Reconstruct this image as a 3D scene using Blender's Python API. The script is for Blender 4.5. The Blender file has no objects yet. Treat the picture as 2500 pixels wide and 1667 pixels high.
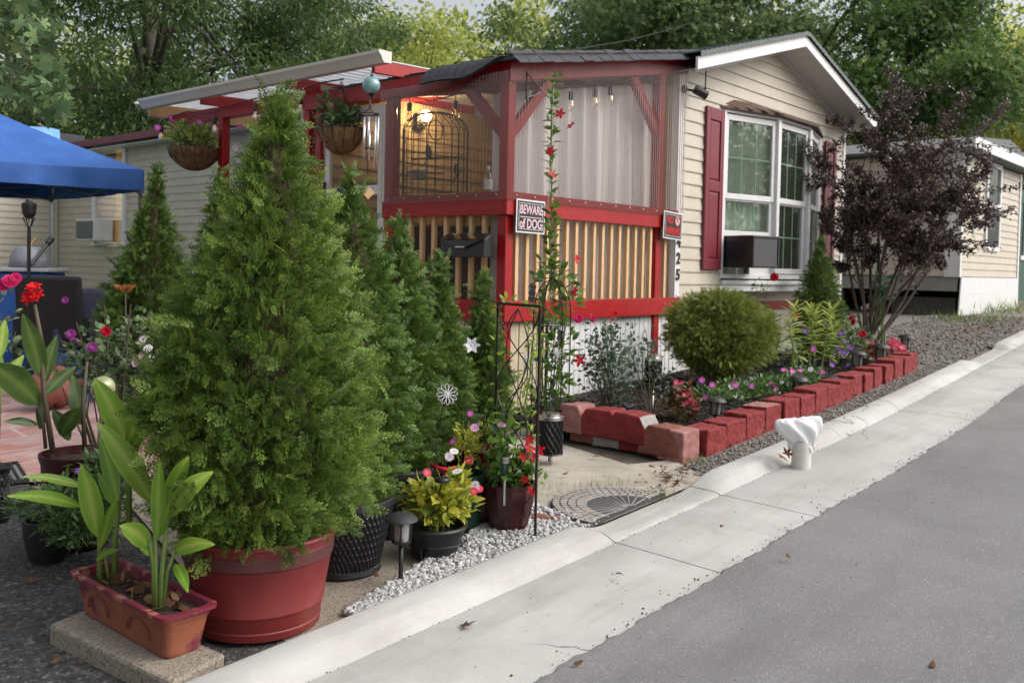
import bpy, math, random
import numpy as np
from mathutils import Vector, Matrix
random.seed(11); rng = np.random.default_rng(11)
S = bpy.context.scene; COL = S.collection
PI = math.pi; rad = math.radians

# ------------------------------------------------------------------ camera model (metres; X along the street, Y away from it, Z up)
F_PX, CX, CY, CAM_H = 2250.0, 1250.0, 717.0, 1.3
ax = np.array([1940.0, -25.0, F_PX]); ax /= np.linalg.norm(ax)
ay = np.array([-2610.0, -122.0, F_PX]); ay -= ax * (ax @ ay); ay /= np.linalg.norm(ay)
az = np.cross(ax, ay); az = az if az[1] < 0 else -az
RW = np.stack([ax, ay, az]); CAM = np.array([0.0, 0.0, CAM_H])
K = 2500.0 / 2352.0
def ray(u, v): return RW @ np.array([(u * K - CX) / F_PX, (v * K - CY) / F_PX, 1.0])
def P(u, v, d): return CAM + ray(u, v) * d              # the point at depth d that the photograph shows at (u, v)
def PX(u, v, x): r = ray(u, v); return CAM + r * (x / r[0])
def PY(u, v, y): r = ray(u, v); return CAM + r * (y / r[1])
def g(x): # the street climbs gently towards +X
    x = max(-40.0, min(60.0, x))
    return 0.045 * (x - 2.2) if x < 16 else 0.045 * 13.8 + 0.02 * (x - 16)
def G(u, v, dz=0.0):
    r = ray(u, v); lo, hi = 0.2, 80.0
    for _ in range(50):
        m = (lo + hi) / 2; p = CAM + r * m
        if p[2] > g(p[0]) + dz: lo = m
        else: hi = m
    return CAM + r * lo
def depth(p): return float((RW.T @ (np.asarray(p, float) - CAM))[2])

# ------------------------------------------------------------------ objects
WL = {}
def tag(o, label=None, cat=None, group=None, kind=None):
    if label: o['label'] = label
    if cat: o['category'] = cat
    if group: o['group'] = group
    if kind: o['kind'] = kind
    return o
def thing(name, label, cat, loc=(0, 0, 0), group=None):
    o = bpy.data.objects.new(name, None); COL.objects.link(o); o.empty_display_size = 0.1
    o.location = Vector([float(c) for c in loc]); WL[o.name] = Vector(o.location)
    return tag(o, label, cat, group)
def link(name, me, mat, parent=None, loc=None):
    o = bpy.data.objects.new(name, me); COL.objects.link(o)
    if mat is not None:
        for m in (mat if isinstance(mat, (list, tuple)) else [mat]): me.materials.append(m)
    if parent is not None:
        o.parent = parent; off = WL[parent.name]; WL[o.name] = Vector(off)
    else:
        off = Vector([float(c) for c in (loc if loc is not None else (0, 0, 0))]); o.location = off; WL[o.name] = Vector(off)
    if off.length > 0: me.transform(Matrix.Translation(-off))
    return o
def clone(o, parent=None):
    c = o.copy(); COL.objects.link(c); WL[c.name] = Vector(WL[o.name])
    if parent is not None: c.parent = parent
    for ch in list(o.children): clone(ch, c)
    return c
def rotm(rx=0, ry=0, rz=0): return Matrix.Rotation(rz, 3, 'Z') @ Matrix.Rotation(ry, 3, 'Y') @ Matrix.Rotation(rx, 3, 'X')
class MB:
    def __init__(s): s.v = []; s.f = []; s.m = []; s.cur = 0
    def add(s, vs, fs):
        b = len(s.v); s.v += [tuple(float(c) for c in v) for v in vs]
        for f in fs: s.f.append(tuple(i + b for i in f)); s.m.append(s.cur)
        return s
    def box(s, c, d, R=None):
        x, y, z = d[0] / 2, d[1] / 2, d[2] / 2; c = Vector([float(q) for q in c])
        vs = [Vector(p) for p in ((-x,-y,-z),(x,-y,-z),(x,y,-z),(-x,y,-z),(-x,-y,z),(x,-y,z),(x,y,z),(-x,y,z))]
        if R is not None: vs = [R @ q for q in vs]
        return s.add([c + q for q in vs], [(0,3,2,1),(4,5,6,7),(0,1,5,4),(1,2,6,5),(2,3,7,6),(3,0,4,7)])
    def span(s, a, b): # box from corner to corner
        return s.box([(p + q) / 2 for p, q in zip(a, b)], [abs(q - p) for p, q in zip(a, b)])
    def beam(s, a, b, w, h, up=(0, 0, 1)):
        a = Vector([float(q) for q in a]); b = Vector([float(q) for q in b]); d = b - a; L = d.length
        if L < 1e-6: return s
        x = d / L; u = Vector(up); y = u.cross(x)
        if y.length < 1e-4: y = Vector((0, 1, 0)).cross(x)
        y.normalize(); z = x.cross(y)
        R = Matrix((x, y, z)).transposed()
        return s.box((a + b) / 2, (L, w, h), R)
    def tube(s, pts, r, n=6, cap=True):
        pts = [Vector([float(q) for q in p]) for p in pts]; N = len(pts)
        rs = r if isinstance(r, (list, tuple)) else [r] * N
        b = []; prev = None
        for i, p in enumerate(pts):
            t = (pts[min(i + 1, N - 1)] - pts[max(i - 1, 0)])
            if t.length < 1e-9: t = Vector((0, 0, 1))
            t.normalize()
            if prev is None: a = t.orthogonal().normalized()
            else:
                a = prev - t * prev.dot(t)
                a = a.normalized() if a.length > 1e-6 else t.orthogonal().normalized()
            prev = a; c = t.cross(a)
            for k in range(n):
                th = 2 * PI * k / n; b.append(p + (a * math.cos(th) + c * math.sin(th)) * rs[i])
        fs = []
        for i in range(N - 1):
            for k in range(n):
                k2 = (k + 1) % n; fs.append((i*n+k, i*n+k2, (i+1)*n+k2, (i+1)*n+k))
        if cap: fs.append(tuple(range(n - 1, -1, -1))); fs.append(tuple((N-1)*n + k for k in range(n)))
        return s.add(b, fs)
    def lathe(s, prof, c, n=32, R=None, cap=False, fn=None):
        c = Vector([float(q) for q in c]); b = []
        for i, (r, z) in enumerate(prof):
            for k in range(n):
                th = 2 * PI * k / n; rr = fn(th, r, z) if fn else r
                q = Vector((rr * math.cos(th), rr * math.sin(th), z))
                b.append(c + (R @ q if R is not None else q))
        fs = []
        for i in range(len(prof) - 1):
            for k in range(n):
                k2 = (k + 1) % n; fs.append((i*n+k, i*n+k2, (i+1)*n+k2, (i+1)*n+k))
        if cap: fs.append(tuple(range(n - 1, -1, -1))); fs.append(tuple((len(prof)-1)*n + k for k in range(n)))
        return s.add(b, fs)
    def ball(s, c, r, n=16, m=10, sz=1.0):
        return s.lathe([(max(r * math.sin(PI * i / m), 1e-4), -r * sz * math.cos(PI * i / m)) for i in range(m + 1)], c, n)
    def grid(s, fn, nu, nv):
        vs = [fn(i / nu, j / nv) for j in range(nv + 1) for i in range(nu + 1)]; w = nu + 1
        return s.add(vs, [(j*w+i, j*w+i+1, (j+1)*w+i+1, (j+1)*w+i) for j in range(nv) for i in range(nu)])
    def prism(s, poly, ext):
        n = len(poly); e = Vector([float(q) for q in ext]); a = [Vector([float(q) for q in p]) for p in poly]
        return s.add(a + [p + e for p in a], [tuple(range(n - 1, -1, -1)), tuple(range(n, 2 * n))] + [(i, (i+1) % n, n + (i+1) % n, n + i) for i in range(n)])
    def build(s, name, mat, parent=None, loc=None, smooth=False, bevel=0.0, autosmooth=None):
        me = bpy.data.meshes.new(name); me.from_pydata(s.v, [], s.f); 
        if isinstance(mat, (list, tuple)): me.polygons.foreach_set('material_index', s.m)
        if smooth or autosmooth:
            me.polygons.foreach_set('use_smooth', [True] * len(me.polygons))
            if autosmooth: me.set_sharp_from_angle(angle=rad(autosmooth))
        me.update()
        o = link(name, me, mat, parent, loc)
        if bevel > 0:
            md = o.modifiers.new('bevel', 'BEVEL'); md.width = bevel; md.segments = 2; md.limit_method = 'ANGLE'; md.angle_limit = rad(40)
        return o

# ------------------------------------------------------------------ many-leaf meshes
class NM:
    def __init__(s): s.V = []; s.Q = []; s.T = []; s.A = []; s.n = 0
    def inst(s, T, O, D, sz, U=None, tint=None, tipw=0.25):
        tv, tq, tt, tip = T; O = np.asarray(O, float); N = len(O)
        if N == 0: return s
        D = np.asarray(D, float); D = D / (np.linalg.norm(D, axis=1, keepdims=True) + 1e-9)
        if U is None: U = rng.normal(size=(N, 3))
        U = np.asarray(U, float) + 1e-3 * rng.normal(size=(N, 3))
        Z = U - D * np.sum(U * D, axis=1, keepdims=True); Z /= (np.linalg.norm(Z, axis=1, keepdims=True) + 1e-9)
        Y = np.cross(Z, D); sz = np.asarray(sz, float)
        if sz.ndim == 0: sz = np.full((N,), float(sz))
        if sz.ndim == 1: sz = np.stack([sz] * 3, axis=1)
        W = O[:, None, :] + (tv[None, :, 0:1] * sz[:, None, 0:1]) * D[:, None, :] + (tv[None, :, 1:2] * sz[:, None, 1:2]) * Y[:, None, :] + (tv[None, :, 2:3] * sz[:, None, 2:3]) * Z[:, None, :]
        k = len(tv); base = s.n + np.arange(N) * k
        if tint is None: tint = rng.random(N)
        s.V.append(W.reshape(-1, 3)); s.A.append((np.asarray(tint)[:, None] * (1 - tipw) + tip[None, :] * tipw).reshape(-1))
        if len(tq): s.Q.append((base[:, None, None] + tq[None]).reshape(-1, 4))
        if len(tt): s.T.append((base[:, None, None] + tt[None]).reshape(-1, 3))
        s.n += N * k; return s
    def raw(s, V, F, tint):
        V = np.asarray(V, float); F = np.asarray(F, int)
        s.V.append(V); s.A.append(np.asarray(tint, float)); (s.Q if F.shape[1] == 4 else s.T).append(F + s.n); s.n += len(V); return s
    def build(s, name, mat, parent=None, loc=None, smooth=False):
        V = np.concatenate(s.V).astype(np.float32); Q = np.concatenate(s.Q) if s.Q else np.zeros((0, 4), int); T = np.concatenate(s.T) if s.T else np.zeros((0, 3), int)
        me = bpy.data.meshes.new(name); me.vertices.add(len(V)); me.vertices.foreach_set('co', V.reshape(-1))
        nl = Q.size + T.size; me.loops.add(nl); me.loops.foreach_set('vertex_index', np.concatenate([Q.reshape(-1), T.reshape(-1)]).astype(np.int32))
        me.polygons.add(len(Q) + len(T))
        me.polygons.foreach_set('loop_start', np.concatenate([np.arange(len(Q)) * 4, Q.size + np.arange(len(T)) * 3]).astype(np.int32))
        a = me.attributes.new('tint', 'FLOAT', 'POINT'); a.data.foreach_set('value', np.concatenate(s.A).astype(np.float32))
        if smooth: me.polygons.foreach_set('use_smooth', np.ones(len(Q) + len(T), bool))
        me.update(calc_edges=True); me.validate()
        return link(name, me, mat, parent, loc)
def TP(v, q=(), t=(), tip=None):
    v = np.array(v, float); tip = v[:, 0] if tip is None else np.array(tip, float)
    return (v, np.array(q, int).reshape(-1, 4), np.array(t, int).reshape(-1, 3), tip)
def leaf_t(w=0.28, fold=0.10, bend=-0.12, mid=0.42):
    return TP([(0,0,0),(mid*0.55,w*.8,fold*.8),(mid*0.55,-w*.8,fold*.8),(mid*.55,0,0),(mid*1.5,w*.78,fold*.7+bend*.4),(mid*1.5,-w*.78,fold*.7+bend*.4),(mid*1.5,0,bend*.3),(1,0,bend)],
              q=[(3,6,4,1),(2,5,6,3)], t=[(0,3,1),(0,2,3),(6,7,4),(5,7,6)])
LEAF = leaf_t(); LEAFW = leaf_t(0.36, .08); LEAFN = leaf_t(0.13, .05, -.2)
QUADLEAF = TP([(0,0,0),(.45,.3,.07),(1,0,-.08),(.45,-.3,.07)], t=[(0,2,1),(0,3,2)])
NARROWQ = TP([(0,0,0),(.4,.13,.04),(1,0,-.1),(.4,-.13,.04)], t=[(0,2,1),(0,3,2)])
def star_t(lobes=5, inner=.38):
    v = [(0.25,0,0)]; n = lobes; ang = [(-118, .62), (-60, .85), (0, 1.0), (60, .85), (118, .62)]
    pts = []
    for i, (a, L) in enumerate(ang):
        a0 = rad(a)
        pts += [(a - 17, L * .62), (a, L), (a + 17, L * .62)]
        if i < n - 1: pts.append(((a + ang[i+1][0]) / 2, inner * .8))
    for a, L in pts: v.append((.25 + L * .75 * math.cos(rad(a)), L * .75 * math.sin(rad(a)), -.12 * L * L + .03 * math.cos(rad(a * 6))))
    v.append((0.12, 0, 0)); N = len(v)
    t = [(0, i, i + 1) for i in range(1, N - 2)] + [(0, N - 2, N - 1), (0, N - 1, 1)]
    return TP(v, t=t)
STAR = star_t()
def spray_t(nb=7, sub=True, w=.027):
    v = []; q = []; tip = []
    def rh(a, b, wd, z0, z1, t0, t1):
        a = np.array(a, float); b = np.array(b, float); d = b - a; n = np.array([-d[1], d[0]]); n = n / (np.linalg.norm(n) + 1e-9) * wd
        m = a + d * .45; i = len(v)
        v.extend([(a[0], a[1], z0), (m[0] + n[0], m[1] + n[1], (z0+z1)/2), (b[0], b[1], z1), (m[0] - n[0], m[1] - n[1], (z0+z1)/2)]); q.append((i, i+1, i+2, i+3)); tip.extend([t0, (t0+t1)/2, t1, (t0+t1)/2])
    rh((0, 0), (1, 0), w * .9, 0, -.12, 0, .9)
    for i in range(nb):
        s = .12 + .78 * i / (nb - 1); L = .48 * (1 - s * .72) * (1 if i else .7); sd = 1 if i % 2 else -1; a = rad(40) * sd
        for sg in (1, -1):
            aa = a * sg + rad(random.uniform(-7, 7)); x0 = s + (.03 if sg < 0 else 0); z = -.12 * s * s
            e = (x0 + L * math.cos(aa), L * math.sin(aa)); rh((x0, 0), e, w, z, z - .06 - random.random() * .05, s * .5, .75)
            if sub and L > .16:
                for f, k in ((.42, 1), (.72, -1)):
                    b0 = (x0 + (e[0] - x0) * f, e[1] * f); l2 = L * .42 * (1.15 - f * .5)
                    for kk in (k, -k):
                        a2 = aa + kk * rad(38); rh(b0, (b0[0] + l2 * math.cos(a2), b0[1] + l2 * math.sin(a2)), w * .8, z - .03, z - .08, .5, 1)
    return TP(v, q=q, tip=tip)
SPRAY = [spray_t(5) for _ in range(4)]; SPRAY_LO = [spray_t(6, False, .040) for _ in range(3)]

# ------------------------------------------------------------------ materials
MATS = {}
def nd(nt, typ, **kw):
    n = nt.nodes.new(typ)
    for k, v in kw.items(): setattr(n, k, v)
    return n
def mat(name, col, rough=.6, var=.12, scale=8.0, bump=0.0, bscale=60.0, metal=0.0, spec=.5, col2=None, dist=.01, coat=0.0, fine=None, stretch=None, emit=None, estr=0.0, alpha=None):
    """Principled surface whose colour wanders between two tones through layered noise, with a fine bump."""
    m = bpy.data.materials.new(name); m.use_nodes = True; nt = m.node_tree; b = nt.nodes['Principled BSDF']
    b.inputs['Roughness'].default_value = rough; b.inputs['Metallic'].default_value = metal; b.inputs['Specular IOR Level'].default_value = spec
    if coat: b.inputs['Coat Weight'].default_value = coat
    tc = nd(nt, 'ShaderNodeTexCoord'); src = tc.outputs['Object']
    if stretch:
        mp = nd(nt, 'ShaderNodeMapping'); mp.inputs['Scale'].default_value = stretch; nt.links.new(src, mp.inputs['Vector']); src = mp.outputs['Vector']
    c = np.array(col[:3], float); lo = c * (1 - var); hi = np.minimum(c * (1 + var), 1.0) if col2 is None else np.array(col2[:3], float)
    n1 = nd(nt, 'ShaderNodeTexNoise'); n1.inputs['Scale'].default_value = scale; n1.inputs['Detail'].default_value = 8; n1.inputs['Roughness'].default_value = .65
    nt.links.new(src, n1.inputs['Vector'])
    cr = nd(nt, 'ShaderNodeValToRGB'); cr.color_ramp.elements[0].position = .3; cr.color_ramp.elements[1].position = .7
    cr.color_ramp.elements[0].color = (*lo, 1); cr.color_ramp.elements[1].color = (*hi, 1)
    nt.links.new(n1.outputs['Fac'], cr.inputs['Fac']); out = cr.outputs['Color']
    if fine: # fine = (scale, colour, low, high): speckle
        n2 = nd(nt, 'ShaderNodeTexNoise'); n2.inputs['Scale'].default_value = fine[0]; n2.inputs['Detail'].default_value = 4; nt.links.new(src, n2.inputs['Vector'])
        r2 = nd(nt, 'ShaderNodeMapRange'); r2.inputs['From Min'].default_value = fine[2]; r2.inputs['From Max'].default_value = fine[3]; nt.links.new(n2.outputs['Fac'], r2.inputs['Value'])
        mx = nd(nt, 'ShaderNodeMix', data_type='RGBA'); nt.links.new(r2.outputs['Result'], mx.inputs['Factor']); nt.links.new(out, mx.inputs['A']); mx.inputs['B'].default_value = (*fine[1], 1); out = mx.outputs['Result']
    nt.links.new(out, b.inputs['Base Color'])
    if bump > 0:
        n3 = nd(nt, 'ShaderNodeTexNoise'); n3.inputs['Scale'].default_value = bscale; n3.inputs['Detail'].default_value = 6; nt.links.new(src, n3.inputs['Vector'])
        bp = nd(nt, 'ShaderNodeBump'); bp.inputs['Strength'].default_value = bump; bp.inputs['Distance'].default_value = dist; nt.links.new(n3.outputs['Fac'], bp.inputs['Height']); nt.links.new(bp.outputs['Normal'], b.inputs['Normal'])
    if emit: b.inputs['Emission Color'].default_value = (*emit, 1); b.inputs['Emission Strength'].default_value = estr
    MATS[name] = m; return m
def leafmat(name, dark, light, rough=.5, trans=.3, spec=.4, mid=None):
    m = bpy.data.materials.new(name); m.use_nodes = True; nt = m.node_tree; b = nt.nodes['Principled BSDF']; b.inputs['Roughness'].default_value = rough; b.inputs['Specular IOR Level'].default_value = spec
    at = nd(nt, 'ShaderNodeAttribute', attribute_name='tint'); cr = nd(nt, 'ShaderNodeValToRGB'); e = cr.color_ramp.elements
    e[0].color = (*dark, 1); e[1].color = (*light, 1); e[0].position = .05; e[1].position = .95
    if mid: q = e.new(.5); q.color = (*mid, 1)
    tc = nd(nt, 'ShaderNodeTexCoord'); ns = nd(nt, 'ShaderNodeTexNoise'); ns.inputs['Scale'].default_value = 6; ns.inputs['Detail'].default_value = 4; nt.links.new(tc.outputs['Object'], ns.inputs['Vector'])
    ad = nd(nt, 'ShaderNodeMath', operation='MULTIPLY_ADD'); ad.inputs[1].default_value = .5; ad.inputs[2].default_value = -.25; nt.links.new(ns.outputs['Fac'], ad.inputs[0])
    sm = nd(nt, 'ShaderNodeMath', operation='ADD'); nt.links.new(at.outputs['Fac'], sm.inputs[0]); nt.links.new(ad.outputs[0], sm.inputs[1]); nt.links.new(sm.outputs[0], cr.inputs['Fac'])
    nt.links.new(cr.outputs['Color'], b.inputs['Base Color'])
    if trans > 0:
        tr = nd(nt, 'ShaderNodeBsdfTranslucent'); hs = nd(nt, 'ShaderNodeHueSaturation'); hs.inputs['Value'].default_value = 1.35; hs.inputs['Hue'].default_value = .485
        nt.links.new(cr.outputs['Color'], hs.inputs['Color']); nt.links.new(hs.outputs['Color'], tr.inputs['Color'])
        mx = nd(nt, 'ShaderNodeMixShader'); mx.inputs[0].default_value = trans; o = nt.nodes['Material Output']
        nt.links.new(b.outputs[0], mx.inputs[1]); nt.links.new(tr.outputs[0], mx.inputs[2]); nt.links.new(mx.outputs[0], o.inputs['Surface'])
    MATS[name] = m; return m
def clearmat(name, tint, fac=.15, rough=.1, body=(.8, .8, .8), bodyfac=.15, fr=.6):
    """Thin clear sheet: see-through, with a sheen that grows at grazing angles and a little dust."""
    m = bpy.data.materials.new(name); m.use_nodes = True; nt = m.node_tree; nt.nodes.remove(nt.nodes['Principled BSDF']); o = nt.nodes['Material Output']
    t = nd(nt, 'ShaderNodeBsdfTransparent'); t.inputs['Color'].default_value = (*tint, 1)
    gl = nd(nt, 'ShaderNodeBsdfGlossy'); gl.inputs['Roughness'].default_value = rough; gl.inputs['Color'].default_value = (.9, .9, .9, 1)
    df = nd(nt, 'ShaderNodeBsdfDiffuse'); df.inputs['Color'].default_value = (*body, 1)
    lw = nd(nt, 'ShaderNodeLayerWeight'); lw.inputs['Blend'].default_value = .35
    ma = nd(nt, 'ShaderNodeMath', operation='MULTIPLY_ADD'); ma.inputs[1].default_value = fr; ma.inputs[2].default_value = fac; ma.use_clamp = True; nt.links.new(lw.outputs['Fresnel'], ma.inputs[0])
    m1 = nd(nt, 'ShaderNodeMixShader'); m1.inputs[0].default_value = bodyfac; nt.links.new(t.outputs[0], m1.inputs[1]); nt.links.new(df.outputs[0], m1.inputs[2])
    m2 = nd(nt, 'ShaderNodeMixShader'); nt.links.new(ma.outputs[0], m2.inputs[0]); nt.links.new(m1.outputs[0], m2.inputs[1]); nt.links.new(gl.outputs[0], m2.inputs[2]); nt.links.new(m2.outputs[0], o.inputs['Surface'])
    MATS[name] = m; return m

VINYL = mat('beige_vinyl', (.47, .42, .345), .5, .07, 3.0, .05, 90, col2=(.53, .475, .395))
VINYL_TAN = mat('tan_vinyl', (.42, .35, .26), .5, .07, 3.0)
WHITE = mat('white_vinyl', (.66, .66, .665), .4, .06, 5)
SOFFIT = mat('grey_soffit', (.55, .54, .53), .5, .04, 4)
RED = mat('red_paint', (.30, .004, .007), .4, .16, 14, .12, 40, col2=(.36, .008, .010), spec=.45)
SHUT = mat('maroon_shutter', (.17, .022, .035), .45, .08, 9, .05, 60)
SLAT = mat('pine_slat', (.62, .38, .19), .6, .12, 9, .1, 30, col2=(.70, .47, .26), stretch=(8, 8, 1))
SHING = mat('dark_shingle', (.045, .047, .055), .9, .3, 30, .5, 300, col2=(.075, .078, .09), dist=.004)
SHING_G = mat('grey_green_shingle', (.13, .15, .15), .9, .2, 20, .5, 200, col2=(.18, .20, .19))
SHING_B = mat('brown_shingle', (.10, .06, .045), .9, .25, 25, .4, 200, col2=(.15, .095, .07))
BLACKP = mat('black_plastic', (.014, .014, .016), .45, .2, 20, .05, 200)
BLACKM = mat('black_metal', (.010, .010, .011), .4, .2, 20)
BLACKF = mat('charcoal_fabric', (.022, .021, .021), .95, .3, 60, .3, 400)
CHROME = mat('brushed_steel', (.62, .60, .58), .3, .05, 20, metal=1.0)
ALU = mat('bright_tube_metal', (.85, .85, .86), .28, .03, 20, metal=1.0)
GLASS = clearmat('clear_glass', (.96, .97, .96), .04, .02, bodyfac=.02)
MAROON = mat('maroon_glaze', (.042, .007, .009), .25, .2, 10, .06, 40, spec=.5)
SOIL = mat('potting_soil', (.030, .021, .015), .95, .4, 40, .9, 90, col2=(.07, .05, .036), dist=.02)
BARK = mat('tree_bark', (.05, .042, .033), .9, .3, 6, .8, 25, col2=(.10, .085, .065), stretch=(3, 3, .6), dist=.03)
BARK_G = mat('grey_stem_bark', (.09, .065, .05), .9, .3, 20, .4, 60, col2=(.15, .115, .09))
STEMG = mat('green_stem', (.13, .20, .04), .6, .2, 12)
STEMD = mat('dark_stem', (.09, .07, .045), .7, .2, 12)
# ================================================================== SETTING
CONC = mat('pale_concrete', (.415, .405, .39), .85, .12, 2.2, .3, 120, col2=(.515, .508, .492), fine=(1.1, (.29, .275, .25), .53, .76), dist=.004)
PADC = mat('worn_concrete', (.36, .32, .26), .9, .2, 3, .3, 100, col2=(.48, .43, .36), fine=(5, (.25, .22, .18), .58, .8))
ROADM = mat('road_asphalt', (.16, .157, .159), .9, .12, .8, .6, 240, col2=(.225, .22, .222), fine=(130, (.31, .305, .30), .54, .70), dist=.005)
DRIVE = mat('driveway_asphalt', (.028, .027, .028), .9, .4, 24, 1.0, 80, col2=(.085, .082, .082), fine=(48, (.21, .20, .19), .57, .72), dist=.012)
AGG = mat('exposed_aggregate', (.22, .18, .14), .9, .3, 90, .9, 160, col2=(.40, .35, .28), fine=(70, (.12, .09, .07), .56, .7), dist=.008)
def weather(m, crack=.9, cc=(.10, .09, .08), stain=(.26, .24, .205), sscale=(.5, 3.2, 1), amt=.55, thr=.006):
    """Hairline cracks and drawn-out stains laid over a finished material."""
    nt = m.node_tree; b = nt.nodes['Principled BSDF']; src = b.inputs['Base Color'].links[0].from_socket; tc = nd(nt, 'ShaderNodeTexCoord')
    mp = nd(nt, 'ShaderNodeMapping'); mp.inputs['Scale'].default_value = sscale; nt.links.new(tc.outputs['Object'], mp.inputs['Vector']); n = nd(nt, 'ShaderNodeTexNoise'); n.inputs['Scale'].default_value = 1.6; n.inputs['Detail'].default_value = 10; n.inputs['Roughness'].default_value = .7; nt.links.new(mp.outputs['Vector'], n.inputs['Vector'])
    r = nd(nt, 'ShaderNodeMapRange'); r.inputs['From Min'].default_value = .50; r.inputs['From Max'].default_value = .72; r.inputs['To Max'].default_value = amt; nt.links.new(n.outputs['Fac'], r.inputs['Value']); m1 = nd(nt, 'ShaderNodeMix', data_type='RGBA'); nt.links.new(r.outputs['Result'], m1.inputs['Factor']); nt.links.new(src, m1.inputs['A']); m1.inputs['B'].default_value = (*stain, 1)
    d = nd(nt, 'ShaderNodeTexNoise'); d.inputs['Scale'].default_value = 3; d.inputs['Detail'].default_value = 6; nt.links.new(tc.outputs['Object'], d.inputs['Vector']); ad = nd(nt, 'ShaderNodeMix', data_type='RGBA', blend_type='ADD'); ad.inputs['Factor'].default_value = .35; nt.links.new(tc.outputs['Object'], ad.inputs['A']); nt.links.new(d.outputs['Color'], ad.inputs['B'])
    v = nd(nt, 'ShaderNodeTexVoronoi', feature='DISTANCE_TO_EDGE'); v.inputs['Scale'].default_value = crack; nt.links.new(ad.outputs['Result'], v.inputs['Vector']); c = nd(nt, 'ShaderNodeMath', operation='LESS_THAN'); c.inputs[1].default_value = thr; nt.links.new(v.outputs['Distance'], c.inputs[0])
    k = nd(nt, 'ShaderNodeTexNoise'); k.inputs['Scale'].default_value = .9; nt.links.new(tc.outputs['Object'], k.inputs['Vector']); kr = nd(nt, 'ShaderNodeMapRange'); kr.inputs['From Min'].default_value = .57; kr.inputs['From Max'].default_value = .66; nt.links.new(k.outputs['Fac'], kr.inputs['Value']); mu = nd(nt, 'ShaderNodeMath', operation='MULTIPLY'); nt.links.new(c.outputs[0], mu.inputs[0]); nt.links.new(kr.outputs['Result'], mu.inputs[1])
    m2 = nd(nt, 'ShaderNodeMix', data_type='RGBA'); nt.links.new(mu.outputs[0], m2.inputs['Factor']); nt.links.new(m1.outputs['Result'], m2.inputs['A']); m2.inputs['B'].default_value = (*cc, 1); nt.links.new(m2.outputs['Result'], b.inputs['Base Color'])
weather(CONC); weather(PADC, 1.4, amt=.4); weather(ROADM, .35, (.07, .07, .07), (.115, .112, .115), (.35, 1.4, 1), .6, .004)
EARTH = mat('bare_earth', (.16, .13, .10), .95, .3, 4, .6, 40, col2=(.24, .20, .155), fine=(14, (.10, .075, .05), .55, .7), dist=.02)
GRAVELD = mat('grey_gravel', (.16, .15, .14), .95, .35, 50, 1.0, 90, col2=(.29, .27, .245), fine=(3, (.24, .185, .13), .50, .7), dist=.02)
MULCH = mat('black_mulch', (.012, .011, .010), .95, .5, 60, 1.0, 70, col2=(.040, .035, .03), dist=.03)
CARPET = mat('green_carpet', (.035, .14, .085), .95, .15, 30, .4, 300, col2=(.05, .18, .11))

def co(x): # the kerb line bends slightly away up the street
    if x < 5: return 0.0
    return .008 * (x - 5) ** 2 if x < 8 else .072 + .048 * (x - 8)
def kh(x):
    def r(a, b): t = max(0, min(1, (x - a) / (b - a))); return t * t * (3 - 2 * t)
    return 1 - r(3.36, 3.62) + r(4.36, 4.72) - r(10.35, 10.7) + r(12.0, 12.25)

# ground: one sheet to the horizon
xs = [-600, -120, -40, -20, -8, -3, 0, 1, 2, 3, 4, 5, 6, 7, 8, 10, 12, 14, 16, 18, 20, 25, 30, 40, 60, 120, 600]; ys = [-600, -100, -20, 0, 1.0, 2.0, 3, 5, 8, 12, 20, 30, 45, 80, 200, 800]
b = MB(); nx = len(xs)
b.add([(x, y, g(x) - .03 + (max(0, y - 26) * .03 if y < 200 else 5)) for y in ys for x in xs], [(j*nx+i, j*nx+i+1, (j+1)*nx+i+1, (j+1)*nx+i) for j in range(len(ys)-1) for i in range(nx-1)])
tag(b.build('ground', EARTH), kind='structure')

def strip(name, m, x0, x1, sec, step=.25, jit=None, kind='structure'):
    """Cross-section points (y, z) swept along the street; z is above the sloping ground."""
    n = max(1, int((x1 - x0) / step)); vs = []; k = None
    for i in range(n + 1):
        x = x0 + (x1 - x0) * i / n; row = sec(x); k = len(row)
        for j, (y, z) in enumerate(row):
            dy = jit(x) if (jit and j == k - 1) else 0
            vs.append((x, y + co(x) + dy, g(x) + z))
    fs = [(i*k+j, (i+1)*k+j, (i+1)*k+j+1, i*k+j+1) for i in range(n) for j in range(k - 1)]
    return vs, fs
# road with a ragged edge over the gutter
_ph = [random.uniform(0, 6) for _ in range(6)]
def rag(x): return .005 * math.sin(3 * x + _ph[0]) + .006 * math.sin(11 * x + _ph[1]) + .006 * math.sin(29 * x + _ph[2]) + .005 * math.sin(67 * x + _ph[3]) + .006 * math.sin(.9 * x + _ph[4])
b = MB()
vs, fs = strip('road', ROADM, -4, 14, lambda x: [(-9, -.03), (-4, .0), (0, .004), (1.0, -.002), (1.79, -.008), (1.80, -.012)], .02, rag); b.add(vs, fs)
vs, fs = strip('road', ROADM, 14, 90, lambda x: [(-9, -.03), (-4, .0), (0, .004), (1.0, -.002), (1.79, -.008), (1.80, -.012)], 1.0); b.add(vs, fs)
vs, fs = strip('road', ROADM, -60, -4, lambda x: [(-9, -.03), (-4, .0), (0, .004), (1.0, -.002), (1.79, -.008), (1.80, -.012)], 2.0); b.add(vs, fs)
tag(b.build('road', ROADM), 'grey asphalt street climbing away beside the pale kerb', kind='structure')
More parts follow.
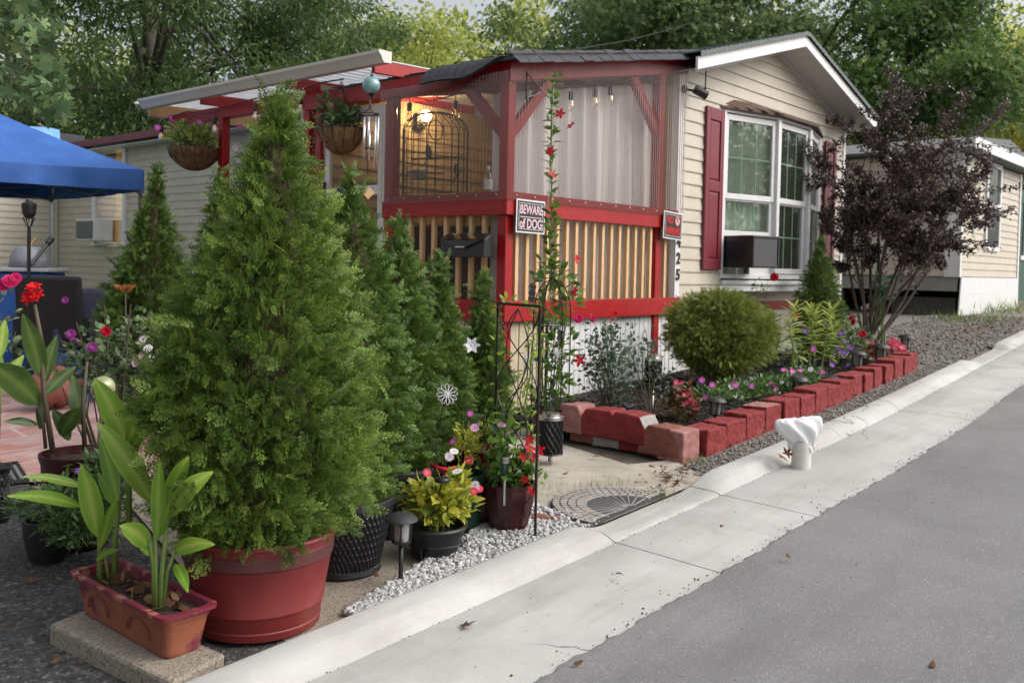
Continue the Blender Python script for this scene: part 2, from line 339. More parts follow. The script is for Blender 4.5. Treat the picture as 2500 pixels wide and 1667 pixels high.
# rolled kerb and wide gutter pan, poured in bays with open joints
def ksec(x):
    k = kh(x); h = .056 * k
    return [(2.545, -.12), (2.545, h - .012), (2.535, h - .003), (2.52, h), (2.46, h - .002), (2.42, h * .86), (2.385, h * .42 + .004), (2.362, h * .10 + .003), (2.350, .001), (2.342, -.004), (2.334, -.001), (2.1, -.007), (1.74, -.019), (1.74, -.12)]
b = MB(); joints = [-30, -12, -6, -2.6, .45, 3.475, 4.47, 7.5, 10.55, 12.05, 15.1, 18.2, 24, 60]
for a0, a1 in zip(joints[:-1], joints[1:]):
    vs, fs = strip('kerb', CONC, a0 + .004, a1 - .004, ksec, .08 if -3 < a0 < 14 else .6); b.add(vs, fs); k = len(ksec(0)); n = len(vs) // k
    b.add(vs[:k], [tuple(range(k - 1, -1, -1))]); b.add(vs[-k:], [tuple(range(k))])
tag(b.build('kerb', CONC, autosmooth=35), 'pale concrete rolled kerb and gutter along the street', kind='structure')
# driveway asphalt at the left, rough and black
def ground_patch(name, m, pts, dz, label=None, sub=.25, kind='structure', cat=None):
    """A flat-lying sheet following the slope, from an outline in plan."""
    import bmesh
    bm = bmesh.new(); vv = [bm.verts.new((p[0], p[1], 0)) for p in pts]; bm.faces.new(vv)
    x0, x1 = min(p[0] for p in pts), max(p[0] for p in pts)
    for i in range(1, int((x1 - x0) / sub)):
        bmesh.ops.bisect_plane(bm, geom=bm.verts[:] + bm.edges[:] + bm.faces[:], plane_co=(x0 + i * sub, 0, 0), plane_no=(1, 0, 0))
    for v in bm.verts: v.co.z = g(v.co.x) + dz
    bm.normal_update()
    for f in bm.faces:
        if f.normal.z < 0: f.normal_flip()
    me = bpy.data.meshes.new(name); bm.to_mesh(me); bm.free(); o = link(name, me, m)
    return tag(o, label, cat, kind=kind)
ground_patch('driveway', DRIVE, [(-8, 2.56), (1.95, 2.56), (2.05, 3.3), (2.1, 4.2), (2.2, 5.55), (1.9, 7.5), (-8, 7.5)], -.016)
ground_patch('gravel_bed_base', AGG, [(1.9, 2.56), (3.62, 2.56), (4.0, 3.2), (5.4, 4.7), (5.4, 6.5), (2.6, 5.5), (2.0, 3.4)], -.012)
ground_patch('concrete_pad', PADC, [(3.7, 2.56), (4.72, 2.56), (5.0, 2.95), (4.72, 3.1), (5.0, 4.1), (5.6, 4.68), (5.1, 4.68), (3.95, 3.55), (3.5, 2.75)], -.006)
ground_patch('gravel_drive', GRAVELD, [(9.9, 3.0), (10.6, 2.62 + co(10.6)), (12.0, 2.66 + co(12)), (22, 2.6 + co(22)), (22, 4.3), (16.4, 4.4), (16.6, 9), (12.4, 9), (12.4, 4.78), (10.1, 4.7)], -.014)
ground_patch('verge', GRAVELD, [(4.75, 2.552), (8, 2.552 + co(8)), (10.6, 2.55 + co(10.6)), (10.2, 3.05), (8, 2.9 + co(8)), (4.9, 2.95)], -.010)
ground_patch('verge_far', EARTH, [(12.2, 2.552 + co(12.2)), (60, 2.55 + co(60)), (60, 4.1 + co(60)), (12.4, 2.67 + co(12.4))], -.009)
ground_patch('planting_bed', MULCH, [(5.08, 3.0), (7, 2.97 + co(7)), (9.9, 2.98 + co(9.9)), (9.95, 4.7), (5.2, 4.7), (5.12, 3.9), (5.02, 3.2)], .035)
# red painted pavers with pale joints on the patio
PAV = bpy.data.materials.new('red_paver'); PAV.use_nodes = True; nt = PAV.node_tree; bs = nt.nodes['Principled BSDF']; bs.inputs['Roughness'].default_value = .85
tc = nd(nt, 'ShaderNodeTexCoord'); mp = nd(nt, 'ShaderNodeMapping'); mp.inputs['Rotation'].default_value = (0, 0, .12); nt.links.new(tc.outputs['Object'], mp.inputs['Vector'])
br = nd(nt, 'ShaderNodeTexBrick'); br.inputs['Scale'].default_value = 1.0; br.inputs['Brick Width'].default_value = .62; br.inputs['Row Height'].default_value = .42; br.inputs['Mortar Size'].default_value = .022
br.inputs['Color1'].default_value = (.30, .105, .09, 1); br.inputs['Color2'].default_value = (.37, .16, .14, 1); br.inputs['Mortar'].default_value = (.46, .38, .35, 1); br.inputs['Mortar Smooth'].default_value = .8
nt.links.new(mp.outputs['Vector'], br.inputs['Vector']); ns = nd(nt, 'ShaderNodeTexNoise'); ns.inputs['Scale'].default_value = 5; ns.inputs['Detail'].default_value = 8
mx = nd(nt, 'ShaderNodeMix', data_type='RGBA'); mr = nd(nt, 'ShaderNodeMapRange'); mr.inputs['From Min'].default_value = .34; mr.inputs['From Max'].default_value = .66; mr.inputs['To Max'].default_value = .9
nt.links.new(tc.outputs['Object'], ns.inputs['Vector']); nt.links.new(ns.outputs['Fac'], mr.inputs['Value']); nt.links.new(mr.outputs['Result'], mx.inputs['Factor']); nt.links.new(br.outputs['Color'], mx.inputs['A']); mx.inputs['B'].default_value = (.44, .33, .31, 1); nt.links.new(mx.outputs['Result'], bs.inputs['Base Color'])
ground_patch('patio', PAV, [(2.2, 5.56), (2.9, 4.9), (4.2, 4.6), (5.2, 5.6), (5.3, 9.35), (-2, 9.35), (-2, 6.9), (1.9, 6.9)], -.004)
ground_patch('green_carpet', CARPET, [(5.0, 9.4), (7.9, 9.4), (7.9, 18.8), (-3, 18.8), (-3, 9.4)], .004, 'flat green outdoor carpet on the patio behind the red pavers', kind='thing', cat='carpet')
# white gravel strip along the kerb: loose stones
STONE = mat('white_stone', (.50, .50, .49), .8, .2, 4, .2, 60, col2=(.62, .62, .61), fine=(1.2, (.33, .33, .34), .5, .8))
def rock_t(seed):
    r = np.random.default_rng(seed); ph = [(0,0,1),(0,0,-1),(1,0,0),(-1,0,0),(0,1,0),(0,-1,0)]
    v = np.array(ph, float) * (0.6 + .5 * r.random((6, 1))) * np.array([1, .8, .6])
    return TP(v, t=[(0,2,4),(0,4,3),(0,3,5),(0,5,2),(1,4,2),(1,3,4),(1,5,3),(1,2,5)], tip=[.5] * 6)
nm = NM()
for sd in range(6):
    n = 900; t = rng.random(n); x = 2.18 + 1.50 * t; wdt = np.clip(.10 + .42 * t, 0, .46); y = 2.57 + wdt * rng.random(n) ** .9
    keep = np.ones(n, bool); z = np.array([g(q) for q in x]) - .006 + .016 * rng.random(n)
    nm.inst(rock_t(sd), np.stack([x, y, z], 1)[keep], rng.normal(size=(n, 3)) * np.array([1, 1, .25]), .012 + .013 * rng.random(n), U=rng.normal(size=(n, 3)) * .5 + np.array([0, 0, 1]))
STONEM = leafmat('white_gravel', (.24, .24, .25), (.56, .56, .55), .85, 0, .3)
tag(nm.build('gravel', STONEM), 'loose white gravel stones strewn along the kerb under the pots', kind='stuff')
nm = NM()
for sd in range(3):
    n = 900; x = 4.75 + 5.6 * rng.random(n); y = np.array([2.56 + co(q) for q in x]) + .25 * rng.random(n)
    nm.inst(rock_t(sd + 20), np.stack([x, y, np.array([g(q) for q in x]) - .008 + .008 * rng.random(n)], 1), rng.normal(size=(n, 3)) * np.array([1, 1, .25]), .008 + .011 * rng.random(n))
    n = 1500; x = 10.2 + 7 * rng.random(n); y = np.array([2.62 + co(q) for q in x]) + 1.7 * rng.random(n)
    nm.inst(rock_t(sd + 30), np.stack([x, y, np.array([g(q) for q in x]) - .012 + .008 * rng.random(n)], 1), rng.normal(size=(n, 3)) * np.array([1, 1, .25]), .012 + .02 * rng.random(n))
tag(nm.build('gravel', leafmat('grey_gravel_stones', (.11, .105, .10), (.36, .34, .31), .9, 0, .3)), 'loose grey gravel between the red edging blocks and the kerb', kind='stuff')
nm = NM()
for sd in range(3):
    n = 1500; x = 5.12 + 4.73 * rng.random(n); y = np.array([2.98 + co(q) for q in x]) + 1.6 * rng.random(n)
    nm.inst(rock_t(sd + 40), np.stack([x, y, np.array([g(q) for q in x]) + .036 + .008 * rng.random(n)], 1), rng.normal(size=(n, 3)) * np.array([1, 1, .3]), np.stack([.015 + .03 * rng.random(n), .008 + .006 * rng.random(n), .006 + .006 * rng.random(n)], 1))
tag(nm.build('mulch', leafmat('mulch_chips', (.010, .009, .008), (.05, .042, .035), .95, 0, .2)), 'black bark mulch chips covering the planting bed', kind='stuff')
nm = NM()
for sd in range(3):
    n = 1500; t = rng.random(n); x = -1.0 + 3.0 * rng.random(n); y = 2.6 + 3.0 * rng.random(n)
    nm.inst(rock_t(sd + 50), np.stack([x, y, np.array([g(q) for q in x]) - .017 + .004 * rng.random(n)], 1), rng.normal(size=(n, 3)) * np.array([1, 1, .25]), .004 + .007 * rng.random(n))
tag(nm.build('gravel', leafmat('asphalt_chips', (.02, .02, .02), (.17, .165, .16), .9, 0, .3)), 'loose dark chips on the rough driveway asphalt', kind='stuff')

nm = NM()
for sd in range(2): # grit gathered in the kerb foot and on the road edge
    n = 260; x = (1.0 + 11 * rng.random(14))[rng.integers(0, 14, n)] + .3 * rng.normal(size=n); y = np.array([2.345 + co(q) for q in x]) + .012 * rng.normal(size=n); nm.inst(rock_t(sd + 60), np.stack([x, y, np.array([g(q) for q in x]) - .002], 1), rng.normal(size=(n, 3)) * np.array([1, 1, .2]), .002 + .005 * rng.random(n) ** 2)
    n = 420; x = (1.0 + 11 * rng.random(20))[rng.integers(0, 20, n)] + .35 * rng.normal(size=n); y = np.array([1.80 + co(q) for q in x]) + .035 * rng.normal(size=n); nm.inst(rock_t(sd + 62), np.stack([x, y, np.array([g(q) for q in x]) - .012], 1), rng.normal(size=(n, 3)) * np.array([1, 1, .2]), .002 + .006 * rng.random(n) ** 2)
    n = 500; x = -.5 + 9 * rng.random(n); y = 2.5 - 2.6 * rng.random(n); nm.inst(rock_t(sd + 64), np.stack([x, y + np.array([co(q) for q in x]), np.array([g(q) for q in x]) - .004], 1), rng.normal(size=(n, 3)) * np.array([1, 1, .2]), .0015 + .005 * rng.random(n) ** 3)
tag(nm.build('grit', leafmat('road_grit', (.05, .04, .03), (.22, .19, .15), .9, 0, .3)), 'fine grit along the kerb foot and the road edge', kind='stuff')
# camera, world, sun
cd = bpy.data.cameras.new('camera'); cam = bpy.data.objects.new('camera', cd); COL.objects.link(cam); S.camera = cam
cd.sensor_width = 36; cd.lens = F_PX / 2500 * 36; cd.shift_y = -(1667 / 2 - CY) / 2500; cd.clip_start = .05; cd.clip_end = 3000
cam.matrix_world = Matrix(((RW[0,0], -RW[0,1], -RW[0,2], 0), (RW[1,0], -RW[1,1], -RW[1,2], 0), (RW[2,0], -RW[2,1], -RW[2,2], CAM_H), (0, 0, 0, 1)))
cd.dof.use_dof = True; cd.dof.focus_distance = 4.1; cd.dof.aperture_fstop = 5.0
w = bpy.data.worlds.new('World'); S.world = w; w.use_nodes = True; nt = w.node_tree; bg = nt.nodes['Background']
sk = nd(nt, 'ShaderNodeTexSky', sky_type='NISHITA'); sk.sun_disc = False; sk.sun_elevation = rad(42); sk.sun_rotation = rad(150); sk.air_density = 1.0; sk.dust_density = 6.0; sk.ozone_density = .6; sk.altitude = 50
hs = nd(nt, 'ShaderNodeHueSaturation'); hs.inputs['Saturation'].default_value = .30; nt.links.new(sk.outputs[0], hs.inputs['Color']); nt.links.new(hs.outputs[0], bg.inputs['Color']); bg.inputs['Strength'].default_value = .15
sl = bpy.data.lights.new('sun', 'SUN'); so = bpy.data.objects.new('sun', sl); COL.objects.link(so); sl.energy = .55; sl.angle = rad(60); sl.color = (1, .95, .89)
sd_ = Vector((math.sin(rad(150)) * math.cos(rad(42)), math.cos(rad(150)) * math.cos(rad(42)), math.sin(rad(42)))) # towards the sun
so.rotation_euler = sd_.to_track_quat('Z', 'Y').to_euler(); so.location = (0, -20, 30)
S.view_settings.view_transform = 'Standard'; S.view_settings.look = 'None'; S.view_settings.gamma = 1; S.view_settings.exposure = .60
S.cycles.max_bounces = 8; S.cycles.transparent_max_bounces = 16; S.cycles.diffuse_bounces = 3; S.cycles.glossy_bounces = 3; S.cycles.use_denoising = True
# ================================================================== HOUSES AND PORCH
WGLASS = clearmat('window_glass', (.78, .87, .81), .07, .02, (.22, .30, .24), .10)
PLASTIC = clearmat('clear_corrugated_plastic', (.93, .90, .87), .02, .10, (.62, .58, .56), .035, fr=.75)
DARKROOM = mat('room_wall', (.20, .20, .17), .9, .2, 3)
CURT = mat('sheer_curtain', (.82, .81, .83), .9, .04, 6, .1, 300)
WOODRAW = mat('raw_lumber', (.52, .30, .13), .7, .2, 6, col2=(.62, .38, .18), stretch=(8, 8, 1))
TINW = leafmat('white_fibreglass_sheet', (.70, .71, .73), (.76, .77, .78), .4, .6, .4)
TINB = mat('cream_metal_gutter', (.58, .56, .51), .4, .06, 4)
def siding(b, org, along, out, zs, bounds, expo=.127, lap=.015, holes=()):
    """Lapped boards: every course leans out at its lower edge and has a real drip lip."""
    o = np.array(org, float); a = np.array([*along, 0.0]); n = np.array([*out, 0.0]); z = zs[0]
    while z < zs[1] - 1e-4:
        z2 = min(z + expo, zs[1]); l0, r0 = bounds(z); l1, r1 = bounds(z2)
        segs = [(0.0, 1.0)]
        for (h0, h1, hz0, hz1) in holes:
            if z2 > hz0 + .02 and z < hz1 - .02:
                t0 = (h0 - l0) / (r0 - l0); t1 = (h1 - l0) / (r0 - l0); new = []
                for p, q in segs:
                    if t0 > p: new.append((p, min(q, t0)))
                    if t1 < q: new.append((max(p, t1), q))
                segs = [s for s in new if s[1] - s[0] > 1e-4]
        for p, q in segs:
            if r1 - l1 < .01: continue
            A = o + a * (l0 + (r0 - l0) * p); B = o + a * (l0 + (r0 - l0) * q); Cc = o + a * (l1 + (r1 - l1) * q); Dd = o + a * (l1 + (r1 - l1) * p)
            m = lambda v, zz, k: (v[0] + n[0] * k, v[1] + n[1] * k, zz)
            b.add([m(A, z, lap), m(B, z, lap), m(B, z + expo * .12, lap * 1.02), m(A, z + expo * .12, lap * 1.02), m(Cc, z2, .002), m(Dd, z2, .002), m(A, z, -.001), m(B, z, -.001)], [(0,1,2,3),(3,2,4,5),(6,7,1,0)])
        z = z2
X0, X1, YG = 8.05, 12.33, 4.78; RIDGE = 10.19; EAVE, PEAK = 3.30, 3.90
home = thing('mobile_home', 'beige sided mobile home with gabled front, bay window and maroon shutters', 'house', (RIDGE, YG, g(10)))
slope = (PEAK - EAVE) / (RIDGE - X0)
def gb(z):
    if z <= EAVE: return (X0, X1)
    return (X0 + (z - EAVE) / slope, X1 - (z - EAVE) / slope)
b = MB(); siding(b, (0, YG, 0), (1, 0), (0, -1), (.52, PEAK - .01), gb, .127, holes=[(8.95, 11.5, 1.22, 3.02)]); b.build('front_wall', VINYL, home)
b = MB(); siding(b, (X0, 0, 0), (0, -1), (-1, 0), (.62, 3.42), lambda z: (-24.0, -4.8), .127, holes=[(-17.36, -16.12, 1.58, 3.40)]); b.build('side_wall', VINYL, home)
b = MB(); b.span((X1 - .01, YG + .01, .52), (X1, 24, 3.36)); b.span((X0, 23.98, .6), (X1 - .02, 24, 3.36)); b.build('far_wall', VINYL, home)
b = MB(); b.prism([(7.985, YG - .03, .62), (8.075, YG - .03, .62), (8.075, YG, .62), (8.03, YG, .62), (8.03, YG + .05, .62), (7.985, YG + .05, .62)], (0, 0, 2.69)); b.build('corner_trim', WHITE, home, bevel=.004); b = MB(); b.span((12.27, YG - .022, .52), (12.345, YG + .0, 3.30)); b.build('corner_trim', WHITE, home, bevel=.004)
# roof: two slopes with a rake overhang, soffit boards, white fascia
OV = .36; yf = YG - OV; ex = .30
def rz(x, off=0): return EAVE + slope * (min(x, 2 * RIDGE - x) - X0) + off
for nm_, xa, xb in (('left', X0 - ex, RIDGE), ('right', X1 + ex - .1, RIDGE)):
    b = MB(); n = 26
    for i in range(n): # shingle courses climbing the slope
        t0, t1 = i / n, (i + 1) / n; xa_, xb_ = xa + (xb - xa) * t0, xa + (xb - xa) * t1; z0, z1 = rz(xa_, .155), rz(xb_, .143)
        b.add([(xa_, yf - .03, z0), (xb_, yf - .03, z1), (xb_, 24.3, z1), (xa_, 24.3, z0), (xa_, yf - .03, z0 - .012), (xa_, 24.3, z0 - .012), (xb_, yf - .03, z1 - .05), (xa_, yf - .03, z0 - .05)], [(0,1,2,3) if xa < xb else (3,2,1,0), (0,3,5,4), (0,7,6,1)])
    b.build('roof', SHING_G, home)
b = MB()
for xa in (X0 - ex + .0, X1 + ex - .1):
    b.add([(xa, yf, rz(xa, .10)), (RIDGE, yf, rz(RIDGE, .10)), (RIDGE, yf, rz(RIDGE, -.02)), (xa, yf, rz(xa, -.02)), (xa, yf + .025, rz(xa, .10)), (RIDGE, yf + .025, rz(RIDGE, .10)), (RIDGE, yf + .025, rz(RIDGE, -.02)), (xa, yf + .025, rz(xa, -.02))], [(0,1,2,3),(4,7,6,5),(0,4,5,1),(3,2,6,7),(0,3,7,4)])
b.build('fascia', WHITE, home)
b = MB()
for sgn, xa in ((1, X0 - ex), (-1, X1 + ex - .1)):
    n = 22
    for i in range(n): # grooved soffit boards
        t0, t1 = i / n, (i + 1) / n - .06 / n; xa_, xb_ = xa + (RIDGE - xa) * t0, xa + (RIDGE - xa) * t1
        b.add([(xa_, yf + .026, rz(xa_, -.02)), (xb_, yf + .026, rz(xb_, -.02)), (xb_, YG - .004, rz(xb_, -.02)), (xa_, YG - .004, rz(xa_, -.02)), (xa_, yf + .026, rz(xa_, -.012)), (xb_, yf + .026, rz(xb_, -.012)), (xb_, YG - .004, rz(xb_, -.012)), (xa_, YG - .004, rz(xa_, -.012))], [(0,1,2,3),(0,4,5,1),(3,2,6,7),(1,5,6,2),(0,3,7,4)])
    xe = X0 if sgn > 0 else X1
    b.add([(xe, YG - .02, rz(xe, -.075)), (RIDGE, YG - .02, rz(RIDGE, -.075)), (RIDGE, YG - .02, rz(RIDGE, -.019)), (xe, YG - .02, rz(xe, -.019)), (xe, YG - .003, rz(xe, -.075)), (RIDGE, YG - .003, rz(RIDGE, -.075))], [(0,1,2,3),(0,4,5,1)])
b.span((X0 - ex, YG, 3.27), (X0 - .02, 24, 3.282)); b.span((X1 + .01, YG, 3.24), (X1 + ex - .1, 24, 3.252))
b.build('soffit', SOFFIT, home)
b = MB(); b.span((X0 - ex - .03, 6.0, 3.33), (X0 - ex, 24.3, 3.45)); b.build('eave_board', mat('dark_red_paint', (.14, .008, .012), .5, .2, 6), home)
# shutters
def shutter(x0, x1):
    b = MB(); y = YG - .02; z0, z1 = 1.31, 3.0; s = .075
    b.span((x0, y - .028, z0), (x0 + s, y, z1)); b.span((x1 - s, y - .028, z0), (x1, y, z1))
    for a, c in ((z0, z0 + .11), (2.13, 2.24), (z1 - .13, z1)): b.span((x0 + s, y - .027, a), (x1 - s, y, c))
    o = b.build('shutter', SHUT, home, bevel=.006)
    b = MB()
    for a, c in ((z0 + .11, 2.13), (2.24, z1 - .13)):
        b.span((x0 + s, y - .010, a), (x1 - s, y, c)); i = .028
        b.add([(x0+s+i*.3, y-.010, a+i*.3), (x1-s-i*.3, y-.010, a+i*.3), (x1-s-i*.3, y-.010, c-i*.3), (x0+s+i*.3, y-.010, c-i*.3), (x0+s+i, y-.020, a+i), (x1-s-i, y-.020, a+i), (x1-s-i, y-.020, c-i), (x0+s+i, y-.020, c-i)], [(0,1,5,4),(1,2,6,5),(2,3,7,6),(3,0,4,7),(4,5,6,7)])
    b.build('raised_panel', SHUT, o)
shutter(8.52, 8.90); shutter(11.62, 11.98)
# bay window: three faces, each two sashes behind one white frame
BV = [(8.94, 4.765), (9.80, 4.53), (10.66, 4.53), (11.52, 4.765)]
ZB, ZM, ZT = 1.27, 2.10, 3.0
bay = MB()
for (xa, ya), (xb, yb) in zip(BV[:-1], BV[1:]): bay.prism([(xa, ya, ZB - .05), (xb, yb, ZB - .05), (xb, 4.785, ZB - .05), (xa, 4.785, ZB - .05)], (0, 0, .05)); bay.prism([(xa, ya, ZT), (xb, yb, ZT), (xb, 4.785, ZT), (xa, 4.785, ZT)], (0, 0, .03))
for (x, y), k in zip(BV, (0, 1, 1, 0)): bay.box((x + (.02 if x < 9 else -.02 if x > 11 else 0), y + .03, (ZB + ZT) / 2), (.075 if k else .07, .075, ZT - ZB))
for (xa, ya), (xb, yb) in zip(BV[:-1], BV[1:]): bay.beam((xa, ya - .015, ZB - .09), (xb, yb - .015, ZB - .09), .05, .045); bay.beam((xa, ya + .02, ZB - .15), (xb, yb + .02, ZB - .15), .06, .075)
bayo = bay.build('bay_window', WHITE, home, bevel=.005)
for (xa, ya), (xb, yb), first in zip(BV[:-1], BV[1:], (True, False, False)):
    A = Vector((xa, ya, 0)); B = Vector((xb, yb, 0)); d = (B - A).normalized(); n = Vector((d.y, -d.x, 0)); L = (B - A).length; e = .045
    def q(s, z, o=0): p = A + d * s + n * o; return (p.x, p.y, z)
    b = MB(); w_ = .05
    lo = 1.68 if first else ZB + .01
    for z0, z1, of in ((ZM - .02, ZT - .015, -.035), (lo, ZM + .02, -.055)):
        for s in (e + w_ / 2, L - e - w_ / 2): b.beam(q(s, z0, of), q(s, z1, of), w_, .035, up=tuple(n))
        for z in (z0 + .03, z1 - .03): b.beam(q(e + w_, z, of), q(L - e - w_, z, of), .034, .06)
    if first: b.beam(q(e + .46, (ZB + lo) / 2, -.055), q(L - e, (ZB + lo) / 2, -.055), .03, lo - ZB)
    b.build('sash', WHITE, bayo, bevel=.003)
    b = MB(); MINT = MATS.get('muntin') or mat('muntin', (.52, .62, .56), .5, .05, 4)
    for z0, z1, of in ((ZM + .04, ZT - .075, -.045), (lo + .06, ZM - .04, -.065)):
        for k in (1, 2): s = e + w_ + (L - 2 * e - 2 * w_) * k / 3; b.beam(q(s, z0, of), q(s, z1, of), .016, .008, up=tuple(n))
        if z1 - z0 > .5: zm = (z0 + z1) / 2; b.beam(q(e + w_, zm, of - .001), q(L - e - w_, zm, of - .001), .008, .016)
    b.build('muntin', MINT, bayo)
    b = MB()
    for z0, z1, of in ((ZM + .03, ZT - .07, -.038), (lo + .05, ZM - .03, -.058)):
        b.add([q(e + w_, z0, of), q(L - e - w_, z0, of), q(L - e - w_, z1, of), q(e + w_, z1, of)], [(0,1,2,3)])
    b.build('pane', WGLASS, bayo)
# blinds behind the first face, half raised, and a gathered sheer behind its lower sash
b = MB(); A = Vector((9.0, 4.86, 0)); B = Vector((9.86, 4.62, 0))
for k in range(44): z = ZT - .08 - k * .019; b.beam((A.x, A.y, z), (B.x, B.y, z), .024, .002, up=(0, .8, .6))
b.build('window_blind', mat('window_blind', (.72, .73, .66), .6), bayo)
b = MB(); b.grid(lambda u, v: (9.02 + .8 * u, 4.90 - .22 * u + .02 * math.sin(u * 40 + 3 * v), 1.3 + .78 * v - .10 * math.sin(PI * u) * (1 - v)), 60, 8); b.build('sheer', mat('window_sheer', (.74, .76, .70), .9), bayo, smooth=True)
b = MB(); b.prism([(8.86, 4.765, 3.03), (9.77, 4.46, 3.03), (10.69, 4.46, 3.03), (11.60, 4.765, 3.03)], (0, 0, .018))
b.add([(8.86, 4.765, 3.05), (9.77, 4.46, 3.05), (10.69, 4.46, 3.05), (11.60, 4.765, 3.05), (9.15, 4.766, 3.155), (9.7, 4.766, 3.185), (10.75, 4.766, 3.185), (11.31, 4.766, 3.155)], [(0,1,5,4),(1,2,6,5),(2,3,7,6)])
for i in range(14): # individual cap shingles
    t = i / 13; x = 8.95 + 2.5 * t; yy = 4.47 if .3 < t < .7 else 4.47 + .29 * (abs(t - .5) - .2) / .3; b.box((x, yy + .07, 3.075), (.17, .16, .008), rotm(.35, 0, random.uniform(-.04, .04)))
b.build('bay_roof', SHING_B, home)
# room behind the bay so that the glass looks into something
b = MB(); x0, x1, y0, y1, z0, z1 = 8.7, 12.2, YG + .03, 8.2, .95, 3.28
b.add([(x0,y0,z0),(x1,y0,z0),(x1,y1,z0),(x0,y1,z0),(x0,y0,z1),(x1,y0,z1),(x1,y1,z1),(x0,y1,z1)], [(0,1,2,3),(4,7,6,5),(0,3,7,4),(1,5,6,2),(3,2,6,7)]); b.build('room', DARKROOM, home)
ch = thing('chandelier', 'small lit chandelier glowing behind the bay window glass', 'lamp', (10.1, 6.0, 2.2))
b = MB(); b.tube([(10.1, 6.0, 3.27), (10.1, 6.0, 2.25)], .01)
for k in range(7): a = k * 2 * PI / 7; b.tube([(10.1, 6.0, 2.25), (10.1 + .15 * math.cos(a), 6 + .15 * math.sin(a), 2.18), (10.1 + .24 * math.cos(a), 6 + .24 * math.sin(a), 2.24)], .008, 5)
b.build('arm', mat('brass', (.35, .22, .08), .35, metal=1.0), ch)
BULB = mat('lit_bulb', (1, .8, .5), .5, 0, emit=(1, .66, .32), estr=14)
for k in range(7): a = k * 2 * PI / 7; b = MB(); b.ball((10.1 + .24 * math.cos(a), 6 + .24 * math.sin(a), 2.28), .032, 10, 6); b.build('bulb', BULB, ch, smooth=True)
# window in the far side wall, lit from inside
b = MB(); x = X0 - .01
for y0, y1 in ((16.10, 16.20), (17.28, 17.38)): b.span((x - .05, y0, 1.56), (x + .03, y1, 3.42))
b.span((x - .05, 16.20, 3.32), (x + .03, 17.28, 3.42)); b.span((x - .05, 16.20, 2.50), (x + .02, 17.28, 2.58)); b.span((x - .06, 16.05, 1.52), (x + .03, 17.43, 1.57))
sw = b.build('side_window', WHITE, home, bevel=.004)
b = MB(); b.add([(x - .01, 16.2, 1.57), (x - .01, 17.28, 1.57), (x - .01, 17.28, 3.32), (x - .01, 16.2, 3.32)], [(0,1,2,3)]); b.build('pane', clearmat('side_glass', (.9, .86, .75), .05, .03, bodyfac=.04), sw)
b = MB(); b.add([(x + .5, 15.6, 1.2), (x + .5, 17.9, 1.2), (x + .5, 17.9, 3.4), (x + .5, 15.6, 3.4)], [(0,3,2,1)]); b.build('lit_room', mat('lit_room_wall', (.6, .45, .22), .9, .3, 2, emit=(1, .62, .22), estr=.22), sw)
b = MB(); b.grid(lambda u, v: (x + .1 + .02 * math.sin(u * 50), 16.75 + .5 * u, 1.6 + 1.7 * v), 30, 2); b.build('side_curtain', mat('beige_curtain', (.5, .42, .32), .9), sw, smooth=True)
ac = thing('air_conditioner', 'grey and white air conditioner hanging from the far side window', 'air conditioner', (X0 - .2, 16.8, 1.58))
b = MB(); b.span((X0 - .42, 16.5, 1.60), (X0 - .07, 17.22, 2.0)); b.build('case', mat('ac_white', (.6, .6, .58), .5), ac, bevel=.012)
b = MB(); b.span((X0 - .434, 16.54, 1.64), (X0 - .422, 17.18, 1.96))
for k in range(13): b.span((X0 - .44, 16.55, 1.65 + k * .024), (X0 - .434, 17.17, 1.657 + k * .024))
b.build('grille', mat('ac_grey', (.16, .16, .17), .7), ac)
# window unit in the bay
d = Vector((.965, -.263, 0)); n = Vector((-.263, -.965, 0)); O = Vector((9.02, 4.755, 1.34))
R = Matrix((d, -n, Vector((0, 0, 1)))).transposed()
ac = thing('air_conditioner', 'black air conditioner sticking out of the bay window', 'air conditioner', O)
cc = O + d * .21 + n * .17 + Vector((0, 0, .17))
b = MB(); b.box(cc, (.42, .40, .34), R)
for k in range(9): b.box(O + n * (.06 + k * .028) + Vector((-.003, 0, .18)) , (.008, .008, .20), R)
b.build('case', BLACKP, ac, bevel=.008)
b = MB(); fc = O + d * .21 + n * .372 + Vector((0, 0, .17))
b.box(fc, (.37, .006, .29), R)
for k in range(17): b.box(fc + n * .005 + Vector((0, 0, -.135 + k * .017)), (.36, .006, .005), R)
b.build('grille', mat('ac_fin_grey', (.10, .10, .105), .6, .1, 40), ac)
b = MB()
for sx in (-.195, .195): b.box(fc + d * sx + n * .006, (.022, .018, .33), R)
for sz in (-.155, .155): b.box(fc + n * .006 + Vector((0, 0, sz)), (.368, .018, .022), R)
b.build('rim', BLACKP, ac, bevel=.003)
# skirting below the gable wall, with the red trim board
b = MB(); b.span((8.10, YG + .012, .1), (12.3, YG + .03, .52)); b.build('skirting', WHITE, home)
b = MB(); b.span((8.1, YG - .03, .86), (10.9, YG - .017, .96)); b.build('trim_board', RED, home, bevel=.004)

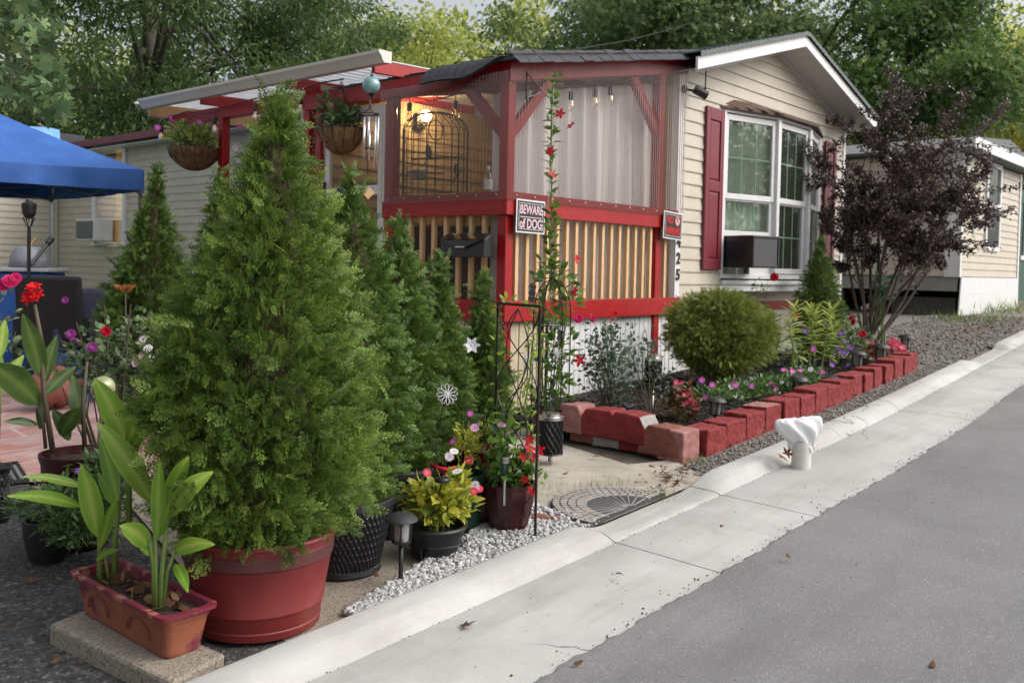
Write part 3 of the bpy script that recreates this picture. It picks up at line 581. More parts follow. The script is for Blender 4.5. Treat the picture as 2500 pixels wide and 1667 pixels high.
# ---------------- porch
PXL, PYF, PYB = 5.39, 4.72, 7.20
porch = thing('porch', 'red framed porch with pine slats and clear corrugated plastic sides', 'porch', (PXL, PYF, g(PXL)))
rs = lambda x: 2.88 + .193 * (x - PXL)                      # underside of the roof deck
def part(name, m, fn, bevel=.004, parent=porch, **k): b = MB(); fn(b); return b.build(name, m, parent, bevel=bevel, **k)
for (x, y, z1) in ((PXL + .047, PYF + .047, 2.74), (PXL + .047, 6.09, 2.74), (PXL + .047, 7.10, 2.9), (7.62, PYF + .047, 3.17), (PXL + .047, 7.28, 2.93), (PXL + .047, 8.77, 2.93)):
    part('post', RED, lambda b: b.span((x - .045, y - .045, g(x) - .03), (x + .045, y + .045, z1)), .006)
part('mid_rail', RED, lambda b: (b.span((PXL - .038, PYF - .038, 1.70), (7.985, PYF - .0005, 1.838))))
part('mid_rail', RED, lambda b: (b.span((PXL - .038, PYF + .0005, 1.70), (PXL - .0005, 6.13, 1.838))))
part('sill', RED, lambda b: (b.span((PXL + .0925, PYF + .006, 1.80), (7.98, PYF + .085, 1.885)), b.span((PXL + .006, PYF + .093, 1.80), (PXL + .085, 6.04, 1.885))))
part('bottom_rail', RED, lambda b: b.span((PXL - .038, PYF - .038, .868), (7.98, PYF - .0005, 1.03)))
part('bottom_rail', RED, lambda b: b.span((PXL - .038, PYF + .0005, .868), (PXL - .0005, PYB, 1.03)))
def sbeam(b, y0, y1, x0, x1, h):
    b.prism([(x0, y0, rs(x0)), (x1, y0, rs(x1)), (x1, y0, rs(x1) - h), (x0, y0, rs(x0) - h)], (0, y1 - y0, 0))
part('top_beam', RED, lambda b: sbeam(b, PYF - .036, PYF + .09, PXL - .02, 8.16, .15))
part('top_beam', RED, lambda b: b.span((PXL - .04, PYF + .091, 2.735), (PXL + .085, PYB + .05, 2.875)))
for k in range(4):
    y = 5.25 + k * .62; part('rafter', RED, lambda b: sbeam(b, y, y + .04, PXL + .09, 8.02, .12))
part('brace', RED, lambda b: b.beam((PXL + .07, PYF + .045, 2.33), (PXL + .55, PYF + .045, 2.83), .06, .085))
part('brace', RED, lambda b: b.beam((7.60, PYF + .045, 2.60), (7.10, PYF + .045, 3.13), .06, .085))
part('brace', RED, lambda b: b.beam((PXL + .045, PYF + .07, 2.33), (PXL + .045, PYF + .50, 2.76), .06, .085))
for k in range(18):
    x = 5.535 + k * .1305
    if abs(x - 7.62) < .06: continue
    part('slat', SLAT, lambda b: b.span((x - .019, PYF + .004, 1.031), (x + .019, PYF + .042, 1.80)), .003)
for k in range(8):
    y = 4.96 + k * .143
    part('slat', SLAT, lambda b: b.span((PXL + .004, y - .019, 1.031), (PXL + .042, y + .019, 1.80)), .003)
part('floor', WOODRAW, lambda b: b.span((PXL + .01, PYF + .10, .90), (X0 - .03, PYB, .965)), .0)
# clear corrugated sheets, real ribs
def corr(b, p0, p1, z0f, z1f, amp=.0095, pitch=.036, nz=1):
    p0 = np.array(p0, float); p1 = np.array(p1, float); d = p1 - p0; L = np.linalg.norm(d); d /= L; n = np.array([d[1], -d[0]]); N = int(L / pitch * 8)
    def fn(u, v):
        s = u * L; o = amp * math.sin(2 * PI * s / pitch) + .003 * math.sin(7 * s + 2) ; x, y = p0 + d * s + n * o; t = u
        return (x, y, z0f(x, y) * (1 - v) + z1f(x, y) * v)
    b.grid(fn, N, nz)
b = MB(); corr(b, (PXL - .055, PYF - .052), (7.99, PYF - .052), lambda x, y: 1.815, lambda x, y: rs(x) - .06); corr(b, (PXL - .055, 6.15), (PXL - .055, PYF - .052), lambda x, y: 1.815, lambda x, y: 2.80); b.build('clear_panel', PLASTIC, porch, smooth=True)
b = MB(); corr(b, (PXL + .06, PYF + .062), (7.95, PYF + .062), lambda x, y: 1.02, lambda x, y: 1.79); b.build('clear_panel', PLASTIC, porch, smooth=True)
b = MB(); corr(b, (PXL + .062, 6.04), (PXL + .062, PYF + .10), lambda x, y: 1.02, lambda x, y: 1.79); b.build('clear_panel', PLASTIC, porch, smooth=True)
b = MB()
for q in [(PXL + .05 + k * .225, PYF - .062, 1.852) for k in range(12)] + [(PXL - .064, PYF + .05 + k * .21, 1.852) for k in range(7)]: b = MB(); b.ball(q, .007, 8, 5); b.build('screw', CHROME, porch)
# door with white frame and clear sheet
b = MB(); y0, y1 = 6.17, 7.03; x = PXL + .02
for y in (y0 + .045, y1 - .045): b.span((x, y - .045, .97), (x + .035, y + .045, 2.70))
for z, h in ((2.64, .13), (1.955, .085), (1.05, .16)): b.span((x + .002, y0 + .09, z - h / 2), (x + .033, y1 - .09, z + h / 2))
door = b.build('door', WHITE, porch, bevel=.003)
b = MB(); corr(b, (x + .012, y1 - .09), (x + .012, y0 + .09), lambda a, c: 1.1, lambda a, c: 2.6, .006, .03); b.build('door_sheet', PLASTIC, door, smooth=True)
b = MB(); b.span((x - .05, y1 - .07, 1.9), (x - .02, y1 - .05, 2.05)); b.build('handle', BLACKM, door)
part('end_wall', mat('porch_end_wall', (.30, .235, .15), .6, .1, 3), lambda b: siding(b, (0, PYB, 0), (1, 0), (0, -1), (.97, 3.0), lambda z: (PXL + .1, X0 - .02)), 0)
infill_root = thing('infill', 'added dark cabinet standing inside the porch behind the slats', 'infill', (5.9, 5.6, .966))  # invented furniture, added to darken the lit interior behind the slats
b = MB(); b.span((5.62, 5.08, .966), (6.1, 6.0, 1.60)); b.build('body', mat('dark_infill', (.03, .02, .014), .6, .2, 8), infill_root, bevel=.006); b = MB(); b.span((5.60, 5.06, 1.60), (6.12, 6.02, 1.63)); b.build('top', MATS['dark_infill'], infill_root, bevel=.004); b = MB(); b.span((5.61, 5.12, 1.02), (5.62, 5.52, 1.56)); b.build('door', MATS['dark_infill'], infill_root, bevel=.003); b = MB(); b.span((5.61, 5.56, 1.02), (5.62, 5.96, 1.56)); b.build('door', MATS['dark_infill'], infill_root, bevel=.003)
# skirt of the porch: tan boards then white ribbed metal
b = MB(); x = PXL + .10
while x < 5.95: b.span((x, PYF + .02, g(x) - .02), (x + .105, PYF + .035, .868)); x += .115
b.build('skirt_board', mat('tan_skirt_board', (.46, .38, .26), .7, .12, 6, col2=(.55, .47, .34), stretch=(6, 6, 1)), porch, bevel=.006)
b = MB()
def ribs(x0, x1, y, zt, zb):
    prof = [(0, 0), (.04, 0), (.046, -.006), (.060, -.006), (.066, 0)]; x = x0; pts = []
    while x < x1: pts += [(x + a, y + o) for a, o in prof]; x += .078
    b.add([(p[0], p[1], z) for z in (zb, zt) for p in pts], [(i, i + 1, len(pts) + i + 1, len(pts) + i) for i in range(len(pts) - 1)])
ribs(5.99, 8.04, PYF + .03, .868, .1); b.build('skirt_metal', WHITE, porch)
b = MB(); 
for k in range(22): b.span((PXL + .03, 4.83 + k * .115, g(PXL) - .03), (PXL + .045, 4.935 + k * .115, .868))
b.build('skirt_board', MATS['tan_skirt_board'], porch, bevel=.006)
# shingled porch roof with separate tabs on the drooping edges
b = MB(); zt = lambda x: rs(x) + .03
b.prism([(5.28, PYF - .14, rs(5.28) + .004), (8.2, PYF - .14, rs(8.2) + .004), (8.2, PYF - .14, zt(8.2)), (5.28, PYF - .14, zt(5.28))], (0, .84, 0)); b.prism([(5.46, PYF + .7, rs(5.46) + .004), (8.2, PYF + .7, rs(8.2) + .004), (8.2, PYF + .7, zt(8.2)), (5.46, PYF + .7, zt(5.46))], (0, PYB - .6 - PYF, 0))
x = 5.28
while x < 8.16:
    w_ = random.uniform(.115, .165); dr = random.uniform(-.02, .02)
    b.box((x + w_ / 2, PYF - .165 + .03, zt(x + w_ / 2) - .018 + random.uniform(0, .010)), (w_ - .004, .15, .008), rotm(.75 + 2 * dr, -.19, random.uniform(-.05, .05))); b.box((x + w_ / 2, PYF - .02, zt(x + w_ / 2) + .024), (w_ - .005, .22, .007), rotm(.10 + dr, -.19, random.uniform(-.03, .03)))
    b.box((x + w_ / 2 + .05, PYF + .12, zt(x + w_ / 2) + .030), (w_ - .006, .24, .007), rotm(.10, -.19, random.uniform(-.03, .03))); x += w_
for row in range(8):
    x = 5.3 if row < 2 else 5.5
    while x < 8.1: w_ = random.uniform(.12, .2); b.box((x + w_ / 2, PYF + .3 + row * .27, zt(x + w_ / 2) + .014), (w_ - .006, .3, .007), rotm(.03, -.19, random.uniform(-.02, .02))); x += w_
def sm(t): t = max(0, min(1, t)); return t * t * (3 - 2 * t)
def drape(u, v): y = PYF - .11 + .86 * u; s = v; k = sm(u / .45); return (5.29 - .13 * s * k - .01 * s, y, zt(5.29) + .012 - (.10 * s * s + .05 * s) * k + .006 * math.sin(u * 9 + 1) * s)
b.grid(drape, 30, 6); b.grid(lambda u, v: tuple(np.array(drape(u, v)) + [.004, 0, -.010]), 30, 6)
for k in range(9):
    u0, u1 = k / 9 + .003, (k + 1) / 9 - .003; b.grid(lambda u, v: tuple(np.array(drape(u0 + (u1 - u0) * u, .35 + .68 * v)) + [-.006, 0, .006]), 4, 3)
b.build('shingle_roof', SHING, porch)
# patio cover on the far part: white ribbed metal, red rafters, cream gutter
pr = lambda x: 3.03 + .035 * (x - 5.1)
b = MB()
def tin(b, dz):
    prof = [(0, 0), (.05, 0), (.062, .018), (.088, .018), (.10, 0)]; y = 6.02; pts = []
    while y < 9.95: pts += [(y + a, o) for a, o in prof]; y += .125
    m = len(pts); b.add([(x, p[0], pr(x) + p[1] + dz) for x in (5.06, 7.74) for p in pts], [(i, m + i, m + i + 1, i + 1) for i in range(m - 1)])
tin(b, .0); tin(b, -.004); b.build('metal_roof', TINW, porch)
for y, m in ((6.05, RED), (7.28, RED), (8.77, RED)): part('rafter', m, lambda b: b.prism([(5.16, y - .02, pr(5.16) - .006), (7.72, y - .02, pr(7.72) - .006), (7.72, y - .02, pr(7.72) - .12), (5.16, y - .02, pr(5.16) - .12)], (0, .04, 0)))
part('rafter', WOODRAW, lambda b: b.prism([(5.16, 9.83, pr(5.16) - .006), (7.72, 9.83, pr(7.72) - .006), (7.72, 9.83, pr(7.72) - .15), (5.16, 9.83, pr(5.16) - .15)], (0, .04, 0)))
part('top_beam', RED, lambda b: b.span((PXL + .0, PYB + .06, 2.80), (PXL + .09, 9.82, 2.925)))
b = MB(); pf = [(5.16, 3.055), (5.156, 2.96), (5.075, 2.955), (5.06, 2.975), (5.045, 3.005), (5.02, 3.03), (5.018, 3.055), (5.03, 3.055), (5.034, 3.038), (5.057, 3.01), (5.07, 2.982), (5.08, 2.965), (5.148, 2.968), (5.15, 3.055)]
b.prism([(p[0], 5.82, p[1]) for p in pf], (0, 4.02, 0)); b.prism([(p[0], 5.815, p[1]) for p in pf[:7]], (0, .006, 0)); b.build('gutter', TINB, porch, autosmooth=30)
# curtains hanging inside
def curtain(label, x0, y0, x1, y1, z0, z1f, folds, amp, m=CURT):
    b = MB(); L = math.hypot(x1 - x0, y1 - y0); dx, dy = (x1 - x0) / L, (y1 - y0) / L; ph = [random.uniform(0, 6) for _ in range(4)]
    def fn(u, v):
        s = u * folds * 2 * PI; a = amp * (1 - .35 * v); o = a * (math.sin(s + ph[0] + .5 * math.sin(s * .37 + ph[1])) + .45 * math.sin(2.3 * s + ph[2]) * (1 - v * .5)); w2 = .02 * math.sin(s * .23 + ph[3]) * (1 - v)
        x = x0 + dx * (u * L + w2) - dy * o; y = y0 + dy * (u * L + w2) + dx * o; return (x, y, z0 + (z1f(x) - z0) * v)
    b.grid(fn, int(folds * 14), 8); o = b.build('curtain', m, smooth=True, loc=(x0, y0, z0)); tag(o, label, 'curtain', 'curtains hung inside the porch'); return o
curtain('wide pale grey curtain hung in folds behind the street side of the porch', 5.55, 4.95, 7.92, 4.95, 1.0, lambda x: rs(x) - .22, 9.5, .060)
curtain('narrow grey curtain gathered beside the porch corner post, on the mailbox side', 5.53, 4.86, 5.56, 5.03, 1.0, lambda x: 2.68, 2, .012)
# warm wall lamp inside the porch
LP = PY(978, 277, PYB - .14)
wl = thing('wall_lamp', 'lit warm wall lamp inside the porch behind the birdcage', 'lamp', LP)
b = MB(); b.box(LP + np.array([0, .08, 0]), (.12, .03, .16)); b.tube([LP + np.array([0, .07, -.02]), LP + np.array([0, 0, -.06]), LP + np.array([0, 0, .0])], .01); b.build('bracket', BLACKM, wl)
b = MB(); b.ball(LP + np.array([0, 0, .05]), .06, 14, 10); b.build('bulb', mat('lit_wall_bulb', (1, .8, .5), .5, 0, emit=(1, .62, .25), estr=45), wl, smooth=True)
pl = bpy.data.lights.new('porch_light', 'POINT'); po = bpy.data.objects.new('porch_light', pl); COL.objects.link(po); pl.energy = 10; pl.color = (1, .70, .33); pl.shadow_soft_size = .06; po.location = Vector(LP) + Vector((-.05, -.16, .05))
# extension at the far end of the home
ext = thing('house_extension', 'beige sided extension with a flat dark roof at the far end of the home', 'house', (6.5, 18.95, .1))
b = MB(); siding(b, (0, 18.95, 0), (1, 0), (0, -1), (.25, 3.42), lambda z: (5.25, 8.03), .127); siding(b, (5.25, 0, 0), (0, -1), (-1, 0), (.25, 3.42), lambda z: (-24.0, -18.95), .127); b.build('wall', VINYL, ext)
b = MB(); b.span((5.16, 18.92, .2), (5.30, 18.94, 3.42)); b.build('corner_trim', VINYL, ext); b = MB(); b.span((7.96, 18.90, .2), (8.02, 18.93, 3.4)); b.build('corner_trim', VINYL, ext)
b = MB(); b.prism([(4.6, 18.6, 3.62), (8.4, 18.6, 3.56), (8.4, 18.6, 3.72), (4.6, 18.6, 3.78)], (0, 6, 0)); b.build('roof', SHING, ext)
TARP = mat('blue_tarp', (.12, .33, .62), .45, .15, 5, .3, 20, dist=.03)
b = MB(); b.grid(lambda u, v: (5.9 + 2.0 * u, 18.55 + .02 * math.sin(20 * u) - .04 * (1 - v), 3.50 + .27 * v + .02 * math.sin(9 * u)), 30, 6)
b.grid(lambda u, v: (5.9 + 2.0 * u, 18.56 + 3 * v, 3.775 + .03 * math.sin(9 * u + 4 * v)), 24, 10); tag(b.build('tarp', TARP, smooth=True, loc=(6.9, 18.6, 3.6)), 'light blue tarpaulin draped over the dark extension roof', 'tarp')

# ---------------- neighbouring mobile home up the street
NX0, NX1, NY = 16.64, 20.76, 4.44
nb = thing('mobile_home', 'tan sided mobile home with white skirting further up the street', 'house', (18.7, NY, g(18)))
b = MB(); siding(b, (0, NY, 0), (1, 0), (0, -1), (1.29, 3.36), lambda z: (NX0 + .06, NX1), .127, holes=[(18.16, 19.1, 1.8, 3.36)]); b.build('front_wall', VINYL, nb)
b = MB(); siding(b, (NX0, 0, 0), (0, -1), (-1, 0), (1.29, 3.36), lambda z: (-16.0, -NY - .06), .127); b.build('side_wall', VINYL, nb)
b = MB(); b.span((NX0 - .03, NY - .03, 1.28), (NX0 + .07, NY - .0, 3.36)); b.span((NX0 - .03, NY, 1.28), (NX0, NY + .22, 3.36)); b.build('corner_trim', WHITE, nb, bevel=.004); b = MB(); b.span((NX1 - .09, NY - .03, 1.2), (NX1 + .03, NY, 3.36)); b.build('corner_trim', WHITE, nb, bevel=.004)
b = MB(); b.prism([(NX0 - .3, NY - .25, 3.40), (NX1 + .3, NY - .25, 3.40), (NX1 + .3, NY - .25, 3.58), (18.7, NY - .25, 3.80), (NX0 - .3, NY - .25, 3.58)], (0, 12, 0)); b.build('roof', SHING_G, nb); b = MB(); b.span((NX0 - .3, NY - .28, 3.40), (NX1 + .3, NY - .252, 3.585)); b.build('fascia', WHITE, nb); b = MB(); b.span((NX0 - .33, NY - .28, 3.42), (NX0 - .302, 16.2, 3.57)); b.build('fascia', WHITE, nb)
b = MB(); x0, x1, z0, z1 = 18.12, 19.14, 1.77, 3.38; y = NY - .03
for a, c in (((x0, z0), (x0 + .09, z1)), ((x1 - .09, z0), (x1, z1)), ((x0 + .09, z0), (x1 - .09, z0 + .09)), ((x0 + .09, z1 - .09), (x1 - .09, z1)), ((x0 + .09, 2.54), (x1 - .09, 2.64))): b.span((a[0], y - .02, a[1]), (c[0], y + .04, c[1]))
nw = b.build('window', WHITE, nb, bevel=.004)
b = MB(); b.add([(x0 + .09, y + .01, z0 + .09), (x1 - .09, y + .01, z0 + .09), (x1 - .09, y + .01, z1 - .09), (x0 + .09, y + .01, z1 - .09)], [(0,1,2,3)]); b.build('pane', WGLASS, nw)
b = MB(); b.add([(x0 - .3, NY + .5, 1.5), (x1 + .3, NY + .5, 1.5), (x1 + .3, NY + .5, 3.4), (x0 - .3, NY + .5, 3.4)], [(0,1,2,3)]); b.build('room', DARKROOM, nb)
b = MB(); b.grid(lambda u, v: (x0 + .1 + .35 * u * (1 - .3 * v), NY + .12 + .02 * math.sin(u * 30), z0 + .1 + .75 * v), 24, 4); b.build('curtain', CURT, nw, smooth=True)
b = MB(); b.prism([(16.52, NY - .05, .42), (20.7, NY - .05, .62), (20.7, NY - .05, 1.28), (16.66, NY - .05, 1.28)], (0, .02, 0)); b.span((17.4, NY - .058, 1.0), (17.9, NY - .051, 1.012)); b.build('skirting', WHITE, nb)
b = MB(); b.span((NX0 + .02, NY + .02, 1.04), (NX0 + .07, 15.9, 1.285)); b.build('rim_beam', mat('weathered_beam', (.27, .27, .25), .8, .15, 5), nb)
b = MB(); b.span((NX0 + .25, NY + .1, g(17) - .05), (NX0 + .55, 5.6, .92)); b.build('pier', mat('grey_block', (.10, .095, .09), .9, .2, 6), nb)
for k in range(5): b = MB(); b.span((NX0 + .3, 6.6 + k * 2, g(17) - .05), (NX0 + .7, 7.0 + k * 2, 1.04)); b.build('pier', MATS['grey_block'], nb)
b = MB(); b.span((NX0 + 2.4, NY + .1, .2), (NX0 + 2.5, 15.9, 1.28)); b.span((NX0 + .1, NY + .1, 1.27), (NX0 + 2.5, 15.9, 1.285)); b.build('underfloor', mat('dark_underfloor', (.03, .028, .026), .9), nb)
br_ = MB(); q = np.array([NX0 - .1, 6.0, g(16.5)]); br_.tube([q + [.0, .0, .03], q + [.15, -.5, .35], q + [.1, -.95, .55]], [.05, .035, .02]); br_.tube([q + [.1, -.3, .22], q + [.0, -.6, .5]], [.03, .015]); tag(br_.build('driftwood', mat('bleached_wood', (.36, .34, .30), .9, .2, 10), loc=q), 'bleached forked branch lying under the tan home', 'branch')
gs = thing('shed', 'dark green shed with white window behind the tan home', 'shed', (24.5, 6, .8))
b = MB(); b.span((23.6, 5.0, .5), (29.5, 8, 1.75)); b.span((23.6, 5.0, 3.0), (29.5, 8, 3.3)); b.span((23.6, 5.02, 1.75), (24.0, 8, 3.0)); b.build('wall', mat('green_board', (.03, .08, .06), .7), gs)
b = MB(); b.span((23.55, 4.96, 1.70), (29.5, 5.0, 1.80)); b.span((23.9, 4.97, 1.8), (24.0, 5.0, 3.0)); b.build('window_frame', WHITE, gs)
b = MB(); b.span((24.0, 5.06, 1.8), (29.5, 5.08, 3.0)); b.build('pane', mat('dark_glass', (.03, .04, .04), .1), gs)
# ================================================================== PLANTS
THUJA = leafmat('thuja_foliage', (.016, .042, .008), (.27, .37, .065), .55, .16, .35, mid=(.085, .155, .025))
THUJA_D = leafmat('dark_thuja_foliage', (.016, .042, .008), (.21, .31, .055), .55, .18, .35, mid=(.072, .14, .024))
THUJA_Y = leafmat('golden_thuja_foliage', (.045, .085, .016), (.36, .40, .09), .6, .25, .3, mid=(.17, .22, .045))
TWIGM = mat('dead_inner_twigs', (.075, .055, .03), .95, .4, 30, .8, 60, col2=(.10, .085, .04), dist=.03)
def lerp(prof, z):
    for (z0, r0), (z1, r1) in zip(prof[:-1], prof[1:]):
        if z <= z1: return r0 + (r1 - r0) * max(0, (z - z0)) / max(z1 - z0, 1e-6)
    return prof[-1][1]
def conifer(label, base, prof, nb, spb, ssz, m, name='arborvitae', group=None, lean=(0, 0), tmpl=SPRAY_LO, up=.75, seed=1, cat='conifer', zbase=None, rough=.12, trunk=True):
    """Sprays carried in bundles on short branches: each bundle is a clump of its own with gaps between."""
    r_ = np.random.default_rng(seed); bx, by, bz = base; root = thing(name, label, cat, base, group)
    z0, z1 = prof[0][0], prof[-1][0]; zz = np.linspace(z0, z1, 200); rr = np.array([lerp(prof, z) for z in zz]) + .015; cdf = np.cumsum(rr); cdf /= cdf[-1]
    O = []; D = []; U = []; Tn = []; Sz = []
    cen = lambda z: np.array([bx + lean[0] * (z - z0) / (z1 - z0), by + lean[1] * (z - z0) / (z1 - z0)])
    for i in range(nb):
        z = np.interp((i + r_.random()) / nb, cdf, zz); a = i * 2.39996 + r_.normal() * .35; R = lerp(prof, z)
        R *= 1 + rough * (.6 * math.sin(3 * a + 7 * z) + .4 * math.sin(5 * a - 11 * z + seed)) + r_.normal() * .07
        rad_ = np.array([math.cos(a), math.sin(a), 0]); tb = .02 + .9 * r_.random(); c = cen(z); t = (z - z0) / (z1 - z0)
        ax_ = rad_ * 1.0 + np.array([0, 0, up * (.15 + 1.0 * t * t) + .28 * r_.normal()]); ax_ /= np.linalg.norm(ax_); L = min(R * .7, .16) + .02
        tipp = np.array([c[0], c[1], z]) + rad_ * max(R - .8 * ssz, .0); st = tipp - ax_ * L
        n = max(3, int(spb * (.6 + .8 * r_.random()))); s = r_.random(n) ** .7
        O.append(st[None] + ax_[None] * (L * s)[:, None] + r_.normal(size=(n, 3)) * .014 * (1 + ssz * 6)); sd_ = r_.normal(size=(n, 3)); sd_ -= ax_ * (sd_ @ ax_)[:, None]
        D.append(ax_[None] * .8 + sd_ * .55 + np.array([0, 0, -.05])); tg = np.cross(rad_, [0, 0, 1]); U.append(tg[None] * 1.0 + rad_[None] * r_.normal(size=(n, 1)) * .9 + r_.normal(size=(n, 3)) * .35)
        Tn.append(np.clip(tb + r_.normal(size=n) * .14, 0, 1)); Sz.append(ssz * (.65 + .6 * r_.random(n)))
    O, D, U, Tn, Sz = [np.concatenate(q) for q in (O, D, U, Tn, Sz)]; nm = NM(); k = len(tmpl)
    for j in range(k): nm.inst(tmpl[j], O[j::k], D[j::k], Sz[j::k], U=U[j::k], tint=Tn[j::k], tipw=.62)
    nm.build('crown', m, root)
    b = MB(); zs = np.linspace(z0 + .02, z0 + (z1 - z0) * .9, 12)
    b.lathe([(max(lerp(prof, z) * .45, .004), z) for z in zs], (0, 0, 0), 14, fn=lambda th, r, z: r * (1 + .2 * math.sin(3 * th + 9 * z)), cap=True)
    b.v = [(v[0] + cen(v[2])[0], v[1] + cen(v[2])[1], v[2]) for v in b.v]; b.build('inner_twigs', TWIGM, root, smooth=True)
    if trunk: b = MB(); b.tube([(bx, by, bz), (*cen(z0 + .1), z0 + .1), (*cen(z0 + (z1 - z0) * .6), z0 + (z1 - z0) * .6)], [.028, .022, .006], 8); b.build('trunk', BARK_G, root)
    return root
# the big one in the red tub
conifer('largest arborvitae, a bushy bright green cone filling the red tub', (1.95, 2.88, .24), [(.31, .315), (.36, .35), (.48, .39), (.66, .42), (.82, .415), (1.0, .39), (1.14, .35), (1.30, .28), (1.46, .21), (1.62, .145), (1.74, .10), (1.84, .055), (1.90, .01)], 1150, 10, .074, THUJA, lean=(.05, -.02), seed=3, tmpl=SPRAY, rough=.11)
g_ = 'arborvitae in a row of pots'
conifer('tall dark green arborvitae in the front black woven pot, just behind the largest one', (2.49, 3.05, .28), [(.28, .18), (.42, .26), (.76, .30), (1.05, .255), (1.3, .18), (1.5, .10), (1.60, .04), (1.66, .004)], 760, 10, .066, THUJA_D, group=g_, seed=4)
conifer('dark green arborvitae in the rear black woven pot behind the yellow-leaved bowl', (2.97, 3.28, .28), [(.28, .16), (.42, .225), (.72, .26), (1.0, .215), (1.25, .135), (1.38, .05), (1.48, .004)], 680, 10, .066, THUJA_D, group=g_, seed=5)
conifer('narrow arborvitae with a thin wispy tip, left of the wire-flower stakes', (3.39, 3.42, .28), [(.28, .13), (.42, .185), (.66, .20), (.9, .16), (1.1, .095), (1.22, .03), (1.34, .004)], 520, 10, .06, THUJA_D, group=g_, seed=6)
conifer('shortest arborvitae with a single spindly leader below the mailbox', (3.79, 3.48, .26), [(.26, .13), (.4, .175), (.66, .19), (.88, .14), (1.02, .065), (1.14, .016), (1.26, .004)], 480, 10, .06, THUJA_D, group=g_, seed=7)
p = P(325, 760, 8.0); conifer('cone shaped arborvitae on the patio beside the blue canopy corner', (p[0], p[1], .42), [(.45, .28), (.62, .37), (.9, .37), (1.25, .29), (1.55, .19), (1.8, .10), (1.98, .035), (2.12, .004)], 560, 12, .08, THUJA_D, seed=8, lean=(.10, -.09))
p = P(500, 700, 6.3); conifer('slim arborvitae half hidden behind the largest one, under the first red post', (p[0], p[1], .3), [(.3, .15), (.5, .21), (.9, .22), (1.3, .17), (1.6, .11), (1.78, .05), (1.90, .004)], 420, 12, .07, THUJA_D, seed=9)
# in the planting bed
p = PY(1880, 740, 4.12); conifer('small dense conical arborvitae under the bay window', (p[0], p[1], g(p[0])), [(g(p[0]) + .05, .2), (.62, .30), (.85, .31), (1.15, .235), (1.4, .14), (1.57, .06), (1.70, .004)], 620, 12, .055, THUJA_D, seed=10, cat='conifer')
p = PY(1655, 775, 3.95); zc = p[2]; R0 = .50
conifer('round yellow-green globe arborvitae on bare crooked stems in the planting bed', (p[0], p[1], g(p[0])), [(zc - .34, .12), (zc - .28, .26), (zc - .18, .39), (zc - .04, .47), (zc + .12, .46), (zc + .25, .41), (zc + .34, .31), (zc + .39, .20), (zc + .41, .02)], 1500, 11, .052, THUJA_Y, name='globe_arborvitae', seed=12, up=.25, rough=.20, lean=(-.06, .0), cat='shrub', trunk=False)
gl = bpy.data.objects['globe_arborvitae']; b = MB()
for k in range(11):
    a = k * 2.4; r1 = .12 + .16 * random.random(); b.tube([(p[0] - .14 + .07 * math.cos(a), p[1] - .05 + .05 * math.sin(a), g(p[0])), (p[0] - .05 + .5 * r1 * math.cos(a), p[1] + .5 * r1 * math.sin(a), zc - .38), (p[0] + r1 * 1.6 * math.cos(a), p[1] + r1 * 1.6 * math.sin(a), zc - .1)], [.02, .014, .005], 6)
b.build('stems', BARK_G, gl)

# ---------------- broad blades (canna)
CANNA = leafmat('canna_leaf', (.11, .24, .025), (.38, .50, .11), .42, .4, .45, mid=(.20, .37, .045))
CANNA_D = leafmat('dark_canna_leaf', (.030, .065, .016), (.14, .20, .05), .42, .3, .45, mid=(.06, .11, .025))
def blade(nm, b0, b1, w, sag=.12, face=None, twist=.0, fold=.16, tint=.5, ns=18, shape=.8, wave=.10):
    """A broad leaf: folded along its midrib, arching, its rim slightly wavy."""
    b0, b1 = Vector([float(q) for q in b0]), Vector([float(q) for q in b1]); d = b1 - b0; L = d.length; x = d.normalized()
    f = Vector([float(q) for q in (face if face is not None else (Vector(CAM) - b0))]); f = (f - x * f.dot(x)).normalized(); f = Matrix.Rotation(twist, 3, x) @ f; y = f.cross(x)
    V = []; Tn = []; ph = random.uniform(0, 6)
    for i in range(ns + 1):
        s = i / ns; ww = w * max(math.sin(PI * min(1, s ** shape * .97 + .03)), .0) ** .85 * .5 + .0012; c = b0 + d * s + (Vector((0, 0, 1)) * math.sin(PI * s) * sag * L * .6) - f * (sag * L * (s * s - s) * -.6)
        for j in range(-3, 4):
            t = j / 3; V.append(c + y * (ww * t) + f * (fold * ww * abs(t) ** 1.2 + wave * ww * math.sin(s * 11 + ph + (1.3 if t > 0 else 0)) * t * t)); Tn.append(min(1, max(0, tint + (.42 if j == 0 else -.08 + .16 * (abs(j) % 2) + random.uniform(-.06, .06)) + (.25 if s > .93 else 0))))
    F = [(i*7+j, i*7+j+1, (i+1)*7+j+1, (i+1)*7+j) for i in range(ns) for j in range(6)]
    nm.raw([tuple(v) for v in V], F, Tn)
def plant_parts(root, leaves, m, stems=None, sm=STEMG, smooth=True):
    if leaves is not None and leaves.n: leaves.build('leaf', m, root, smooth=smooth)
    if stems is not None and stems.v: stems.build('stem', sm, root, smooth=True)
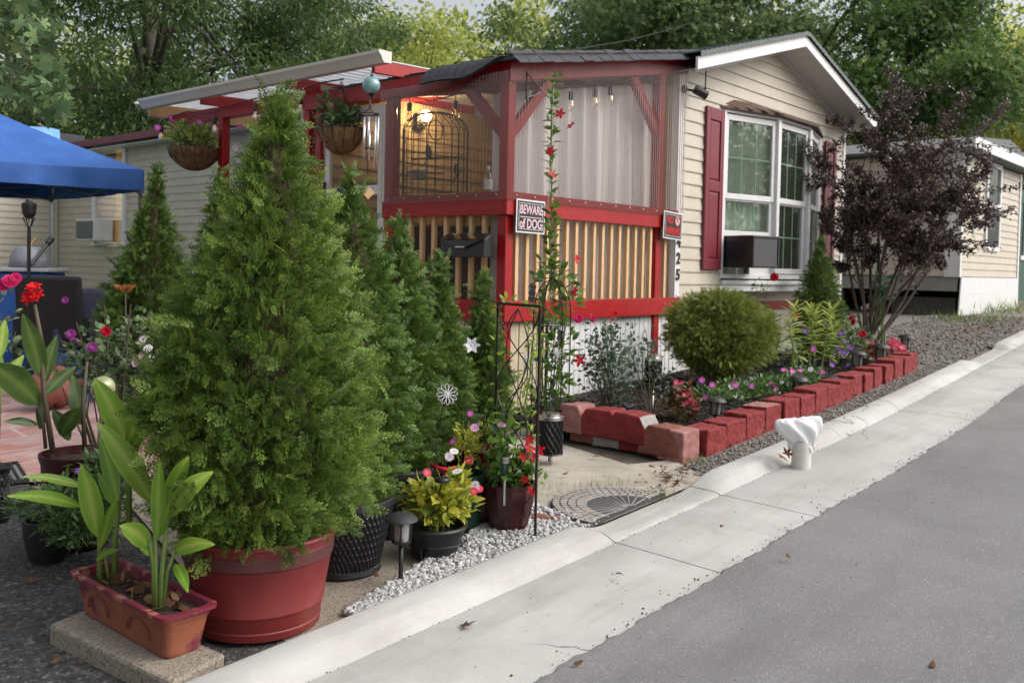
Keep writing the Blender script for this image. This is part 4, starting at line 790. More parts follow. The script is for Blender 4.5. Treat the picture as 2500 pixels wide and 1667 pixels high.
# slab with the long planter and its two canna clumps
SLZ = .052
s0, s1, s2 = G(112, 1432, SLZ), G(395, 1568, SLZ), G(518, 1500, SLZ); s3 = s0 + s2 - s1
b = MB(); pts = [s0, s1, s2, s3]; b.prism([(q[0], q[1], g(q[0]) - .03) for q in pts], (0, 0, SLZ + .03)); slab = b.build('paving_slab', AGG, loc=(s0 + s2) / 2, bevel=.012); tag(slab, 'rough exposed aggregate slab lying under the terracotta planter', 'slab')
q0, q1, q2 = G(190, 1408, SLZ), G(382, 1518, SLZ), G(446, 1480, SLZ); lv = Vector(q1 - q0); wv = Vector(q2 - q1); lv.z = wv.z = 0; ll, wl_ = lv.length, wv.length; lx = lv.normalized(); wx = Vector((-lx.y, lx.x, 0)); wx = wx if wx.dot(wv) > 0 else -wx
c0 = Vector((*q0[:2], 0)) + lx * ll / 2 + wx * wl_ / 2; zb = g(c0.x) + SLZ + .001
TERR = mat('worn_terracotta_plastic', (.22, .060, .030), .6, .15, 6, .12, 90, col2=(.27, .085, .042), fine=(7, (.13, .018, .030), .54, .60))
TERR_R = mat('worn_maroon_rim', (.16, .016, .034), .55, .2, 8, .12, 90, fine=(18, (.34, .14, .10), .56, .62))
def rrect(hl, hw, z, r=.03, n=5):
    o = []
    for (sx, sy, a0) in ((1, 1, 0), (-1, 1, 90), (-1, -1, 180), (1, -1, 270)):
        for k in range(n): a = rad(a0 + 90 * k / (n - 1)); p = c0 + lx * (sx * (hl - r) + r * math.cos(a)) + wx * (sy * (hw - r) + r * math.sin(a)); o.append((p.x, p.y, z))
    return o
def loft(b, rings, cap0=True, cap1=False):
    n = len(rings[0]); fs = [(i*n+k, i*n+(k+1) % n, (i+1)*n+(k+1) % n, (i+1)*n+k) for i in range(len(rings) - 1) for k in range(n)]
    if cap0: fs.append(tuple(range(n - 1, -1, -1)))
    if cap1: fs.append(tuple((len(rings) - 1) * n + k for k in range(n)))
    b.add([v for r in rings for v in r], fs)
HP = .150; pl_ = thing('planter_box', 'long weathered terracotta planter box with a chipped maroon rim', 'planter', (c0.x, c0.y, zb)); hl, hw = ll / 2, wl_ / 2
b = MB(); loft(b, [rrect(hl, hw, zb), rrect(hl + .004, hw + .004, zb + .01), rrect(hl + .003, hw + .003, zb + .016), rrect(hl + .022, hw + .018, zb + HP - .035), rrect(hl + .026, hw + .022, zb + HP - .033), rrect(hl + .029, hw + .025, zb + HP - .012)]); b.build('body', TERR, pl_, smooth=False, autosmooth=40)
b = MB(); loft(b, [rrect(hl + .028, hw + .024, zb + HP - .014), rrect(hl + .042, hw + .038, zb + HP - .012), rrect(hl + .043, hw + .039, zb + HP), rrect(hl + .022, hw + .018, zb + HP + .001), rrect(hl + .016, hw + .012, zb + HP - .04)], False); b.build('rim', TERR_R, pl_, autosmooth=40)
for sx in (-.45, .42): # moulded arches on the long side
    b = MB(); o = c0 + lx * (sx * ll * .55) - wx * (hw + .014)
    for rr in (.05, .058): b.tube([o + lx * (rr * 1.3 * math.cos(a)) + Vector((0, 0, zb + .045 + rr * math.sin(a))) - wx * (.004 * math.sin(a)) for a in np.linspace(0, PI, 12)], .0022, 5)
    b.build('moulding', TERR, pl_, smooth=True)
b = MB(); b.add(rrect(hl + .016, hw + .012, zb + HP - .03), [tuple(range(20))]); b.build('soil', SOIL, pl_)
dp = depth((c0.x, c0.y, zb + HP))
def canna(label, base, stems, leaves, m, d, group=None, sm=STEMG, extra=None):
    root = thing('canna', label, 'plant', base, group); nm = NM(); b = MB()
    for pts, r0 in stems:
        pp = [P(u, v, dd if dd else d) for u, v, dd in pts]; b.tube(pp, [r0 * (1 - .45 * i / (len(pp) - 1)) for i in range(len(pp))], 8)
    for (bu, bv, tu, tv, w, dt, tw, tint) in leaves: blade(nm, P(bu, bv, d), P(tu, tv, d + dt), w * .86 * K * d / F_PX, twist=tw * .5, tint=tint, sag=.10)
    plant_parts(root, nm, m, b, sm); return root
dc = dp - .02
canna('young pale green canna clump at the far end of the terracotta planter', P(245, 1345, dc + .12), [([(228, 1345, dc+.12), (229, 1270, dc+.12), (226, 1200, dc+.10)], .011), ([(262, 1335, dc+.14), (264, 1240, dc+.14), (274, 1150, dc+.14)], .013), ([(250, 1330, dc+.12), (238, 1260, dc+.12)], .007)],
      [(347, 1150, 223, 969, 62, -.05, .35, .62), (225, 1232, 186, 1066, 54, -.10, -.25, .5), (186, 1162, 16, 1139, 32, -.20, .5, .45), (190, 1118, 52, 1094, 24, -.12, .9, .6), (230, 1258, 270, 1140, 30, -.08, .9, .45), (222, 1285, 272, 1262, 17, -.10, .3, .6), (262, 1160, 225, 1085, 30, .12, .4, .35), (270, 1150, 228, 1005, 40, .18, -.5, .3)], CANNA, dc + .1)
canna('bright green canna clump at the near end of the terracotta planter', P(362, 1415, dc - .10), [([(361, 1415, dc-.1), (358, 1320, dc-.1), (356, 1215, dc-.1)], .011), ([(368, 1418, dc-.1), (372, 1320, dc-.1), (384, 1185, dc-.1)], .012), ([(355, 1405, dc-.1), (352, 1300, dc-.1), (343, 1240, dc-.11)], .009), ([(372, 1395, dc-.1), (385, 1310, dc-.1), (402, 1262, dc-.12)], .008), ([(302, 1390, dc-.02), (304, 1352, dc-.02)], .004)],
      [(343, 1252, 276, 1206, 52, -.14, .3, .55), (361, 1240, 366, 1054, 36, -.12, -.3, .42), (382, 1190, 490, 1082, 48, -.22, -.35, .6), (380, 1172, 433, 1047, 46, -.16, .4, .38), (398, 1268, 494, 1250, 40, -.14, .5, .55), (404, 1295, 432, 1360, 30, -.12, -.4, .25), (345, 1275, 322, 1258, 14, -.05, .2, .5), (368, 1230, 390, 1150, 24, -.05, -.8, .35)], CANNA, dc - .1)
canna('large canna leaves standing between the planter and the red tub', P(294, 1190, 3.3), [([(296, 1220, 3.3), (296, 1080, 3.3), (294, 1010, 3.3)], .012)], [(296, 1026, 216, 868, 62, -.06, .3, .5), (292, 1020, 361, 889, 46, -.22, -.4, .45), (300, 1035, 360, 972, 26, -.20, .5, .5)], CANNA, 3.3)
# dead leaves on the planter soil
DEAD = leafmat('dead_leaf', (.055, .028, .015), (.27, .15, .075), .85, .15, .2, mid=(.14, .075, .04))
nm = NM(); n = 34; uu = rng.random(n); O = np.array([tuple(c0 + lx * ((u - .5) * ll * .9) + wx * ((random.random() - .5) * wl_ * .75) + Vector((0, 0, zb + HP - .02 + random.random() * .018))) for u in uu]); nm.inst(LEAFW, O, rng.normal(size=(n, 3)) * np.array([1, 1, .35]), .035 + .03 * rng.random(n), U=rng.normal(size=(n, 3)) * .6 + np.array([0, 0, 1])); tag(nm.build('leaf_litter', DEAD), 'curled dry leaves lying on the planter soil', 'leaf litter', kind='stuff')

# ---------------- flowers
def flower_t(n=5, w=.42, cup=.15, point=False, notch=0):
    v = [(0, 0, 0)]; t = []
    for k in range(n):
        a = 2 * PI * k / n; ca, sa = math.cos(a), math.sin(a); base = len(v)
        for (r, s, z) in ((.45, -w * .75, cup * .5), (.45, w * .75, cup * .5), (.9 if not point else .78, w * (.95 if not point else .55), cup), (.9 if not point else .78, -w * (.95 if not point else .55), cup), (1.0 if not point else 1.12, 0, cup * .8 - .04)):
            v.append((ca * r - sa * s, sa * r + ca * s, z))
        t += [(0, base, base + 1), (base, base + 2, base + 1), (base, base + 3, base + 2), (base + 3, base + 4, base + 2)]
    tip = [1.0] + [.45, .45, .2, .2, .0] * n
    return (np.array(v), t, tip)
def flower_mesh(name, ft, r, layers=1):
    v, t, tip = ft; V = []; T = []; A = []
    for L in range(layers):
        s = r * (1 - .27 * L); a = .5 * L; c, sn = math.cos(a), math.sin(a)
        for q, tp in zip(v, tip): V.append(((q[0]*c - q[1]*sn) * s, (q[0]*sn + q[1]*c) * s, q[2] * s * (1 + .8 * L) + .10 * r * L)); A.append(tp if layers == 1 else .15 * tp + .2 * L)
        T += [tuple(i + L * len(v) for i in f) for f in t]
    me = bpy.data.meshes.new(name); me.from_pydata(V, [], T); at = me.attributes.new('tint', 'FLOAT', 'POINT'); at.data.foreach_set('value', np.array(A, np.float32)); me.update(); return me
def petal(name, c, eye, r=.5): return leafmat(name, c, eye, r, .3, .3, mid=tuple(.8 * a + .2 * b for a, b in zip(c, eye)))
FM = {}
FM['red5'] = (flower_mesh('red_flower', flower_t(5, .40, .22, True), 1), petal('crimson_petal', (.50, .006, .014), (.42, .02, .012)))
FM['rose_red'] = (flower_mesh('rose_bloom', flower_t(6, .5, .35), 1, 3), petal('red_rose_petal', (.44, .006, .02), (.28, .0, .01)))
FM['rose_pink'] = (flower_mesh('rose_bloom', flower_t(6, .5, .35), 1, 3), petal('pink_rose_petal', (.62, .03, .16), (.5, .02, .1)))
FM['rose_purple'] = (flower_mesh('rose_bloom', flower_t(6, .5, .3), 1, 3), petal('purple_rose_petal', (.28, .03, .24), (.5, .25, .4)))
FM['rose_white'] = (flower_mesh('rose_bloom', flower_t(6, .5, .35), 1, 3), petal('white_rose_petal', (.75, .74, .66), (.7, .66, .5)))
FM['vinca_white'] = (flower_mesh('vinca_flower', flower_t(5, .55, .04), 1), petal('white_petal', (.78, .77, .80), (.55, .35, .45)))
FM['vinca_pink'] = (flower_mesh('vinca_flower', flower_t(5, .55, .04), 1), petal('magenta_petal', (.62, .05, .46), (.75, .5, .7)))
FM['vinca_red'] = (flower_mesh('vinca_flower', flower_t(5, .55, .04), 1), petal('red_petal', (.60, .01, .05), (.75, .3, .3)))
FM['vinca_lilac'] = (flower_mesh('vinca_flower', flower_t(5, .55, .04), 1), petal('lilac_petal', (.66, .42, .62), (.6, .05, .3)))
FM['begonia'] = (flower_mesh('begonia_flower', flower_t(4, .6, .2), 1), petal('begonia_petal', (.62, .05, .13), (.75, .35, .3)))
FM['violet'] = (flower_mesh('small_violet_flower', flower_t(5, .5, .2), 1), petal('violet_petal', (.20, .05, .42), (.35, .15, .55)))
FM['canna_red'] = (flower_mesh('canna_bloom', flower_t(6, .42, .5, True), 1, 2), petal('scarlet_petal', (.66, .012, .012), (.6, .03, .01)))
def bloom(kind, p, r, parent, face=None):
    me, m = FM[kind]; o = bpy.data.objects.new('flower', me)
    if not me.materials: me.materials.append(m)
    COL.objects.link(o); o.parent = parent; off = WL[parent.name]; WL[o.name] = Vector(off)
    f = Vector(face) if face is not None else (Vector(CAM) - Vector([float(q) for q in p])).normalized() * .8 + Vector((random.gauss(0, .35), random.gauss(0, .35), .45 + random.gauss(0, .2)))
    R = f.to_track_quat('Z', 'Y').to_matrix().to_4x4() @ Matrix.Rotation(random.uniform(0, 6), 4, 'Z')
    o.matrix_local = Matrix.Translation(Vector([float(q) for q in p]) - off) @ R @ Matrix.Diagonal((r, r, r, 1)); return o

# ---------------- leafy plants
def bush(label, base, blobs, n, lsz, m, name='flowering_plant', cat='plant', tmpl=LEAF, upb=.4, group=None, stems=8, sm=STEMD, stem_r=.005, seed=1, flowers=(), fr=.03, bud=.12):
    """Stems rise from the base into a few soft lobes of individual leaves; flowers = (kind, u, v, depth, radius)."""
    r_ = np.random.default_rng(seed); root = thing(name, label, cat, base, group); B = np.array(base, float); nm = NM(); O = []; D = []; b = MB(); tot = sum(q[3] * q[4] for q in blobs)
    for (cx_, cy_, cz_, rr, rh) in blobs:
        k = int(n * rr * rh / tot); q = r_.normal(size=(k, 3)); q /= np.linalg.norm(q, axis=1, keepdims=True); f = r_.random((k, 1)) ** .45; off = q * f * np.array([rr, rr, rh]) * (1 + .15 * r_.normal(size=(k, 1)))
        O.append(np.array([cx_, cy_, cz_]) + off); D.append(q * np.array([1, 1, .6]) + np.array([0, 0, upb]) + r_.normal(size=(k, 3)) * .5)
        for _ in range(max(1, int(stems / len(blobs)))):
            e = np.array([cx_, cy_, cz_]) + r_.normal(size=3) * np.array([rr, rr, rh]) * .55; mid = (B + e) / 2 + r_.normal(size=3) * .12 * rr + np.array([0, 0, .1 * rh]); b.tube([B + r_.normal(size=3) * np.array([.02, .02, 0]), mid, e], [stem_r, stem_r * .8, stem_r * .35], 5)
    O = np.concatenate(O); D = np.concatenate(D); O[:, 2] = np.maximum(O[:, 2], B[2] + .01); nm.inst(tmpl, O, D, lsz * (.6 + .7 * r_.random(len(O))), U=r_.normal(size=(len(O), 3)) * .6 + np.array([0, 0, 1.0]), tint=np.clip(.5 + .28 * r_.normal(size=len(O)), 0, 1))
    nm.build('foliage', m, root); 
    if b.v: b.build('stem', sm, root)
    for (kd, u, v, d, r) in flowers:
        p = P(u, v, d); bloom(kd, p, r, root)
    return root
ROSEL = leafmat('rose_leaf', (.065, .12, .05), (.33, .41, .20), .45, .35, .45, mid=(.065, .11, .05))
ROSEG = leafmat('grey_rose_leaf', (.05, .09, .06), (.22, .30, .21), .5, .25, .4, mid=(.07, .115, .075))
VINCAL = leafmat('vinca_leaf', (.030, .085, .020), (.17, .28, .07), .35, .25, .5, mid=(.07, .16, .035))
YELL = leafmat('yellowing_leaf', (.12, .20, .03), (.66, .58, .09), .5, .35, .4, mid=(.36, .40, .05))
BALS = leafmat('balsam_leaf', (.10, .17, .03), (.46, .52, .16), .5, .3, .4, mid=(.24, .33, .07))
MANDL = leafmat('mandevilla_leaf', (.035, .09, .02), (.20, .32, .06), .3, .3, .55, mid=(.085, .18, .03))
LIME = leafmat('lime_vine_leaf', (.14, .24, .03), (.42, .50, .08), .4, .35, .45, mid=(.24, .36, .05))
BEGL = leafmat('bronze_begonia_leaf', (.05, .03, .012), (.24, .10, .03), .35, .3, .5, mid=(.11, .07, .02))
ANGL = leafmat('angelonia_leaf', (.05, .11, .035), (.25, .36, .14), .5, .25, .4, mid=(.09, .17, .06))
def pot(name, label, c, prof, m, cat='flower pot', n=40, soil=True, fn=None, group=None, smooth=40, bm=None, sr=None):
    """prof: outer profile from foot to rim, metres above the foot."""
    root = thing(name, label, cat, c, group); b = MB(); r, z = prof[-1]; inner = [(r - .012, z), (r - .016, z - .02), (prof[-1][0] * .86, z - .05)]
    b.lathe([(.001, prof[0][1])] + prof + inner, c, n, fn=fn); b.build('body', m, root, autosmooth=smooth)
    if soil: b = MB(); b.lathe([(.001, z - .035), (r * .88, z - .04)], c, 24, fn=lambda th, rr, zz: rr * (1 + .01 * math.sin(9 * th))); b.build('soil', SOIL, root)
    return root
# red tub
TUB = mat('faded_red_plastic', (.155, .013, .014), .55, .14, 3, .1, 30, col2=(.20, .024, .023), fine=(3.0, (.20, .075, .065), .58, .85))
c = (1.95, 2.88, g(1.95) - .008)
t = pot('planter_tub', 'big faded red round plastic tub under the largest arborvitae', c, [(.215, 0), (.222, .004), (.226, .03), (.223, .034), (.233, .085), (.237, .088), (.238, .096), (.236, .10), (.262, .255), (.267, .262), (.272, .305), (.268, .309), (.274, .332), (.283, .336), (.285, .342), (.280, .348)], TUB, 'planter', 64)
b = MB(); b.lathe([(.2635, .257), (.2690, .262), (.2738, .304), (.2690, .308)], c, 64); b.build('hoop', mat('faded_maroon_band', (.085, .020, .021), .6, .15, 5), t, autosmooth=40)
# woven black pots
def weave(th, r, z):
    if z < .03 or z > .275: return r
    k = 52; row = int((z - .03) / .0155); ph = (th * k / (2 * PI) + row * .37) % 1.0
    return r + .0038 * (1 if ph < .5 else -.6)
def woven(label, x, y, s=1.0, rim=.20, foot=.145):
    pr = [(foot + .004, 0), (foot + .008, .008), (foot + .004, .026), (foot, .03)]
    for i in range(32): z = .034 + i * .0077; pr.append((foot + (rim - foot) * ((z - .03) / .25) + .0, z))
    pr += [(rim + .006, .285), (rim + .012, .290), (rim + .012, .312), (rim + .004, .318)]
    return pot('woven_pot', label, (x, y, g(x) - .01), [(r * s, z * s) for r, z in pr], BLACKP, n=208, fn=weave, group='black woven pots under the arborvitae', smooth=25)
woven('front black basket-weave pot beside the red tub', 2.49, 3.05); woven('rear black basket-weave pot behind the yellow-leaved bowl', 2.97, 3.28)
pot('flower_pot', 'dark pot under the wispy-tipped arborvitae', (3.39, 3.42, g(3.39) - .01), [(.11, 0), (.15, .2), (.16, .27), (.165, .28)], MAROON); pot('flower_pot', 'dark red pot under the shortest arborvitae', (3.79, 3.48, g(3.79) - .01), [(.11, 0), (.14, .2), (.15, .26), (.155, .27)], MAROON)
p = P(325, 760, 8.0); pot('flower_pot', 'dark pot under the patio arborvitae by the canopy', (p[0], p[1], g(p[0])), [(.17, 0), (.22, .35), (.23, .43)], BLACKP); p = P(500, 700, 6.3); pot('flower_pot', 'dark pot under the half hidden slim arborvitae', (p[0], p[1], g(p[0])), [(.13, 0), (.17, .25), (.18, .31)], BLACKP)
# faceted maroon pot with the red mandevilla
def facet(th, r, z): k = 11; a = (th % (2 * PI / k)) - PI / k; return r / math.cos(a) * .985
c = G(1176, 1222); c[0] += .05; c[1] += .07; c[2] = g(c[0]) - .004
pot('faceted_pot', 'glossy dark maroon faceted pot on the white gravel holding red mandevilla', c, [(.088, 0), (.092, .01), (.112, .09), (.124, .16), (.128, .205), (.133, .212), (.132, .222)], MAROON, n=66, fn=facet, smooth=12)
dm = depth(c) - .02; zt = c[2] + .21
q = P(1180, 1060, dm); mv = bush('bushy red mandevilla growing in the faceted maroon pot', (c[0], c[1], zt - .02), [(q[0] - .05, q[1], q[2] - .02, .11, .10), (q[0] + .05, q[1] - .02, q[2] - .08, .10, .09), (q[0] - .02, q[1] + .02, q[2] + .10, .09, .10)], 190, .062, MANDL, 'mandevilla', tmpl=LEAFW, seed=21, stems=9,
  flowers=[('red5', 1213, 1030, dm - .12, .030), ('red5', 1227, 1052, dm - .13, .030), ('red5', 1200, 1050, dm - .13, .028), ('red5', 1238, 1034, dm - .12, .030), ('red5', 1206, 1103, dm - .13, .026), ('red5', 1222, 1128, dm - .13, .028), ('red5', 1216, 1010, dm - .11, .026)])
nm = NM(); bs_ = MB(); pts = [P(u, v, dm) for u, v in ((1222, 1100), (1215, 1000), (1205, 930), (1218, 860), (1222, 800), (1226, 770))]; bs_.tube(pts, .004, 5); pts2 = [P(u, v, dm + .1) for u, v in ((1150, 1090), (1138, 1000), (1136, 900), (1140, 800), (1138, 720), (1160, 690), (1205, 706), (1240, 712))]; bs_.tube(pts2, .003, 5)
def along(nm, pts, n, sz, tmpl, spread=.6, droop=-.1, seed=0, off=.0):
    r_ = np.random.default_rng(seed); pts = np.array(pts); seg = np.linspace(0, len(pts) - 1.001, n); i = seg.astype(int); f = (seg - i)[:, None]; O = pts[i] * (1 - f) + pts[i + 1] * f
    a = np.arange(n) * PI + r_.normal(size=n) * .6 + np.floor(np.arange(n) / 2) * 1.57; D = np.stack([np.cos(a), np.sin(a), np.full(n, .25 + droop)], 1) + r_.normal(size=(n, 3)) * .25
    nm.inst(tmpl, O + r_.normal(size=(n, 3)) * off, D, sz * (.7 + .5 * r_.random(n)), U=r_.normal(size=(n, 3)) * .4 + np.array([0, 0, 1]), tint=np.clip(.5 + .25 * r_.normal(size=n), 0, 1))
along(nm, pts, 84, .058, LEAFN, seed=3, droop=.5, off=.02); along(nm, pts, 30, .06, LEAF, seed=5, off=.02); along(nm, pts2, 40, .05, LEAF, seed=4, off=.008, droop=.3)
o = thing('climbing_vine', 'lime green mandevilla shoots climbing the flat black trellis', 'vine', c); nm.build('foliage', LIME, o); bs_.build('stem', STEMG, o)
# bowl with yellowing vinca on a scrolled wire stand
c = G(1012, 1290); c[1] += .10; c[0] += .06; db = depth(c); zr = P(1012, 1205, db - .0)[2]; zbt = P(1012, 1268, db)[2]
BOWLC = (c[0], c[1], zbt); pot('bowl_planter', 'black round bowl planter on a wire stand with yellowing vinca', BOWLC, [(.085, 0), (.10, .008), (.122, zr - zbt - .04), (.130, zr - zbt - .03), (.138, zr - zbt - .01), (.146, zr - zbt), (.142, zr - zbt + .008)], BLACKP, 'planter', 48)
q = P(1010, 1150, db)
bush('vinca with yellowing leaves filling the black bowl planter', (c[0], c[1], zr - .03), [(q[0] - .06, q[1], q[2] - .02, .09, .06), (q[0] + .05, q[1] - .03, q[2] - .02, .10, .065), (q[0] - .01, q[1] - .04, q[2] + .015, .12, .075), (q[0] - .11, q[1] + .02, q[2] + .03, .06, .07), (q[0] + .11, q[1], q[2] + .05, .06, .07)], 640, .056, YELL, 'vinca', tmpl=leaf_t(.30, .08), seed=22, stems=16, sm=STEMG, upb=.5, stem_r=.003,
  flowers=[('vinca_red', 981, 1085, db - .05, .020), ('vinca_white', 1050, 1082, db - .05, .024), ('vinca_white', 1043, 1036, db - .02, .020), ('vinca_red', 1088, 1128, db - .08, .018), ('vinca_white', 1091, 1114, db - .06, .02), ('vinca_red', 1100, 1122, db - .05, .02)])
c2 = P(1068, 1085, 4.42); gz = g(c2[0]); pot('flower_pot', 'small dark green pot of pale vinca behind the yellow-leaved bowl', (c2[0], c2[1], gz), [(.075, 0), (.10, c2[2] - gz - .02), (.106, c2[2] - gz)], mat('dark_green_plastic', (.012, .035, .022), .4), n=36)
q = P(1065, 1030, 4.42); bush('straggly vinca with pink and white blooms in the dark green pot', (c2[0], c2[1], c2[2] - .03), [(q[0], q[1], q[2] - .01, .09, .07), (q[0] + .02, q[1], q[2] + .06, .06, .06), (q[0] + .12, q[1] - .03, q[2] + .07, .05, .03)], 150, .045, YELL, 'vinca', tmpl=leaf_t(.2, .08), seed=23, stems=12, sm=STEMG, upb=.8, stem_r=.003,
  flowers=[('vinca_pink', 1040, 1013, 4.36, .020), ('vinca_lilac', 1090, 982, 4.38, .022), ('vinca_lilac', 1153, 975, 4.38, .020), ('vinca_red', 1076, 1056, 4.33, .022), ('vinca_white', 1032, 1048, 4.34, .022), ('vinca_pink', 1080, 950, 4.4, .016), ('vinca_lilac', 1096, 978, 4.39, .02)])
c3 = P(1108, 1052, 4.72); pot('flower_pot', 'textured dark red pot behind the faceted maroon pot', (c3[0], c3[1], g(c3[0])), [(.07, 0), (.10, .14), (.115, .30), (.12, .31)], mat('hammered_red_glaze', (.10, .008, .012), .25, .3, 60, .5, 120), n=40)
q = P(1170, 1060, 4.6); c4 = P(1100, 1168, 4.5); pot('flower_pot', 'round maroon pot tucked behind the black bowl', (c4[0], c4[1], g(c4[0])), [(.06, 0), (.10, .06), (.11, .12), (.10, .15)], MAROON, n=36)
bush('dark leaved red-flowered plant in the round maroon pot', (c4[0], c4[1], g(c4[0]) + .13), [(c4[0], c4[1], g(c4[0]) + .20, .08, .07)], 60, .05, MANDL, 'flowering_plant', seed=24, tmpl=LEAFW, flowers=[('red5', 1096, 1108, 4.38, .02)])

# ---------------- plants left of the big arborvitae
d1 = 4.25; c = P(188, 1100, d1); gz = g(c[0]); zr = P(188, 1040, d1)[2]
pot('flower_pot', 'large glazed maroon pot holding the tall dark canna', (c[0], c[1], gz), [(.12, 0), (.16, (zr-gz)*.5), (.172, (zr-gz)*.9), (.182, zr-gz-.01), (.182, zr-gz+.006)], MAROON, n=48)
cr = canna('tall dark leaved canna with one scarlet bloom', (c[0], c[1], zr - .03), [([(122, 1040, d1), (100, 900, d1), (95, 780, d1), (80, 700, d1)], .014), ([(195, 1035, d1), (190, 930, d1), (200, 830, d1)], .012), ([(105, 1030, d1), (98, 960, d1), (85, 930, d1)], .009)],
  [(98, 868, 52, 720, 50, -.1, .3, .5), (88, 925, -30, 835, 74, -.25, .3, .55), (104, 905, 175, 842, 34, .1, -.3, .4), (185, 975, 166, 860, 40, .05, .3, .35), (102, 880, 130, 770, 34, .2, -.7, .35), (92, 985, 100, 905, 28, .05, .8, .15), (85, 975, 8, 968, 22, -.1, .6, .2), (140, 1000, 185, 935, 44, -.1, .2, .3), (160, 1010, 120, 940, 36, .1, -.5, .3)], CANNA_D, d1, sm=STEMD)
for k, (u, v) in enumerate(((78, 665), (70, 684), (88, 684))): bloom('canna_red', P(u, v, d1 - .02), .038, cr)
d2 = 3.95; q = P(185, 1150, d2)
bush('low angelonia with narrow leaves and violet flower tips beside the driveway', (q[0], q[1], g(q[0]) + .1), [(q[0] - .10, q[1] + .02, q[2], .13, .10), (q[0] + .08, q[1], q[2] - .03, .14, .13), (q[0] - .02, q[1] - .03, q[2] - .10, .14, .09), (q[0] + .12, q[1] + .05, q[2] + .10, .10, .10), (q[0] - .22, q[1] + .05, q[2] + .0, .06, .05)], 1900, .046, ANGL, 'angelonia', tmpl=NARROWQ, seed=25, stems=22, sm=STEMG, upb=.5, stem_r=.003,
  flowers=[('violet', 192, 1096, d2 - .08, .018), ('violet', 186, 1104, d2 - .08, .016), ('violet', 103, 1152, d2 - .05, .016), ('violet', 112, 1153, d2 - .05, .014), ('violet', 88, 1172, d2 - .03, .014), ('violet', 140, 1160, d2 - .1, .012), ('violet', 180, 1082, d2 - .05, .015), ('violet', 85, 1180, d2, .012)])
c = P(112, 1110, 4.05); pot('flower_pot', 'small black pot with a curled hook beside the ornate mat', (c[0], c[1], g(c[0])), [(.08, 0), (.10, .10), (.105, .17)], BLACKP, n=36)
d3 = 4.75; q = P(260, 840, d3); bz = g(q[0])
rb = bush('leggy rose bush with faded purple and red blooms left of the largest arborvitae', (q[0], q[1], bz), [(q[0] - .08, q[1], q[2] - .02, .20, .12), (q[0] + .10, q[1] + .05, q[2] - .05, .20, .15), (q[0] + .02, q[1], q[2] + .14, .18, .09), (q[0] + .16, q[1], q[2] - .24, .12, .12), (q[0] - .15, q[1], q[2] + .05, .12, .10), (q[0] + .15, q[1], q[2] + .20, .10, .08)], 820, .044, ROSEL, 'rose_bush', tmpl=LEAFW, seed=26, stems=26, upb=.2, stem_r=.006,
  flowers=[('rose_purple', 163, 768, d3 - .15, .026), ('rose_purple', 172, 785, d3 - .15, .024), ('rose_purple', 150, 690, d3 - .1, .018), ('rose_red', 243, 762, d3 - .15, .026), ('rose_purple', 212, 798, d3 - .15, .026), ('vinca_white', 340, 800, d3, .024), ('vinca_white', 328, 780, d3, .022), ('vinca_lilac', 325, 820, d3, .022), ('vinca_white', 346, 824, d3 - .02, .022), ('vinca_lilac', 312, 835, d3, .022)])
b = MB()
for k, (u0, v0, u1, v1) in enumerate(((262, 1090, 175, 740), (265, 1090, 240, 700), (270, 1090, 300, 700), (275, 1090, 335, 800), (268, 1090, 210, 820))): a = P(u0, v0, d3); e = P(u1, v1, d3 - .1); b.tube([a, (a + e) / 2 + np.array([0, 0, .05]), e], [.009, .007, .003], 6)
b.build('cane', STEMD, rb)
d4 = 5.6; q = P(14, 800, d4); bu = bush('pink flowered rose bush at the left edge behind the dark canna', (q[0] - .1, q[1], g(q[0])), [(q[0] - .1, q[1], q[2] + .15, .17, .22), (q[0] - .05, q[1], q[2] - .1, .18, .2)], 130, .05, ROSEL, 'rose_bush', tmpl=LEAFW, seed=27, stems=8, flowers=[('rose_pink', 22, 648, d4 - .1, .045), ('rose_pink', 36, 640, d4 - .1, .035), ('rose_pink', 10, 655, d4 - .1, .04)])
canna('pale canna leaves at the left edge behind the scarlet canna', P(-5, 1000, 5.0), [([(-5, 1010, 5.0), (0, 900, 5.0), (-5, 800, 5.0)], .012)], [(0, 900, 55, 815, 32, .1, .3, .6), (-2, 880, -30, 760, 40, 0, .3, .5), (-5, 840, 60, 870, 26, -.1, .4, .65), (0, 820, 12, 735, 28, .1, -.4, .6)], CANNA, 5.0)

# ---------------- planting bed
d = 6.75; q = P(1395, 840, d); gz = g(q[0]) + .03
bush('tall grey-green rose bush with small pink blooms against the white skirting', (q[0] + .02, q[1], gz), [(q[0] - .10, q[1], q[2] + .10, .17, .17), (q[0] + .10, q[1] + .03, q[2] + .12, .16, .17), (q[0], q[1], q[2] - .10, .17, .2), (q[0] - .02, q[1] + .04, q[2] + .27, .13, .10), (q[0] + .16, q[1], q[2] - .2, .14, .15), (q[0] - .15, q[1] - .02, q[2] - .02, .1, .1)], 1000, .036, ROSEG, 'rose_bush', tmpl=LEAFW, seed=31, stems=24, upb=.2,
  flowers=[('rose_pink', 1329, 733, d, .034), ('rose_pink', 1361, 733, d, .026), ('rose_red', 1414, 722, d, .03), ('rose_pink', 1408, 735, d + .1, .022)])
d = 6.35; q = P(1505, 880, d); bush('loose grey-green rose shoots behind the steel lantern stake', (q[0] + .1, q[1] + .1, g(q[0]) + .03), [(q[0] - .05, q[1] + .15, q[2] + .10, .20, .16), (q[0] + .15, q[1] + .25, q[2] + .22, .16, .2), (q[0] + .25, q[1] + .1, q[2] - .02, .16, .12)], 340, .034, ROSEG, 'rose_bush', tmpl=LEAFW, seed=32, stems=16, upb=.2)
